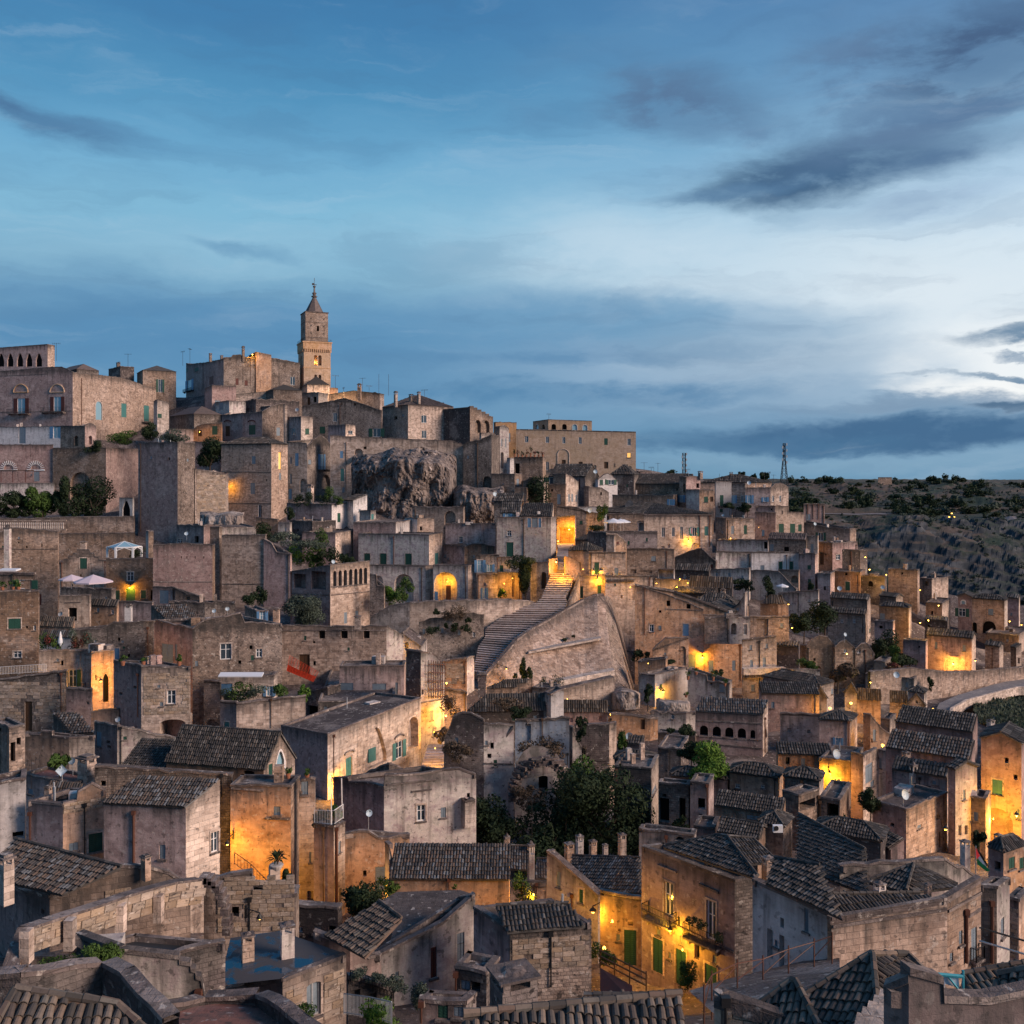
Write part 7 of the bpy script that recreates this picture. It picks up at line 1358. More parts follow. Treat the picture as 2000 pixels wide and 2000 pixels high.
h = H('ribbed mauve wall house at the gorge edge', 1570,1611,1614,984,1040, PINK, D=282, matR=WHITE, w=[(1575,1004,1583,1016, 'k')], a=4); [drainpipe(h, 'L', x, 986,1014) for x in (1577,1588,1598)]
h = H('flat dark roofed house with satellite dish at the gorge edge', 1560,1660,1672,1020,1065, BEIGE, D=270, topL=[(1560,1018),(1617,1030),(1660,1033)], w=[(1598,1040,1608,1056, 'G'),(1628,1047,1635,1058, 'k')], b=50); dish('small dish on the flat roof at the gorge edge', 1592,1023,268,.7)
h = H('ochre and pink stepped house at the gorge edge', 1597,1626,1675,1060,1130, OCHRE, D=258, matR=PINK, w=[(1601,1079,1609,1103, 'n'),(1633,1083,1641,1093, 'w')])
h = H('dark walled yard house below the gorge edge', 1645,1680,1694,1074,1130, DARK, D=252, a=10, b=30, jit=.2)
h = H('ochre stone house with two grey windows under the cream door house', 1398,1418,1474,1012,1075, BROWN, D=266, b=4, matR=BEIGE, w=[(1428,1027,1434,1043, 'k'),(1453,1026,1459,1043, 'g')])
lamp('lamp on the long terrace behind the roof parapet', P(1427,1051,258), 420, r=.18); lamp('lamp glowing beside the cream green shuttered house', P(1569,1045,262), 260, r=.22)
h = H('orange tinted mauve house between two dark roofs', 1474,1515,1516,1000,1070, PINK, D=272, w=[(1488,1035,1493,1047, 'b')]); lamp('small lamp tinting the mauve house wall orange', P(1482,1030,268), 130, shade=False, glow=False, r=.1, name='wall_lamp')
h = H('rubble terrace wall with lit edge below the ochre stone house', 1400,1500,1505,1056,1085, PALE, D=253, jit=.25, w=[(1492,1058,1499,1072, 'd')])
h = H('dark tile roofed stone house in the middle of the right slope', 1500,1575,1578,1054,1095, RUBBLE, D=250, roof='sL', rise=1.5, tile='pink_tile', w=[(1531,1068,1541,1077, 'd'),(1503,1063,1511,1076, 'k')])
h = H('narrow cream house with dark tall window', 1577,1597,1599,1047,1130, CREAM, D=250, w=[(1583,1062,1589,1080, 'k')])
h = H('white rubble fronted house with two green doors and stair', 1468,1560,1562,1078,1125, WHITE, D=238, a=2, w=[(1521,1097,1528,1115, 'g'),(1542,1097,1549,1113, 'g'),(1485,1104,1493,1114, 'k')]); drainpipe(h, 'L', 1536,1085,1114)
h = H('pale blue weathered wall house with round corner', 1398,1468,1470,1078,1120, PALE, D=240, a=-3, topL=[(1398,1076),(1430,1078),(1468,1078)])
h = H('tall mauve corner house with rugged quoins and green windows', 1560,1592,1597,1082,1165, PINK, D=234, w=[(1577,1104,1584,1112, 'g'),(1578,1131,1584,1139, 'g')], jit=.25)
h = H('ochre vaulted base wall with round window under the white rubble house', 1520,1560,1562,1114,1160, OCHRE, D=232, w=[(1545,1124,1560,1138, 'N')])
h = H('lower whitewashed row with three windows on the right slope', 1380,1463,1466,1114,1150, PALE, D=228, w=[(1398,1119,1402,1127, 'k'),(1422,1119,1427,1129, 'k'),(1448,1124,1452,1134, 'k')], topL=[(1380,1118),(1395,1111),(1463,1110)])
h = H('lilac stained wall with diagonal stair parapet', 1460,1555,1558,1116,1160, PALE, D=226, topL=[(1460,1113),(1520,1115),(1535,1130),(1555,1150)])
h = H('grey block house below the cream palace with small window', 1222,1317,1320,1072,1150, BROWN, D=236, a=2, topL=[(1222,1072),(1260,1070),(1317,1072)], w=[(1272,1086,1281,1096, 'k'),(1231,1112,1243,1120, 'd'),(1250,1114,1274,1120, 'd')], jit=.12); drainpipe(h, 'L', 1302,1078,1112)
h = H('rough stone house with sloping gable right of the grey block', 1318,1398,1402,1090,1150, RUBBLE, D=238, topL=[(1318,1088),(1345,1076),(1370,1070),(1398,1096)], jit=.15, w=[(1328,1104,1335,1110, 'w'),(1388,1102,1393,1110, 'r')])
h = H('dark flat roof row under the rough gable', 1318,1385,1388,1115,1140, DARK, D=230, roof='sL', rise=1.3)
h = H('small shop like opening with awning on the right slope', 1285,1316,1318,1112,1150, PALE, D=226, w=[(1286,1114,1314,1131, 'Q')])
h = H('low terrace row with lit wall pieces above the great ochre house', 1278,1345,1348,1133,1170, PALE, D=219, matR=OCHRE, jit=.15)
for i, (x, y, pw) in enumerate(((1282,1139,160),(1328,1131,160),(1343,1138,200),(1322,1146,60))): lamp(('lamp left of the small shop opening', 'lamp on the pole above the low terrace row', 'lamp lighting the yellow doorway slit', 'low lamp on the terrace row wall')[i], P(x, y, 214.5), pw*2, r=.2)
h = H('long corrugated looking dark roof on the right slope', 1345,1430,1432,1148,1165, DARK, D=216, roof='sL', rise=2.2)
umbrella('blue white parasol on the right slope terrace', 1528,1140,1155,24,221, 'canvas_white', .4)
for i, (x, yt_, yb_, w_, m_) in enumerate(((1455,1130,1156,46, LDARK), (1506,1130,1168,30, LDARK), (1582,1140,1156,12, LDARK), (1425,982,996,20, LDARK), (1460,985,1000,30, LDARK))): tree(('dark bush before the whitewashed row', 'tall dark tree left of the blue parasol', 'pot tree on the quoined corner house', 'small bush on the white tower balcony', 'dark bush below the blue shuttered window')[i], x, yt_, yb_, w_, (222,219,230,286,283)[i], m_, 1100,.25)
# great ochre house
go = h = H('great ochre stone facade stepping down beside the ramp', 1240,1374,1450,1200,1340, OCHRE, D=192, a=6, b=8, topL=[(1240,1140),(1262,1148),(1300,1160),(1345,1176),(1374,1190)], topR=[(1374,1200),(1450,1202)], jit=.08, w=[(1268,1220,1277,1234, 'w'),(1286,1222,1292,1230, 'k'),(1302,1173,1309,1184, 'd'),(1341,1178,1349,1189, 'd'),(1287,1192,1292,1197, 'd'),(1334,1219,1345,1242, 'b'),(1387,1221,1400,1252, 'b'),(1430,1290,1437,1310, 'k'),(1384,1290,1394,1312, 'k'),(1306,1262,1312,1272, 'n'),(1344,1278,1358,1320, 'k')], courses=[('R', 1375,1252,1449,1256), ('L', 1300,1190,1373,1193)])
drainpipe(h, 'L', 1259,1150,1240); drainpipe(h, 'R', 1446,1260,1330)
flamp('bright lamp on the great ochre facade', h, 'L', 1371,1281,760,.9, r=.3)
h = H('low ochre wing with round arches at the foot of the ochre facade', 1275,1345,1348,1250,1330, OCHRE, D=186, a=-4, topL=[(1275,1268),(1300,1245),(1345,1244)], w=[(1325,1262,1340,1300, 'N')])
h = H('arched niche loggia room with pipes on the ochre house', 1376,1424,1464,1205,1258, BROWN, D=190, a=8, b=6, matR=PALE, base=3, w=[(1428,1217,1439,1240, 'N'),(1452,1219,1459,1240, 'w')], zb=P(1424,1258,190).z, roof='flat')
h = H('dark hip roof over the niche room', 1340,1420,1462,1200,1208, BROWN, D=196, roof='hip', rise=1.6, base=4)
h = H('low flat house with lit yellow court and tiled hip roof', 1465,1541,1548,1203,1262, BEIGE, D=186, a=2, w=[(1524,1217,1530,1226, 'k'),(1478,1209,1500,1250, 'Q')])
flamp('lamp inside the yellow court of the low flat house', h, 'L', 1489,1213,420,-1.3, shade=False, r=.15)
lamp('lamp at the corner between flat house and dark tree', P(1547,1226,181), 420, r=.18)
h = H('tan hip roofed room with glowing side wall', 1485,1520,1540,1178,1205, OCHRE, D=200, matR=OCHRE, roof='hip', rise=1.5, b=20, a=20); lamp('lamp on the glowing side of the tan room', P(1540,1180,194), 360, r=.2)
h = H('dark jumble of tiled roofs above the ochre facade', 1345,1440,1450,1185,1205, DARK, D=205, roof='hip', rise=2.2)
h = H('second dark jumble of low roofs and chimneys', 1310,1395,1410,1160,1180, DARK, D=212, roof='sL', rise=1.6); chimney(h, 1412,1150,1168,1.0)
h = H('narrow ruined gable fin between the roofs', 1430,1455,1460,1178,1205, PALE, D=201, topL=[(1430,1190),(1445,1180),(1455,1158)], base=4)
h = H('pink stained house with rough corner behind the dark tree', 1520,1598,1600,1155,1200, PALE, D=210, topL=[(1520,1158),(1598,1152)], jit=.1)
tw = h = H('white stone balcony tower with corbels beside the ochre house', 1450,1517,1520,1248,1365, CREAM, D=182, a=-6, topL=[(1450,1249),(1517,1241)], w=[(1464,1260,1469,1269, 'k'),(1495,1257,1500,1266, 'k'),(1465,1289,1471,1305, 'k'),(1490,1284,1496,1303, 'k'),(1467,1337,1474,1350, 'k')], jit=.04)
f = h.L; s0, z = f.sz(1448,1316); s1, _ = f.sz(1530,1316); u_ = np.array([f.u[0], f.u[1], 0]); n_ = np.array([f.n[0], f.n[1], 0]); q = MB(); q.box(f.pt(s0, z, 0), u_*(s1-s0), n_*1.3,(0,0,1.2)); o_ = q.build('balcony', PALE, h.root)
q = MB(); [q.box(f.pt(s0+.2+i*.42, z-.6,0), u_*.2, n_*1.0,(0,0,.6)) for i in range(18)]; o2 = q.build('corbel_row', 'coping', o_); o2['kind'] = 'stuff'
lamp('bright lamp under the corner of the corbelled balcony', P(1524,1328,176), 520, r=.22)
h = H('low orange lit house with plants right of the balcony tower', 1525,1551,1602,1308,1345, OCHRE, D=176, matR=PALE, a=20, b=6, w=[(1543,1314,1549,1323, 'd'),(1588,1325,1592,1332, 'd')])
for i, (x, yt_, yb_, w_, m_, D_) in enumerate(((1610,1178,1238,78, LDARK, 196),(1570,1200,1245,46, LDARK, 192),(1578,1286,1310,34, LGREEN, 178),(1726,1230,1300,62, LDARK, 196),(1760,1280,1305,80, LDARK, 193),(1745,1262,1292,28, LGREEN, 190),(1636,1300,1340,60, LDRY, 176),(1300,1290,1300,30, LDARK, 184),(1250,1268,1290,30, LDARK, 188),(1405,1310,1335,20, LDARK, 176))): tree(('big round dark tree in the middle of the right slope', 'dark tree lit below by the corner lamp', 'green bush on the orange lit house', 'dark tree between the vaulted houses and the tile roof', 'low dark hedge left of the lit arch house', 'bright green bush before the hedge', 'dry bare bush below the vaulted houses', 'small bush by the ramp yard', 'dark creeper by the flagless pole', 'bush at the foot of the ochre facade')[i], x, yt_, yb_, w_, D_, m_, 2600 if w_ > 40 else 900,.26 if w_ > 40 else .2, group='trees on the right slope' if w_ > 40 else None)
h = H('white rendered garden house with lit palm court', 1248,1279,1343,1318,1370, PALE, D=172, matR=WHITE, topR=[(1279,1318),(1343,1304)], a=30, b=24, deck='coping')
flamp('star like bright lamp on the white garden house', h, 'R', 1290,1348,260,.9, r=.25)
tree('small palm in a tub by the white garden house', 1265,1340,1372,20,166, LDARK, 500,.25)
h = H('small lit ochre parapet above the white garden house', 1246,1300,1304,1288,1318, OCHRE, D=178, base=4, topL=[(1246,1291),(1300,1286)]); lamp('tiny lamp on the ochre parapet', P(1266,1296,175), 14, shade=False, r=.1)
h = H('stepped pink garden walls with climbing plants', 1343,1425,1430,1322,1375, PALE, D=168, topL=[(1343,1308),(1380,1318),(1382,1330),(1425,1334)], jit=.2, w=[(1405,1335,1415,1352, 'k')])
for i, x in enumerate((1344,1360,1393,1416,1340)): pot_plant(('hanging plant on the left garden wall', 'round plant on the pink garden wall', 'upright plant on the pink garden stair', 'small round plant right on the garden wall', 'flowering plant by the lit court')[i], x, (1310,1304,1310,1326,1350)[i], (1328,1318,1330,1340,1362)[i], 10,166)
h = H('orange lit terrace wall with brown door', 1188,1270,1285,1400,1440, OCHRE, D=150, a=-4, b=30, topL=[(1188,1392),(1270,1402)], w=[(1251,1405,1260,1425, 'n')]); lamp('lamp low behind the orange terrace wall', P(1192,1396,144), 100, shade=False, r=.1, glow=False, name='wall_lamp')
h = H('stepped pale roof terraces with white boxes left of the loggia', 1270,1340,1358,1392,1430, PALE, D=153, a=10, b=20, jit=.25, w=[(1311,1395,1317,1404, 'w')])
lg = h = H('loggia building with five round arches and mottled tile roof', 1359,1490,1524,1393,1475, PINK, D=137, a=12, b=62, matR=CREAM, roof='sL', ry=1367, tile=MTILE, w=[(x-8,1417+i*1.8, x+8,1437+i*1.8, 'a') for i, x in enumerate((1375,1400,1424.5,1449))]+[(1466,1426,1475,1443, 'a'),(1494,1422,1498,1442, 'p'),(1501,1419,1505.5,1440, 'p'),(1509,1416,1513,1437, 'p'),(1517,1412,1520.5,1432, 'p')], courses=[('L', 1361,1408,1488,1414), ('L', 1361,1438,1488,1447), ('L', 1363,1452,1488,1463)])
drainpipe(h, 'R', 1493,1404,1470)
h = H('flat wall with doorway between terraces and loggia', 1285,1358,1362,1436,1470, BROWN, D=138, w=[(1270,1455,1285,1462, 'd'),(1308,1456,1324,1466, 'd')])
h = H('dark long roofed house behind the loggia', 1487,1600,1606,1355,1400, PINK, D=150, a=6, roof='sL', ry=1333)
h = H('plain mauve wall house with two tiny windows right of the loggia', 1524,1646,1650,1396,1450, PINK, D=141, a=8, w=[(1538,1422,1545,1430, 'd'),(1576,1425,1583,1432, 'd')])
h = H('old patchy tiled roof strip right of the loggia', 1520,1625,1630,1474,1500, OCHRE, D=124, a=8, roof='sL', ry=1452)
h = H('tall plain house with cream side wall in the right slope', 1600,1661,1688,1406,1480, PINK, D=136, a=12, b=58, matR=CREAM, roof='hip', ry=1388, w=[(1632,1441,1642,1459, 'B'),(1675,1445,1680,1465, 'k')])
for i, (xl, xc, xr, yt_, lb, m_) in enumerate(((1590,1615,1650,1362, 'pale gabled cottage with arch lamp bracket', PALE), (1650,1674,1676,1352, 'second pale gabled cottage right of the first', PALE), (1674,1720,1738,1366, 'low orange lit cottage with closed door', OCHRE), (1738,1772,1774,1370, 'brown cottage before the road gable', BROWN), (1772,1808,1826,1376, 'pink gabled cottage beside the road', PALE))):
    h = H(lb, xl, xc, xr, yt_, 1400, m_, D=158-i, roof='gL' if i in (0,1,4) else 'sL', rise=1.6, w=[(1788,1368,1793,1374, 'd')] if i == 4 else [(1726,1368,1731,1380, 'k')] if i == 2 else [], a=15)
for i, (x, y, pw, d) in enumerate(((1621,1383,420,148),(1662,1373,300,152),(1739,1396,420,150),(1724,1455,300,134),(1822,1385,60,155))): lamp(('round bright lamp on the roof edge of the first cottage', 'bright lamp between the two gabled cottages', 'lamp on the round lit parapet', 'lamp low in the stair lane', 'small lamp at the road corner')[i], P(x, y, d), pw*1.3, shade=False, r=.3)
h = H('lit curved stair parapet house with sloping wall', 1686,1700,1752,1402,1460, OCHRE, D=142, matR=OCHRE, topR=[(1700,1395),(1720,1420),(1752,1442)], cop=True, w=[(1705,1425,1711,1447, 'k')], a=40, b=20)
h = H('cream round cornered block under the lit parapet', 1720,1738,1750,1404,1445, CREAM, D=145)
yl = h = H('house with bright yellow lit wall and lattice window', 1600,1661,1686,1486,1565, OCHRE, D=121, a=6, b=58, matR=CREAM, w=[(1627,1521,1643,1549, 'w')], topL=[(1600,1480),(1661,1486)])
flamp('lamp high on the bright yellow wall', h, 'L', 1618,1506,560,.8, r=.16); flamp('round lamp before the lattice window', h, 'L', 1631,1523,120,.8, shade=False, r=.22); lamp('round lamp at the pergola below the yellow wall', P(1620,1549,116), 260, shade=False, r=.25)
h = H('slanting cream house with panelled shutters right of the yellow wall', 1662,1686,1716,1476,1560, PINK, D=118, b=50, matR=CREAM, topR=[(1686,1474),(1712,1460),(1716,1480)], w=[(1690,1492,1704,1528, 'k')])
h = H('pale lane house with door in the lit stair lane', 1715,1735,1760,1468,1580, PALE, D=126, w=[(1716,1480,1722,1500, 'k')])
dish('large blue dish on the dark roof left of the yellow house', 1634,1473,121,.9,.5); dish('blue dish above the tiled lean-to on the right', 1768,1552,99,.75,.5); dish('white dish on the vaulted house roof', 1651,1239,182,.55); dish('blue dish on the round corner near the orange wall', 1229,1438,140,.8)
# far right rows
vd = [('gabled house with round eye window on the far right', 1855,1898,1905,1165,1240, PINK, 232, 'gL', [(1878,1173,1885,1180, 'A'),(1870,1188,1886,1204, 'G')]),
 ('hip roofed palace with ground floor arches on the far right', 1898,1962,1992,1172,1245, OCHRE, 228, 'hip', [(1930,1189,1940,1201, 'k'),(1890,1215,1908,1236, 'a'),(1919,1213,1945,1238, 'a'),(1970,1195,1980,1207, 'G')]),
 ('low mauve wing behind the far right palace', 1962,1990,2010,1168,1240, PINK, 236, 'sL', []),
 ('tile roofed house with glowing arch above the road', 1810,1898,1924,1246,1325, PINK, 200, 'gR', [(1844,1282,1884,1320, 'N'),(1826,1254,1831,1267, 'k'),(1880,1260,1886,1272, 'k'),(1906,1257,1911,1270, 'k')]),
 ('small gabled stone house with green door by the far right road', 1924,1952,1976,1262,1312, BEIGE, 205, 'gR', [(1960,1262,1964,1269, 'd'),(1974,1278,1981,1296, 'g')]),
 ('house at the right picture edge above the road', 1974,1985,2012,1264,1312, BROWN, 208, 'sL', [(1988,1285,1992,1296, 'd')]),
 ('row of low arches behind the small gabled house', 1925,1990,2010,1240,1262, BROWN, 220, 'flat', []),
 ('slate roofed house with cream lit gable in the right slope', 1717,1775,1808,1186,1265, BROWN, 206, 'hip', [(1784,1197,1793,1209, 'G'),(1718,1198,1728,1214, 'k'),(1786,1222,1791,1228, 'k'),(1786,1235,1793,1244, 'k')]),
 ('long roofed house with end gable left of the slate roof', 1622,1694,1718,1171,1240, BROWN, 214, 'gR', [(1703,1187,1707,1200, 'k'),(1702,1218,1708,1226, 'k')]),
 ('lower pale block wall house with two windows beside the dark tree', 1617,1690,1694,1200,1240, BEIGE, 206, 'sL', [(1642,1209,1647,1217, 'w'),(1666,1209,1671,1217, 'w')]),
 ('broad curved gable house in the centre of the right slope', 1718,1750,1790,1166,1195, BROWN, 222, 'gR', []),
 ('low blocky house with flat roof near the gorge', 1735,1792,1796,1113,1150, BEIGE, 240, 'flat', [(1760,1118,1764,1122, 'd')]),
 ('ochre house with green door near the gorge', 1625,1680,1690,1117,1160, OCHRE, 240, 'flat', [(1651,1136,1660,1153, 'g'),(1650,1118,1655,1124, 'd')]),
 ('low dark walled yard with arch near the gorge', 1680,1728,1732,1126,1160, DARK, 238, 'flat', [(1695,1135,1705,1146, 'a')]),
 ('mauve block stub left of the green door house', 1597,1622,1630,1120,1180, PINK, 232, 'flat', []),
 ('small stone house with arch by the gorge rim', 1794,1820,1852,1130,1165, RUBBLE, 246, 'flat', [(1805,1135,1814,1144, 'N')]),
 ('orange lit yard house left of the far right palace', 1808,1840,1856,1178,1215, OCHRE, 226, 'flat', []),
 ('dark shed roof below the orange yard', 1806,1850,1856,1212,1240, DARK, 214, 'sL', []),
 ('small mauve annex of the slate roofed house', 1708,1744,1748,1214,1250, PINK, 202, 'flat', [(1717,1222,1724,1228, 'd')]),
 ('flat mauve house with dark arches left of the glowing arch', 1764,1808,1812,1252,1310, PINK, 199, 'flat', [(1793,1262,1797,1266, 'd'),(1827,1290,1834,1298, 'a')]),
 ('dark roofs beneath the balcony tower court', 1515,1560,1566,1262,1300, DARK, 184, 'sL', []),
 ('long low roof row with tiny chimneys above the loggia', 1490,1600,1720,1338,1360, PINK, 162, 'hip', []),
 ('white rubble stub tower beside the red shrub', 1707,1728,1742,1292,1325, CREAM, 185, 'flat', []),
 ('flat roofed pale house with blue dish above the road', 1690,1785,1800,1325,1355, PALE, 178, 'flat', []),
 ('dark tile roofed box beside the road', 1775,1805,1824,1352,1380, PINK, 163, 'hip', [])]
for lb, xl, xc, xr, yt_, yb_, m_, D_, rf, ws in vd: H(lb, xl, xc, xr, yt_, yb_, m_, D=D_, roof=rf, ry=yt_-max(6,(xc-xl)*.14) if rf != 'flat' else None, w=ws, matR=CREAM if xr-xc > 12 and 'vault' not in lb else None, jit=.1)
for lb, xl, xc, xr, tp, D_, ws in (('left broad vaulted stone house under the dark tree', 1562,1575,1632, [(1575,1262),(1585,1248),(1600,1240),(1616,1243),(1632,1262)], 188, [(1590,1300,1604,1320, 'N')]), ('middle vaulted stone house with a white light', 1628,1631,1672, [(1631,1262),(1640,1253),(1652,1249),(1672,1266)], 187, [(1648,1268,1655,1275, 'w')]), ('right vaulted house with round dish on its roof', 1668,1671,1708, [(1671,1266),(1682,1256),(1694,1256),(1708,1276)], 190, [(1674,1268,1681,1276, 'w')])):
    H(lb, xl, xc, xr, tp[0][1], 1330, BROWN, D=D_, a=70, b=4, topR=tp, w=ws, deck=TILE)
for i, (x, y, pw, d) in enumerate(((1862,1296,700,201),(1905,1290,260,197),(1797,1216,420,201),(1813,1211,160,204),(1690,1088,60,248),(1698,1112,420,236),(1731,1122,420,234),(1797,1152,90,232),(1833,1182,260,218),(1972,1213,160,220),(1995,1220,200,218),(1654,1277,20,182),(1700,1332,60,172),(1620,1235,0,0))):
    if pw: lamp(('lamp inside the glowing arch above the road', 'lamp on the gable right of the glowing arch', 'lamp on the cream lit gable corner', 'street lamp right of the cream lit gable', 'lone lamp at the gorge edge', 'lamp in the lit yard by the gorge', 'lamp on the round lit wall by the gorge', 'street lamp by the curved gable', 'lamp in the orange yard', 'lamp under the arches of the far right palace', 'lamp at the right picture edge', 'small white light on the vaulted house', 'greenish lamp under the pale flat roof', '')[i], P(x, y, d), pw*1.5, r=.22, shade=i != 11, col=(.9,.9,.6) if i == 11 else (.8,.75,.1) if i == 12 else (1,.50,.07))
shrub('deep red flowering shrub by the stub tower', 1742,1294,1312,20,184, 'leaf_flower', 500,.2)
# road along the gorge with parapet and grassy bank
rl = [(2080,1322,205),(1985,1332,198),(1930,1345,190),(1870,1362,180),(1835,1378,173),(1824,1398,165),(1828,1420,156)]; rr_ = [(2080,1338,190),(1985,1340,188),(1940,1352,182),(1885,1368,174),(1856,1384,167),(1852,1402,160),(1880,1420,152)]
q = MB(); A = [P(x, y, d) for x, y, d in rl]; B_ = [P(x, y, d) for x, y, d in rr_]
for i in range(len(A)-1): z_ = [(A[i].z+B_[i].z)/2,(A[i+1].z+B_[i+1].z)/2]; q.poly([(A[i].x, A[i].y, z_[0]), (A[i+1].x, A[i+1].y, z_[1]), (B_[i+1].x, B_[i+1].y, z_[1]), (B_[i].x, B_[i].y, z_[0])][::-1])
o_ = q.build('road', 'asphalt_stone'); o_['kind'] = 'structure'
q = MB(); zs = [(A[i].z+B_[i].z)/2 for i in range(len(A))]
for i in range(len(A)-1): d_ = B_[i+1]-B_[i]; n_ = Vector((-d_.y, d_.x, 0)).normalized()*.45; q.box((B_[i].x, B_[i].y, zs[i]-1), (d_.x, d_.y, zs[i+1]-zs[i]), tuple(n_), (0,0,1.6))
tag(q.build('road_parapet', CREAM), 'low curved stone parapet on the outer side of the road', 'parapet')
wallrun('long stone retaining wall above the gorge road', [(1700,1312),(1780,1304),(1840,1311),(1900,1311),(1990,1303),(2060,1298)], [1375,1365,1360,1350,1336,1325], Ds=[176,180,184,190,197,205], mat=BEIGE, th=.7)
shrub('ivy clump hanging on the road wall', 1818,1320,1342,10,180, LDARK, 420,.2)
q = MB(); gx = np.linspace(0,1,26); A = []
for j in range(16):
    for i in range(26): D_ = 186-j*4.5; x = 1890+((i/25)**1.1)*320+j*(3.5 if j < 8 else 6); p_ = P(x, 930, D_); p_.z = -(1362+j*7-930)/F*D_+1.2*math.sin(i/25*3)*math.sin(j/15*3)+noise.noise(Vector((i*.5, j*.5,0)))*.8; A.append(tuple(p_))
q.verts(A); q.faces([[j*26+i, (j+1)*26+i, (j+1)*26+i+1, j*26+i+1] for j in range(15) for i in range(25)])
m, t = new('bank_grass'); n_ = t.noise(coords(t, False), .35,7,.7); finish(t, m, t.ramp(n_.outputs['Fac'], [(.3, G4(.03,.05,.015)), (.5, G4(.08,.085,.03)), (.62, G4(.15,.11,.07)), (.8, G4(.05,.075,.025))]), .95, n_.outputs['Fac'], 1,.4)
o_ = q.build('grassy_bank', 'bank_grass', smooth=True); o_['kind'] = 'structure'
gq = MB(); rr2 = np.random.default_rng(5); V = []
for k in range(5200):
    i = rr2.integers(0,25*15); j, c_ = divmod(int(i), 25); p_ = Vector(A[j*26+c_]).lerp(Vector(A[min(15, j+1)*26+c_+1]), rr2.random()); h_ = rr2.uniform(.2,.7); a_ = rr2.random()*6.3; dx, dy = math.cos(a_)*.25, math.sin(a_)*.25; V += [(p_.x-dx, p_.y-dy, p_.z-.1), (p_.x+dx, p_.y+dy, p_.z-.1), (p_.x+dx*1.5, p_.y, p_.z+h_)]
i0 = gq.verts(V); gq.faces(np.arange(len(V)).reshape(-1,3)+i0); o_ = gq.build('bank_grass_tufts', LOLIVE); tag(o_, 'rough grass and weeds covering the bank beside the road', 'grass'); o_['kind'] = 'stuff'
# ================================================================== foreground band
def slope(label, E0, E1, R1, R0, mat=TILE, objs=300, ridge=True, hips=()):
    E0, E1, R1, R0 = fitslope(E0, E1, R1, R0); lt, dk = MB(), MB(); co = [objs, []]
    roof_slope(lt, dk, E0, E1, R1, R0, E0.y, collect=co if objs else None)
    o = dk.build('tiled_roof', mat); tag(o, label, 'roof'); WLOC[o.name] = (0,0,0); r_ = lt.build('tile_rows', mat, o)
    if r_: r_['kind'] = 'stuff'
    tile_objects(o, co[1], mat)
    if 'facet' in label or 'hip' in label:
        q = MB(); U = Vector((0,0,.07)); ridge_caps(q, E1+U, R1+U, E0.y); ridge_caps(q, E0+U, R0+U, E0.y); q.build('hip_ridge', mat, o)
    if ridge: q = MB(); ridge_caps(q, R0+Vector((0,0,.08)), R1+Vector((0,0,.08)), E0.y); q.build('ridge', mat, o)
    return o
# right street row
h = H('tall orange pink house with two balconied windows and dark doors below', 1253,1435,1480,1718,1885, PINK, D=66, a=48, b=20, matR=RUBBLE, jit=.02, w=[(1297,1724,1315,1790, 'w'),(1380,1760,1398,1836, 'w'),(1282,1806,1290,1827, 'k'),(1275,1833,1295,1900, 'g'),(1305,1860,1310,1873, 'k'),(1320,1855,1340,1925, 'g'),(1328,1828,1332,1845, 'k'),(1356,1843,1366,1874, 's'),(1377,1885,1400,1925, 'g'),(1392,1866,1399,1882, 'k')], courses=[('L', 1285,1692,1322,1706), ('L', 1366,1729,1404,1745), ('L', 1254,1778,1434,1862)])
balcony(h, 'L', 1266,1322,1797,1.0,.8); balcony(h, 'L', 1346,1412,1836,1.0,.8)
flamp('bracket lamp over the yellow street between the two balconies', h, 'L', 1326,1808,230,1.0, r=.14); flamp('second hidden lamp washing the street doors yellow', h, 'L', 1352,1846,150,1.1, shade=False, glow=False, name='wall_lamp', r=.08)
for x, y in ((1368,1808),(1352,1800),(1400,1832)): shrub({1368: 'flower box plants on the near balcony', 1352: 'trailing plants at the near balcony end', 1400: 'dark plants right on the near balcony'}[x], x, y-8, y+8,16,64, LDARK, 260,.07)
h = H('long bluish stained house row with two dark doorways', 1470,1625,1640,1790,1900, WHITE, D=55, a=54, b=12, jit=.03, topL=[(1470,1716),(1625,1787)], w=[(1524,1793,1531,1812, 'd'),(1498,1815,1510,1872, 'd'),(1522,1827,1532,1890, 'd'),(1571,1775,1579,1820, 'k'),(1513,1836,1519,1850, 'k')])
q = MB()
h = H('curved cream house with parapet and moulding at the lower right', 1620,1624,1850,1792,1900, OCHRE, D=54.6, a=60, b=14, matR=BEIGE, jit=.02, w=None, topR=[(1624,1792),(1700,1781),(1800,1768),(1850,1752)], courses=[('R', 1626,1812,1848,1778)])
h = H('cream street house end with shuttered balcony door', 1848,1850,1916,1752,1900, BEIGE, D=57.2, a=60, b=36, jit=.02, topR=[(1850,1752),(1916,1712)], w=[(1873,1818,1880,1845, 'k'),(1855,1861,1862,1879, 'k'),(1897,1812,1908,1882, 'k')], courses=[('R', 1851,1782,1915,1746), ('R', 1891,1792,1914,1778)]); drainpipe(h, 'R', 1885,1782,1880, r=.09); balcony(h, 'R', 1895,1912,1872,.8,.4)
h = H('next recessed street house with brown drainpipe at the lower right', 1910,1947,1972,1730,1900, BROWN, D=63, a=14, b=48, matR=PALE, topR=[(1947,1731),(1972,1714)], jit=.02, w=[(1955,1793,1961,1830, 'k')]); drainpipe(h, 'L', 1937,1765,1880, r=.1)
h = H('mauve block wall house at the lower right picture edge', 1968,1990,2012,1756,1900, PINK, D=70, matR=OCHRE, w=[(1974,1720,1990,1745, 'k')], blocks=[('L', 1969,1764,1989,1870,.6,.3)])
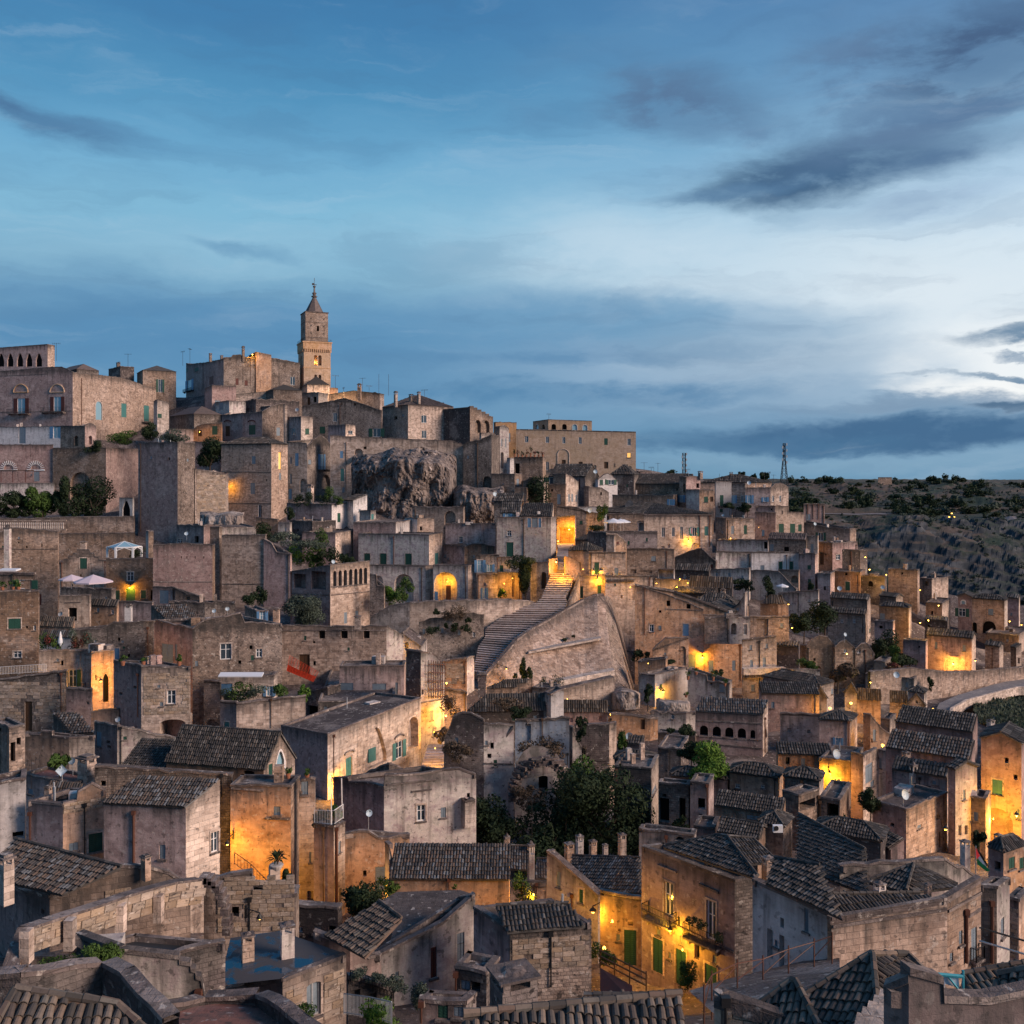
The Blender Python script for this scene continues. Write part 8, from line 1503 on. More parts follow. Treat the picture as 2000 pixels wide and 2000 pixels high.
for i, (y, c) in enumerate(((1812, IRON), (1838, 'grey_metal'))): q = MB(); q.tube(P(1914, y, 52), P(2020, y+31,47), .055, n=6); tag(q.build('roof_beam', c), ('upper black', 'lower grey')[i]+' steel beam sticking out at the lower right edge', 'beam')
h = H('terrace block behind the curved parapet of the lower right', 1640,1845,1915,1722,1760, PALE, D=68, a=-6, b=40, topL=[(1640,1690),(1845,1676)], topR=[(1845,1676),(1915,1712)])
# roofs of the row
S = [('front hip roof facet over the tall balconied house', (1300,1652,70),(1480,1712,62),(1420,1634,82),(1398,1632,80), TILE, 180),
 ('right facet of the first hip roof with pale ridge tiles', (1378,1690,69),(1515,1680,71),(1470,1638,80),(1400,1632,80), TILE, 220),
 ('second tiled roof slope over the bluish house row', (1500,1722,57),(1650,1790,52),(1600,1690,66),(1512,1676,66), TILE, 260),
 ('long tiled slope behind the curved parapet', (1620,1780,56),(1830,1752,58),(1795,1745,63),(1600,1748,64), TILE, 260),
 ('large dark tiled slope in the shadow of the right valley', (1560,1690,72),(1700,1745,64),(1690,1660,78),(1560,1590,92), TILE, 120),
 ('left facet of the little pyramid roof', (1700,1720,64),(1770,1740,62),(1784,1690,66.5),(1782,1689,66.5), TILE, 100),
 ('right facet of the little pyramid roof', (1770,1740,62),(1870,1728,66),(1786,1689,66.5),(1784,1690,66.5), TILE, 120)]
for a_ in S: slope(a_[0], a_[1], a_[2], a_[3], a_[4], a_[5], a_[6])
def fchim(label, px, yt_, yb_, w_, D, mat=BEIGE, openw=True):
    b0 = P(px, yb_, D); H_ = (yb_-yt_)/F*D; r_ = empty('chimney', tuple(b0), label, 'chimney', 'chimneys rising from the near roofs'); q = MB(); q.cbox((b0.x, b0.y, b0.z-1), w_, w_*.9,1+H_*.72,.4)
    for sx, sy in ((-1,-1),(1,-1),(1,1), (-1,1)): q.cbox((b0.x+(sx*math.cos(.4)-sy*math.sin(.4))*w_*.38, b0.y+(sx*math.sin(.4)+sy*math.cos(.4))*w_*.36, b0.z+H_*.72), w_*.2, w_*.18, H_*.18,.4)
    q.build('shaft', mat, r_); q = MB(); q.cbox((b0.x, b0.y, b0.z+H_*.90), w_*1.15, w_*1.05, H_*.06,.4); q.lathe((b0.x, b0.y, b0.z+H_*.96), [(w_*.35,0), (w_*.25, H_*.05), (.01, H_*.09)], 8); q.build('cap', 'coping', r_)
FC = [('square chimney between the two hip roofs', 1500,1672,1722,.85,64), ('chimney on the long slope behind the curved parapet', 1718,1722,1772,.75,58), ('grey vent pipe box before the pyramid roof', 1812,1725,1765,.45,60), ('large dark round topped chimney at the lower centre', 1003,1893,1978,1.55,38),
 ('block chimney on the blue wet flat roof', 484,1822,1872,.9,55), ('dark hooded chimney on the blue wet flat roof', 561,1802,1865,1.0,55.4), ('slim round capped chimney behind the big tiled roof', 990,1630,1700,.62,90), ('ornate small chimney behind the big tiled roof', 1037,1645,1725,.75,90),
 ('first stubby chimney before the dark trees', 1112,1645,1680,1.0,88), ('second stone hood chimney before the dark trees', 1132,1630,1678,.8,90), ('third pointed chimney before the dark trees', 1158,1640,1678,.8,91), ('fourth small chimney before the dark trees', 1182,1648,1678,.6,92),
 ('white capped chimney left of the tall balconied house', 1215,1627,1665,.8,86), ('hooded black chimney beside the green flag', 1885,1640,1680,.85,85), ('winged top chimney before the big lit arch', 1950,1628,1660,.7,84), ('tall slim chimney on the patchy tiled house', 1784,1490,1560,.9,108), ('pale chimney above the second long roof', 1770,1467,1490,1.0,114), ('small chimney at the right end of the first long roof', 1935,1405,1428,1.0,122)]
for i, a_ in enumerate(FC): fchim(*a_[:4], a_[4]*(.95 if a_[4] > 1.3 else .72), a_[5], mat=(BEIGE, PALE, DARK)[2 if a_[4] > 1.3 else i % 2])
# lit lane houses
h = H('sloping gabled house wall with yellow lit end right of the lane', 1068,1168,1180,1745,1880, PALE, D=76, a=38, b=40, topL=[(1068,1661),(1085,1672),(1168,1748)], jit=.03, w=[(1087,1703,1095,1734, 'k'),(1131,1737,1139,1764, 'g')])
h = H('yellow lit lane house with green door under the tall house', 1172,1252,1256,1748,1900, OCHRE, D=73, a=6, topL=[(1172,1738),(1252,1752)], w=[(1219,1816,1243,1886, 'g'),(1204,1825,1211,1838, 'k'),(1207,1814,1213,1820, 'd'),(1226,1800,1237,1808, 'd')])
slope('dark tiled roof slope left of the tall balconied house', (1115,1738,80),(1256,1742,76),(1250,1676,88),(1118,1672,88), MTILE, 260)
lamp('swinging lamp on a bracket in the lane entrance', P(1158,1780,73), 360, arm=(.9,.8), r=.18); lamp('lamp lighting the left end of the lane house', P(1196,1800,70), 200, shade=False, r=.1); lamp('round white lamp globe among the lane plants', P(1180,1852,66), 160, shade=False, r=.16)
shrub('bush lit from above in the lane entrance', 1178,1848,1880,34,65, LGREEN, 700,.1)
bt = h = H('wide tiled house with orange lit lower wall', 760,994,1003,1714,1790, OCHRE, D=79, a=1, roof='sL', ry=1648, tile=MTILE, objs=300); pot_plant('pot on the wall under the wide tiled roof', 889,1728,1742,9,78)
lamp('hidden lamp under the eaves left of the lane garden', P(975,1768,75), 160, shade=False, r=.08, glow=False, name='wall_lamp')
h = H('sloped stone shoulder of the wide tiled house', 752,760,775,1720,1790, PALE, D=81, topR=[(760,1650),(775,1720)])
h = H('small lit garden house with orange door behind the wide roof', 997,1052,1070,1722,1790, OCHRE, D=88, a=3, w=[(1053,1741,1066,1770, 'n')], b=5)
slope('narrow tiled roof between two chimneys', (997,1694,88),(1030,1696,88),(1034,1654,94),(998,1652,94), MTILE, 60); slope('second narrow tiled roof over the lit garden wall', (1045,1712,87),(1068,1712,87),(1068,1678,92),(1048,1678,92), MTILE, 40)
lamp('lamp in the small lit garden', P(1042,1748,82), 420, shade=False, r=.1); tree('thin leafy tree in the small lit garden', 1020,1715,1768,34,83.5, LGREEN, 700,.12); shrub('espaliered bush beside the orange garden door', 1034,1738,1765,26,83, LOLIVE, 420,.12)
h = H('low house with slanting tile roof and stained mauve wall', 925,996,1155,1818,1930, PINK, D=57, a=56, b=8, matR=RUBBLE, topL=[(925,1770),(996,1818)], topR=[(996,1818),(1155,1800)], cop=True, deck='coping', blocks=[('R', 1000,1832,1150,1890,.62,.3)])
slope('slanting tiled roof at the lower centre', (990,1815,57),(1142,1803,57.5),(1110,1765,63),(968,1770,63), TILE, 300)
h = H('long stained mauve house with flat roof at the lower centre', 715,743,928,1863,1960, PINK, D=60, a=40, b=32, matR=PALE, topR=[(743,1862),(865,1800),(928,1745)], topL=[(715,1866),(743,1863)], jit=.03, w=[(772,1898,779,1915, 'k'),(841,1850,853,1910, 'r'),(893,1822,907,1888, 'k')], deck='bitumen')
q = MB(); pts = [P(x, y, d) for x, y, d in ((760,1850,60.9),(926,1747,68.5),(898,1738,69.4),(775,1742,69.1),(735,1765,67.2),(772,1795,64.9))]; q.poly([tuple(p) for p in pts]); lo = [tuple(p-Vector((0,0,3))) for p in pts]; k = len(pts); i0 = q.verts([tuple(p) for p in pts]+lo); q.faces([[i0+(j+1) % k, i0+j, i0+k+j, i0+k+(j+1) % k] for j in range(k)]); tag(q.build('flat_roof', DARK), 'smooth grey flat roof behind the brown tiled slope', 'roof')
slope('brown mossy tiled slope at the lower centre left', (640,1822,57),(718,1865,54),(784,1795,62),(740,1762,66), WTILE, 300)
h = H('court house under the brown mossy roof', 612,684,745,1832,1960, PINK, D=57, a=10, b=30, topL=[(612,1818),(684,1838)], topR=[(684,1838),(720,1868),(745,1862)], w=[(686,1845,692,1900, 'k')])
h = H('low dark terrace right of the arch house with paved floor', 575,660,668,1800,1830, DARK, D=68, base=4, deck='terracotta_floor', topL=[(575,1765),(660,1772)])
shrub('dark hedge between the orange court and the brown roof', 705,1740,1792,56,70, LDARK, 2200,.13); shrub('spiky agave plant above the dark hedge', 700,1722,1758,34,71, LDARK, 500,.16); shrub('leafy creeper by the boarded door', 755,1722,1748,40,79, LGREEN, 800,.12)
# arch house + wet roof house
ah = h = H('arched ruin like house with square dark window at the lower left', 398,578,584,1752,1840, BEIGE, D=64, a=-4, topL=[(398,1722),(450,1706),(492,1700),(494,1747),(520,1750),(578,1745)], base=3, jit=.06, w=[(451,1771,467,1791, 'd')], blocks=[('L', 425,1712,575,1818,.62,.3)])
lamp('unlit looking wall lantern on the arched house', P(507,1795,61.5), 2, arm=(-1,.5), r=.13, glow=False)
q = MB(); c_ = P(398,1800,62.5)
for i in range(9): a_ = i/8*math.pi/2; p_ = P(400+math.sin(a_)*45,1722+(1-math.cos(a_))*100,62.4); q.cbox(tuple(p_), .5,.9,.45,0)
o_ = tag(q.build('broken_arch', DARK), 'dark curved edge of the broken arch beside the square window', 'arch'); o_['kind'] = 'stuff'
wh = h = H('near house with wet blue flat roof and arched grey window', 420,552,676,1914,2010, PINK, D=53, a=28, b=40, matR=CREAM, topL=[(420,1935),(552,1910)], topR=[(552,1912),(676,1863)], deck='wet_roof', jit=.03, w=[(599,1919,627,1986, 'x')], blocks=[('R', 558,1925,594,1990,.9,.42), ('R', 632,1895,672,1985,.9,.42)])
q = MB(); pts = [(x, y, 27.35*F/(y-930)) for x, y in ((555,1911),(674,1862),(545,1818),(450,1832),(428,1925))]; q.poly([tuple(P(*p)) for p in pts]); tag(q.build('wet_flat_roof', 'wet_roof'), 'tarred flat roof with blue shining puddles', 'roof')
h = H('dark tarred pitched roof hall under the curved parapet', 60,240,440,1885,1990, DARK, D=48, a=10, b=30, deck='bitumen', w=None, base=4)
h = H('stained white stair wall house at the lower left', 150,232,400,1935,2020, DARK, D=40, a=30, b=12, matR=PALE, topR=[(232,1852),(350,1866),(350.5,1876),(372,1879),(372.5,1890),(382,1892),(382.5,1905),(392,1907),(400,1950)], jit=.02)
shrub('bright green vine at the top of the stained wall', 200,1848,1890,66,39, LGREEN, 1700,.07); shrub('small green vine left of the bright one', 120,1872,1892,60,39, LGREEN, 700,.06)
wallrun('thick lichen covered parapet at the lower left corner', [(-15,1905),(40,1900),(200,1880),(235,1898),(270,1940),(320,1990)], 2040, Ds=[33,33,35,34,32.5,31], mat=DARK, th=.5)
wallrun('pale inner parapet with coping along the red floor terrace', [(310,2010),(315,1962),(400,1948),(500,1942),(545,1965),(610,2015)], 2060, Ds=[33,35,37,37,35,33], mat=DARK, th=.45)
q = MB(); q.poly([tuple(P(*p)) for p in ((330,2040,32),(330,1972,36),(505,1950,38),(600,2040,33))]); o_ = tag(q.build('terrace_floor', 'terracotta_floor'), 'stained terracotta tiled terrace floor at the bottom edge', 'floor')
slope('near hip roof with big terracotta tiles at the lower left corner', (-40,2060,24),(330,2060,25),(230,1965,29),(30,1935,29), WTILE, 300)
slope('big near tiled roof along the bottom edge centre', (880,2060,24),(1330,2090,24),(1330,1945,31),(905,1985,29.5), WTILE, 300)
slope('left facet of the near hip roof at the lower right', (1440,2030,31),(1722,2060,28),(1705,1868,38),(1700,1866,38), WTILE, 300); slope('right facet of the near hip roof at the lower right', (1722,2060,28),(1890,1985,31),(1772,1866,40),(1705,1868,38), WTILE, 300)
slope('small near hip roof left of the stair at the lower right', (1400,2030,30),(1600,2010,28.5),(1555,1920,33),(1545,1918,33), WTILE, 260); slope('second tiled roof behind the cyan frame', (1860,1975,36),(2020,1930,36),(2020,1880,40),(1880,1905,40), WTILE, 200); slope('near tiled roof at the right edge', (1920,1975,27),(2060,1960,26),(2060,1885,29),(1950,1908,30), WTILE, 120)
h = H('near plain house wall carrying the small hip roof', 1405,1408,1560,1950,2020, OCHRE, D=30, a=60, b=-14, topR=[(1408,1942),(1480,1965),(1560,1995)], blocks=[('R', 1412,1955,1500,2010,.6,.28)])
sr = empty('roof_steps', tuple(P(1730,2000,27)), 'short stone steps climbing the near roof wall', 'steps')
for i in range(7): q = MB(); c_ = P(1703+i*11,1996-i*12,27+i*.35); q.cbox((c_.x, c_.y, c_.z-.25), .85,.7,.25,-.45); q.build('step', CREAM, sr); q = MB(); q.cbox((c_.x+.1, c_.y+.15, c_.z-2), .6,.5,1.75,-.45); q.build('step_support', DARK, sr)
h = H('near lilac parapet at the lower right corner', 1726,1775,2040,1930,2060, PINK, D=24, a=30, b=14, topL=[(1726,1925),(1775,1905)], topR=[(1775,1890),(1840,1908),(1842,1945),(1930,1948),(2040,1925)], jit=.03, cop=True)
cf = empty('cyan_frame', tuple(P(1860,1960,25)), 'bent cyan clothes drying frame on the near parapet', 'drying frame'); q = MB(); q.tube(P(1881,1965,25), P(1881,1895,25), .03, n=6); q.tube(P(1832,1903,25), P(1880,1907,25), .05, n=6); q.tube(P(1850,1905,25), P(1876,1938,25), .03, n=6); q.build('frame', 'cyan_paint', cf); q = MB(); q.poly([tuple(P(x, y, 25.05)) for x, y in ((1835,1905),(1872,1907),(1874,1930),(1846,1922),(1844,1945),(1840,1945))]); q.build('cloth', 'canvas_white', cf)
# scaffold fence, railings, lane stair rail, flag
sc_ = empty('scaffold_rail', tuple(P(1400,1930,52)), 'rusty scaffold rail along the lower street', 'railing'); pts = [P(x, y, d) for x, y, d in ((1375,1978,45),(1390,1950,46),(1440,1925,48),(1490,1915,50),(1540,1895,51),(1590,1880,52),(1625,1868,52))]
q = MB()
for i, p_ in enumerate(pts): q.tube(p_-Vector((0,0,1)), p_+Vector((0,0,1.3)), .04, n=5)
for p_, n_ in zip(pts[:-1], pts[1:]): q.tube(p_+Vector((0,0,1.1)), n_+Vector((0,0,1.1)), .03, n=5); q.tube(p_+Vector((0,0,.3)), n_+Vector((0,0,1.0)), .025, n=5)
q.build('poles', 'rust_iron', sc_); q = MB(); A = [P(x, y, d) for x, y, d in ((1345,1935,50),(1420,1912,54),(1640,1860,58),(1640,1905,46),(1400,1985,42))]; q.poly([tuple(p) for p in A][::-1]); o_ = q.build('street', 'ground_stone'); o_['kind'] = 'structure'
rl_ = empty('lane_railing', tuple(P(1210,1880,60)), 'pale wooden handrail of three bars descending to the lane', 'railing'); q = MB()
for k in (0,.35,.7): q.tube(P(1172,1878,62)+Vector((0,0, k)), P(1262,1925,57)+Vector((0,0, k)), .05, n=4)
for f_ in (0,.33,.66,1): p_ = P(1172,1878,62).lerp(P(1262,1925,57), f_); q.tube(p_-Vector((0,0,.4)), p_+Vector((0,0,.85)), .05, n=4)
q.build('bars', 'brown_wood', rl_); q = MB(); q.poly([tuple(P(*p)) for p in ((1172,1890,61),(1235,1925,58),(1235,1955,56),(1172,1950,58))]); tag(q.build('red_tarpaulin', 'red_paint'), 'dark red tarpaulin behind the lane handrail', 'tarpaulin')
slope('rooftop strip in front of the lane with loose tiles', (1130,1990,42),(1290,1975,42),(1290,1945,46),(1140,1945,46), MTILE, 100)
fg = empty('flag', tuple(P(1905,1700,74)), 'drooping red white black and green flag on a thin pole', 'flag'); q = MB(); q.tube(P(1906,1715,74), P(1906,1652,74), .03, n=6); q.build('pole', 'grey_metal', fg)
def tri(c, *p_): q = MB(); q.poly([tuple(P(x, y, 73.9-(x-1906)*.012)) for x, y in p_]); q.build('cloth', c, fg)
tri('flag_black', (1906,1655),(1917,1668),(1932,1694),(1926,1692)); tri('flag_white', (1907,1660),(1926,1690),(1930,1698),(1912,1680)); tri('flag_green', (1907,1677),(1914,1681),(1934,1700),(1928,1703),(1909,1688)); q = MB(); q.poly([tuple(P(x, y, 73.6)) for x, y in ((1906,1656),(1914,1672),(1907,1678))]); q.build('triangle', 'flag_red', fg)
# planter balcony bottom centre
pb = h = H('planter terrace with iron rail at the lower centre', 680,770,800,1930,2010, DARK, D=50, a=-24, topL=[(680,1905),(770,1932)], base=4, deck='bitumen'); f = h.L; railing(h.root, [f.pt(*f.sz(684,1920), .1), f.pt(*f.sz(768,1948), .1)], .7,.2)
for i, (x, y) in enumerate(((700,1908),(732,1914),(757,1920),(780,1928))): shrub(('left', 'second', 'third', 'right')[i]+' planter bush on the terrace rail', x, y-12, y+4,30,49, LOLIVE, 500,.06)
railing(empty('yard_railing', tuple(P(700,1975,44)), 'white painted iron railing at the bottom edge', 'railing'), [P(672,1980,46), P(720,1988,44), P(765,2000,42)], .95,.14, 'grey_metal')
for i, (x, y, w_, m_) in enumerate(((745,1985,60, LBRIGHT), (815,1955,40, LOLIVE), (575,1990,56, LGREEN), (1348,1905,34, LGREEN))): shrub(('bright green yard bush at the bottom edge', 'olive bush below the stained mauve house', 'broad leaved bush below the arched grey window', 'spiky yellow lit plant at the foot of the yellow street wall')[i], x, y-22, y+20, w_, (43,50,46,60)[i], m_, 1500,.07)
h = H('gravel roofed low annex at the lower centre', 818,910,930,1955,2000, PINK, D=47, a=6, b=60, matR=PALE, base=4, deck='ground_stone'); h = H('dark glazed annex roof beside the gravel roof', 888,950,975,1898,1960, DARK, D=52, base=4)
# middle right cluster in front
V = [('dark facade house with bright edge behind the valley tree', 1200,1272,1286,1500,1610, DARK, 104, 'flat', [(1218,1535,1232,1544, 'd')], CREAM),
 ('low house with three tall black doorways', 1286,1345,1350,1533,1610, RUBBLE, 101, 'flat', [(1288,1559,1307,1605, 'd'),(1327,1559,1339,1605, 'd')], None), ('narrow house with square black window', 1348,1384,1394,1530,1610, PINK, 99, 'flat', [(1363,1559,1377,1580, 'd')], None),
 ('house with neat ribbed tile roof and stepped blocks', 1395,1528,1530,1588,1640, OCHRE, 93, 'sL', [(1458,1593,1486,1602, 'k')], None), ('pillar house with dark pergola roof', 1528,1560,1600,1552,1630, BROWN, 96, 'flat', [(1560,1563,1592,1580, 'Q')], None), ('dark pergola pier house below the yellow wall', 1600,1640,1662,1562,1640, BROWN, 97, 'flat', [(1615,1570,1638,1600, 'Q')], None),
 ('stepped hip roof house in the roof cluster', 1425,1520,1536,1517,1560, OCHRE, 108, 'hip', [], None), ('low hip roof right in the roof cluster', 1532,1600,1612,1522,1570, RUBBLE, 104, 'hip', [], CREAM), ('small pyramid roof left in the roof cluster', 1310,1365,1378,1518,1540, PINK, 108, 'hip', [], None), ('second small pyramid roof in the roof cluster', 1375,1420,1432,1520,1540, PINK, 110, 'hip', [], None),
 ('tiled house with bright corner left of the green bush', 1200,1275,1290,1486,1520, DARK, 112, 'hip', [], CREAM), ('broken walls behind the green bush', 1285,1330,1345,1462,1510, DARK, 122, 'flat', [], None), ('small mauve shed with tile roof near the round dish', 1224,1256,1262,1452,1500, PINK, 128, 'sL', [], None),
 ('first long tiled roof house of the far right', 1750,1900,1940,1428,1470, PINK, 128, 'sL', [(1885,1446,1895,1454, 'k')], None), ('second long tiled roof house of the far right', 1730,1895,1902,1482,1520, PINK, 116, 'sL', [], None), ('patchy tiled house with pale slim chimney', 1742,1850,1868,1516,1600, PINK, 106, 'sL', [(1806,1535,1818,1542, 'd')], CREAM),
 ('cream gabled narrow house with pipe', 1852,1866,1904,1500,1660, PINK, 101, 'gR', [(1881,1542,1886,1562, 'k'),(1884,1612,1890,1630, 'd'),(1872,1612,1878,1632, 'd')], PALE), ('low glass roofed yard house before the narrow gable', 1704,1770,1850,1580,1660, PINK, 98, 'flat', [(1838,1601,1843,1616, 'd'),(1834,1624,1840,1655, 'n')], BEIGE),
 ('house with teal window over the great yellow lit arch', 1900,1995,2010,1450,1660, PINK, 104, 'gL', [(1938,1523,1958,1552, 't'),(1916,1578,1978,1650, 'N'),(1986,1580,1994,1600, 'k')], None), ('stone corner cottage at the far right before the arch', 1930,1960,2010,1660,1730, PINK, 80, 'hip', [], OCHRE),
 ('dark roofed long house in the lower right valley', 1590,1720,1760,1640,1690, DARK, 84, 'hip', [], None), ('house with red awning tip before the lit corner', 1690,1740,1860,1655,1690, PINK, 86, 'sL', [(1732,1626,1743,1638, 'd')], None), ('air conditioner wall house under the black roof', 1480,1530,1560,1612,1660, BROWN, 88, 'hip', [], None), ('dark ridge house behind the first hip roof', 1405,1480,1520,1634,1680, DARK, 86, 'gR', [], OCHRE), ('terrace wall with round vent before the tall house', 1248,1355,1360,1630,1690, PALE, 84, 'flat', [(1320,1634,1336,1642, 'a')], None), ('flat roofed box behind the tall balconied house', 1355,1395,1405,1616,1660, PINK, 90, 'flat', [], None), ('small mauve annex at the lit arch house left', 1896,1925,1935,1560,1640, BROWN, 101, 'flat', [], None)]
for lb, xl, xc, xr, yt_, yb_, m_, D_, rf, ws, mr_ in V: H(lb, xl, xc, xr, yt_, yb_, m_, D=D_, roof=rf, ry=yt_-max(9,(xc-xl)*.22) if rf != 'flat' else None, w=ws, matR=mr_, jit=.12, tile=MTILE if xc-xl > 140 and rf == 'sL' and D_ < 125 and D_ > 105 else TILE)
lamp('lamp flooding the great arch at the far right', P(1985,1592,99), 1300, r=.18); lamp('second lamp inside the great arch', P(1940,1600,103), 800, shade=False, glow=False, r=.1, name='arch_lamp'); lamp('star shaped wall lamp left of the great arch', P(1847,1619,94), 220, r=.18)
ac = empty('air_conditioner', tuple(P(1519,1618,86.5)), 'white air conditioner box on the dark wall', 'air conditioner'); q = MB(); q.cbox(tuple(P(1519,1625,86.5)), .85,.35,.62); q.build('casing', 'white_paint', ac); q = MB(); c_ = P(1516,1618,86.28); q.tube(c_, c_+Vector((0,-.03,0)), .22, n=14); q.build('fan_grille', IRON, ac)
for i, (x, yt_, yb_, w_, m_, D_, n_) in enumerate(((1385,1458,1520,100, LBRIGHT, 110,4200),(1350,1452,1490,50, LDARK, 114,1500),(1330,1418,1440,46, LDARK, 134,1200),(1213,1430,1480,18, LGREEN, 118,700),(1700,1552,1600,36, LDARK, 100,1100),(1635,1570,1600,24, LDARK, 99,500),(1912,1625,1655,22, LDARK, 92,600),(1970,1635,1655,18, LOLIVE, 95,400),(1330,1600,1620,30, LDARK, 96,500),(1105,1585,1600,30, LDARK, 101,300))): tree(('bright green tree among the roofs right of centre', 'dark tree behind the bright green tree', 'dark bush left of the loggia building', 'green creeper on the wall corner', 'dark creeper tree below the lane house', 'plant under the pergola', 'dark plant by the lit arch stairs', 'olive bush inside the great arch', 'bush before the black doorways', 'low bush edge of the valley hollow')[i], x, yt_, yb_, w_, D_, m_, n_, .18)
dish('square white panel antenna dish on the red terrace', 120,1505,86,.75,.2, square=True); dish('second blue dish beside the fan palm', 140,1486,93,.5); dish('round dish on the white corner house', 230,1405,117,.5, colr='grey_metal'); dish('big dish on the lower left terrace roof', 118,1199,158,.6, colr='grey_metal'); dish('left dish on the rubble wall row', 418,1193,164,.5); dish('right dish on the rubble wall row', 444,1189,164,.5)
dish('blue white dish below the bastion', 364,1042,222,.65); dish('blue dish under the rock shelf', 967,965,268,.95); dish('dish on the palace barn roof', 1163,921,290,.9); dish('dome shaped white dish by the cafe terrace', 1152,997,262,.9); dish('dish on the villa roof terrace', 651,1097,193,.6); dish('dish on the hilltop house by the tower', 580,800,330,1.0, colr='grey_metal'); dish('ridge dish right of the chimneys', 865,789,345,.9); dish('dish on the right hip roof', 1463,943,300,.9); dish('blue dish among the gorge roofs', 1640,1149,228,.8); dish('small blue dish by the curved gable', 1724,1147,226,.7); dish('dish on the pale flat roof by the road', 1751,1318,172,.8); dish('small dish on the ochre stone house', 1412,1006,268,.55)
AN = [(110,670,702,340),(250,691,716,380),(232,707,716,380),(357,686,712,372),(371,681,710,372),(655,733,770,372),(671,757,768,372),(708,738,768,370),(721,753,770,370),(740,730,768,376),(759,731,770,376),(829,761,785,340),(1072,808,820,344),(1258,903,922,320),(1272,912,926,318),(1277,914,928,318),(1285,904,930,316),(1493,922,938,312),(1503,922,938,312),(1511,927,940,310),(1342,916,932,300),(1180,1425,1440,120),(1039,1560,1640,92),(152,1420,1500,92),(61,1483,1530,88),(198,1037,1085,214),(1537,1416,1480,119),(1482,1595,1640,84),(15,1430,1490,88),(1648,1600,1660,80)]
NM = ['beside the loggia', 'behind the ridge box', 'tiny one on the dark box', 'left one on the hilltop palace', 'right one on the hilltop palace', 'tall one right of the bell tower', 'short one right of the bell tower', 'one beside the slim chimney', 'small one past the slim chimney', 'left bare whip on the ridge', 'right bare whip on the ridge', 'one on the hip roofed ridge house', 'one on the palace belvedere', 'first of four right of the palace', 'second of four right of the palace', 'third of four right of the palace', 'fourth and tallest right of the palace', 'left one beyond the skylight roof', 'middle one beyond the skylight roof', 'right one beyond the skylight roof', 'short one on the grey corner house', 'one above the ruined wall', 'tall one before the dark valley trees', 'tall thin one on the stone gable cottage', 'one on the red terrace', 'tall one on the stepped gable house', 'tall one by the patchy roof strip', 'pale one above the dark hip roofs', 'one at the far left edge', 'bluish one above the lower right roofs']
for i, (x, a_, b_, d_) in enumerate(AN): antenna('television antenna, '+NM[i], x, a_, b_, d_, -1 if i in (9,10) else i % 3)
for lb, px, yt_, yb_, w0, w1 in (('tall tapering lattice radio mast on the right horizon', 1531.5,866,942,13,3.5), ('slim lattice antenna mast left on the horizon', 1336,885,932,5,5)):
    D_ = 420; r_ = empty('radio_mast', tuple(P(px, yb_, D_)), lb, 'radio mast'); q = MB(); s_ = D_/F; z0, z1 = P(px, yb_+6, D_).z, P(px, yt_, D_).z; X0 = P(px, 0, D_).x; n_ = 9; ring = []
    for i in range(n_+1): t_ = i/n_; w_ = (w0+(w1-w0)*min(1, t_*1.5))*s_/2; z = z0+(z1-z0)*t_; ring.append([Vector((X0+sx*w_, D_+sy*w_, z)) for sx, sy in ((-1,-1),(1,-1),(1,1), (-1,1))])
    for i in range(n_):
        for k in range(4): q.tube(ring[i][k], ring[i+1][k], .16, n=4); q.tube(ring[i][k], ring[i+1][(k+1) % 4], .09, n=4); q.tube(ring[i+1][k], ring[i+1][(k+1) % 4], .09, n=4)
    q.build('lattice', IRON, r_); q = MB()
    for i in range(7): z = z1-1-i*(1.3 if w0 > 6 else 1.2); q.cbox((X0+(-1)**i*.9, D_-.8, z), .5,.4,1.1)
    q.build('antenna_panel', 'grey_metal', r_)['kind'] = 'stuff'
# shrubs scattered over the far hillside
proto = []
for k in range(4): q = MB(); crown(q, (0,0,1.4), 2.6,2.4,1.9,260,.55,5,900+k); proto.append(q.build('shrub', LDARK if k != 2 else LOLIVE, org=(0,0,0)))
rr3 = random.Random(11); cnt = 0; q = MB()
for k in range(1100):
    px, Y = rr3.uniform(1530,2080), rr3.choice((rr3.uniform(660,1060), rr3.uniform(500,660)))
    if noise.noise(Vector((px*.02, Y*.015,7))) > -.2: X = (px-1000)/F*Y; s_ = rr3.uniform(.6,2.2); crown(q, (X, Y, fz(X, Y)+s_*.4), s_*1.3, s_, s_*.8,34,.7,3, k)
o = q.build('scrub', LOLIVE); tag(o, 'low dark scrub spread over the far hillside and gorge ledges', 'scrub'); o['kind'] = 'stuff'
LB = 'dark round shrub dotted on the far plateau slope beyond the gorge'
while cnt < 290:
    px = rr3.uniform(1540,2060); Y = rr3.choice([rr3.uniform(690,1050), rr3.uniform(690,1050), rr3.uniform(640,800), rr3.uniform(440,520)]) if cnt > 30 else rr3.uniform(1000,1060)
    if noise.noise(Vector((px*.012, Y*.01,2))) < -.12: continue
    X = (px-1000)/F*Y; k = cnt % 4; o = proto[k] if cnt < 4 else proto[k].copy()
    if cnt >= 4: COL.objects.link(o)
    s_ = rr3.uniform(.7,1.9)*(1.15 if Y > 600 else .8); o.location = (X, Y, fz(X, Y)-.4); o.scale = (s_*1.2, s_, s_); o.rotation_euler = (0,0, rr3.random()*6); tag(o, LB, 'shrub', 'shrubs on the far plateau'); cnt += 1
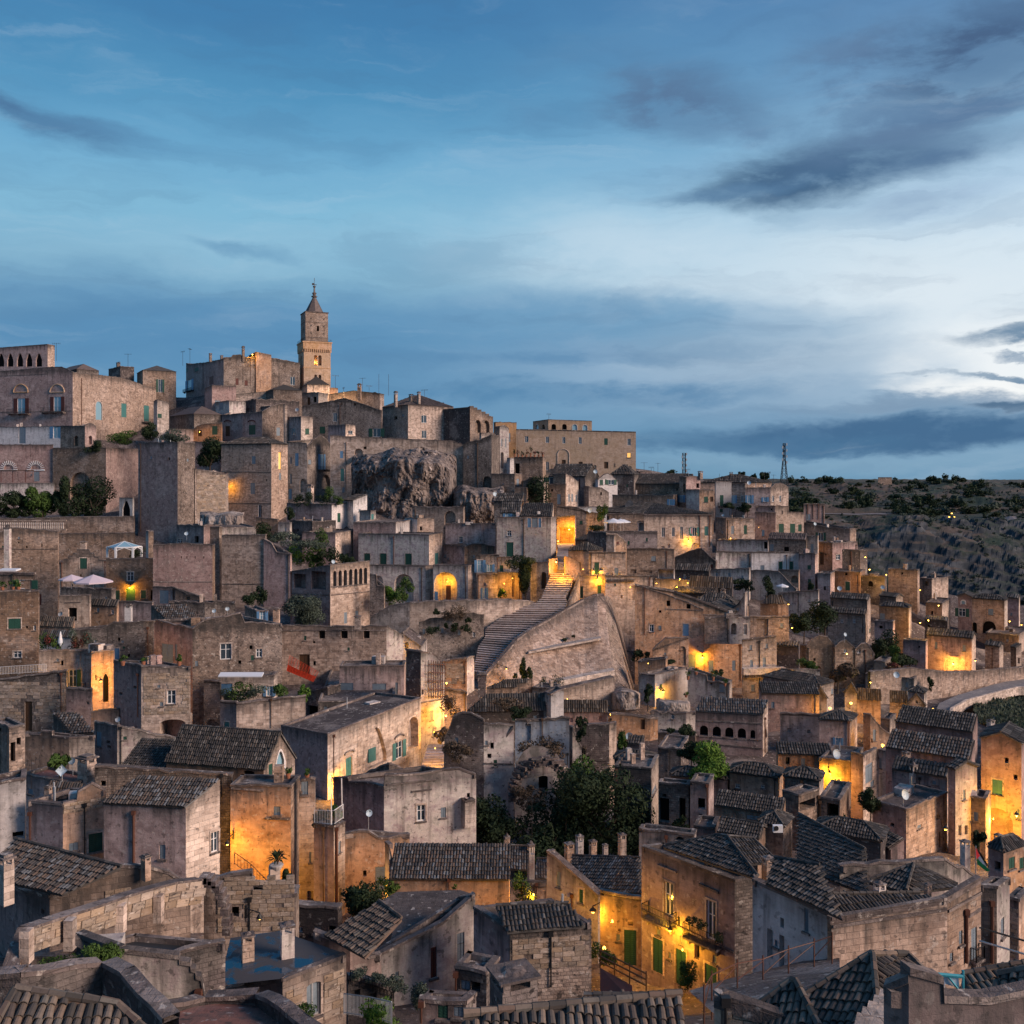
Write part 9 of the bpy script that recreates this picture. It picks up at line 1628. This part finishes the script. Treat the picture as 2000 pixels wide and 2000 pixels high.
for i, (x, w_, y) in enumerate(((1309,24,922),(1448,12,922),(1472,12,922),(1492,20,924),(1625,12,936),(1320,20,926),(1700,14,938),(1858,12,940))): tree(('pointed dark conifer beyond the right end of the palace', 'small dark tree left over the skylight roof', 'small dark tree right over the skylight roof', 'wide dark tree beside the lattice mast', 'lone small tree on the plateau rim', 'low dark bush beside the pointed conifer', 'round tree beside the plateau hut', 'lone round tree at the right of the plateau rim')[i], x, y, 942, w_, 345 if x < 1500 else 990, LDARK, 500,.5 if x < 1500 else 1.0)
h = H('low hut on the rim of the far plateau', 1715,1742,1745,932,944, BROWN, D=1020, base=3, a=5, cop=False, jit=0)
tl_ = empty('floodlight_mast', tuple(P(1859,1010,640)), 'distant three headed lamp mast on the far road', 'lamp mast'); q = MB(); q.tube(P(1859,1014,640), P(1859,1004,640), .2, n=5)
q.build('pole', IRON, tl_); q = MB()
for x, y in ((1854,1010.5),(1864,1010.5),(1859,1003.5)): q.cbox(tuple(P(x, y, 639)), .8,.5,.5)
q.build('lamp_heads', 'bulb', tl_)['kind'] = 'stuff'
q = MB(); A = [(x_, Y_) for x_, Y_ in zip(np.linspace(90,420,60), 655+18*np.sin(np.linspace(0,6,60)))]
for (x0, y0), (x1, y1) in zip(A[:-1], A[1:]): q.poly([(x0, y0, fz(x0, y0)+.5), (x1, y1, fz(x1, y1)+.5), (x1, y1+7, fz(x1, y1+7)+.5), (x0, y0+7, fz(x0, y0+7)+.5)])
o_ = q.build('far_road', 'asphalt_stone'); o_['kind'] = 'structure'
# ------------------------------------------------------------------ ground sheet, cut down to the feet of the walls
b = MB(); S = np.linspace(-1.15,1.0,200); rows = list(GY); AN_ = np.array(ANCH)
vx = np.array([[s_*(Y+90), Y] for Y in rows for s_ in S]); vz = np.array([tz(x, y) for x, y in vx]); at_ = np.array([tz(a_, c_) for a_, c_ in AN_[:, :2]]); dd = at_-AN_[:, 2]
cut = np.zeros(len(vx))
for (ax, ay, az_), d_ in zip(AN_, dd):
    if d_ <= .2: continue
    r_ = np.hypot(vx[:, 0]-ax, vx[:, 1]-ay); w_ = np.clip(1.5-r_/(10+d_*1.2), 0,1); cut = np.maximum(cut, (d_+.3)*w_)
vz = vz-cut
b.verts([[x, y, z+noise.noise(Vector((x*.1, y*.1,0)))*.5] for (x, y), z in zip(vx, vz)]); n = len(S); b.faces([[j*n+i, j*n+i+1,(j+1)*n+i+1,(j+1)*n+i] for j in range(len(rows)-1) for i in range(n-1)])
o = b.build('ground', 'ground_stone', smooth=True); o['kind'] = 'structure'
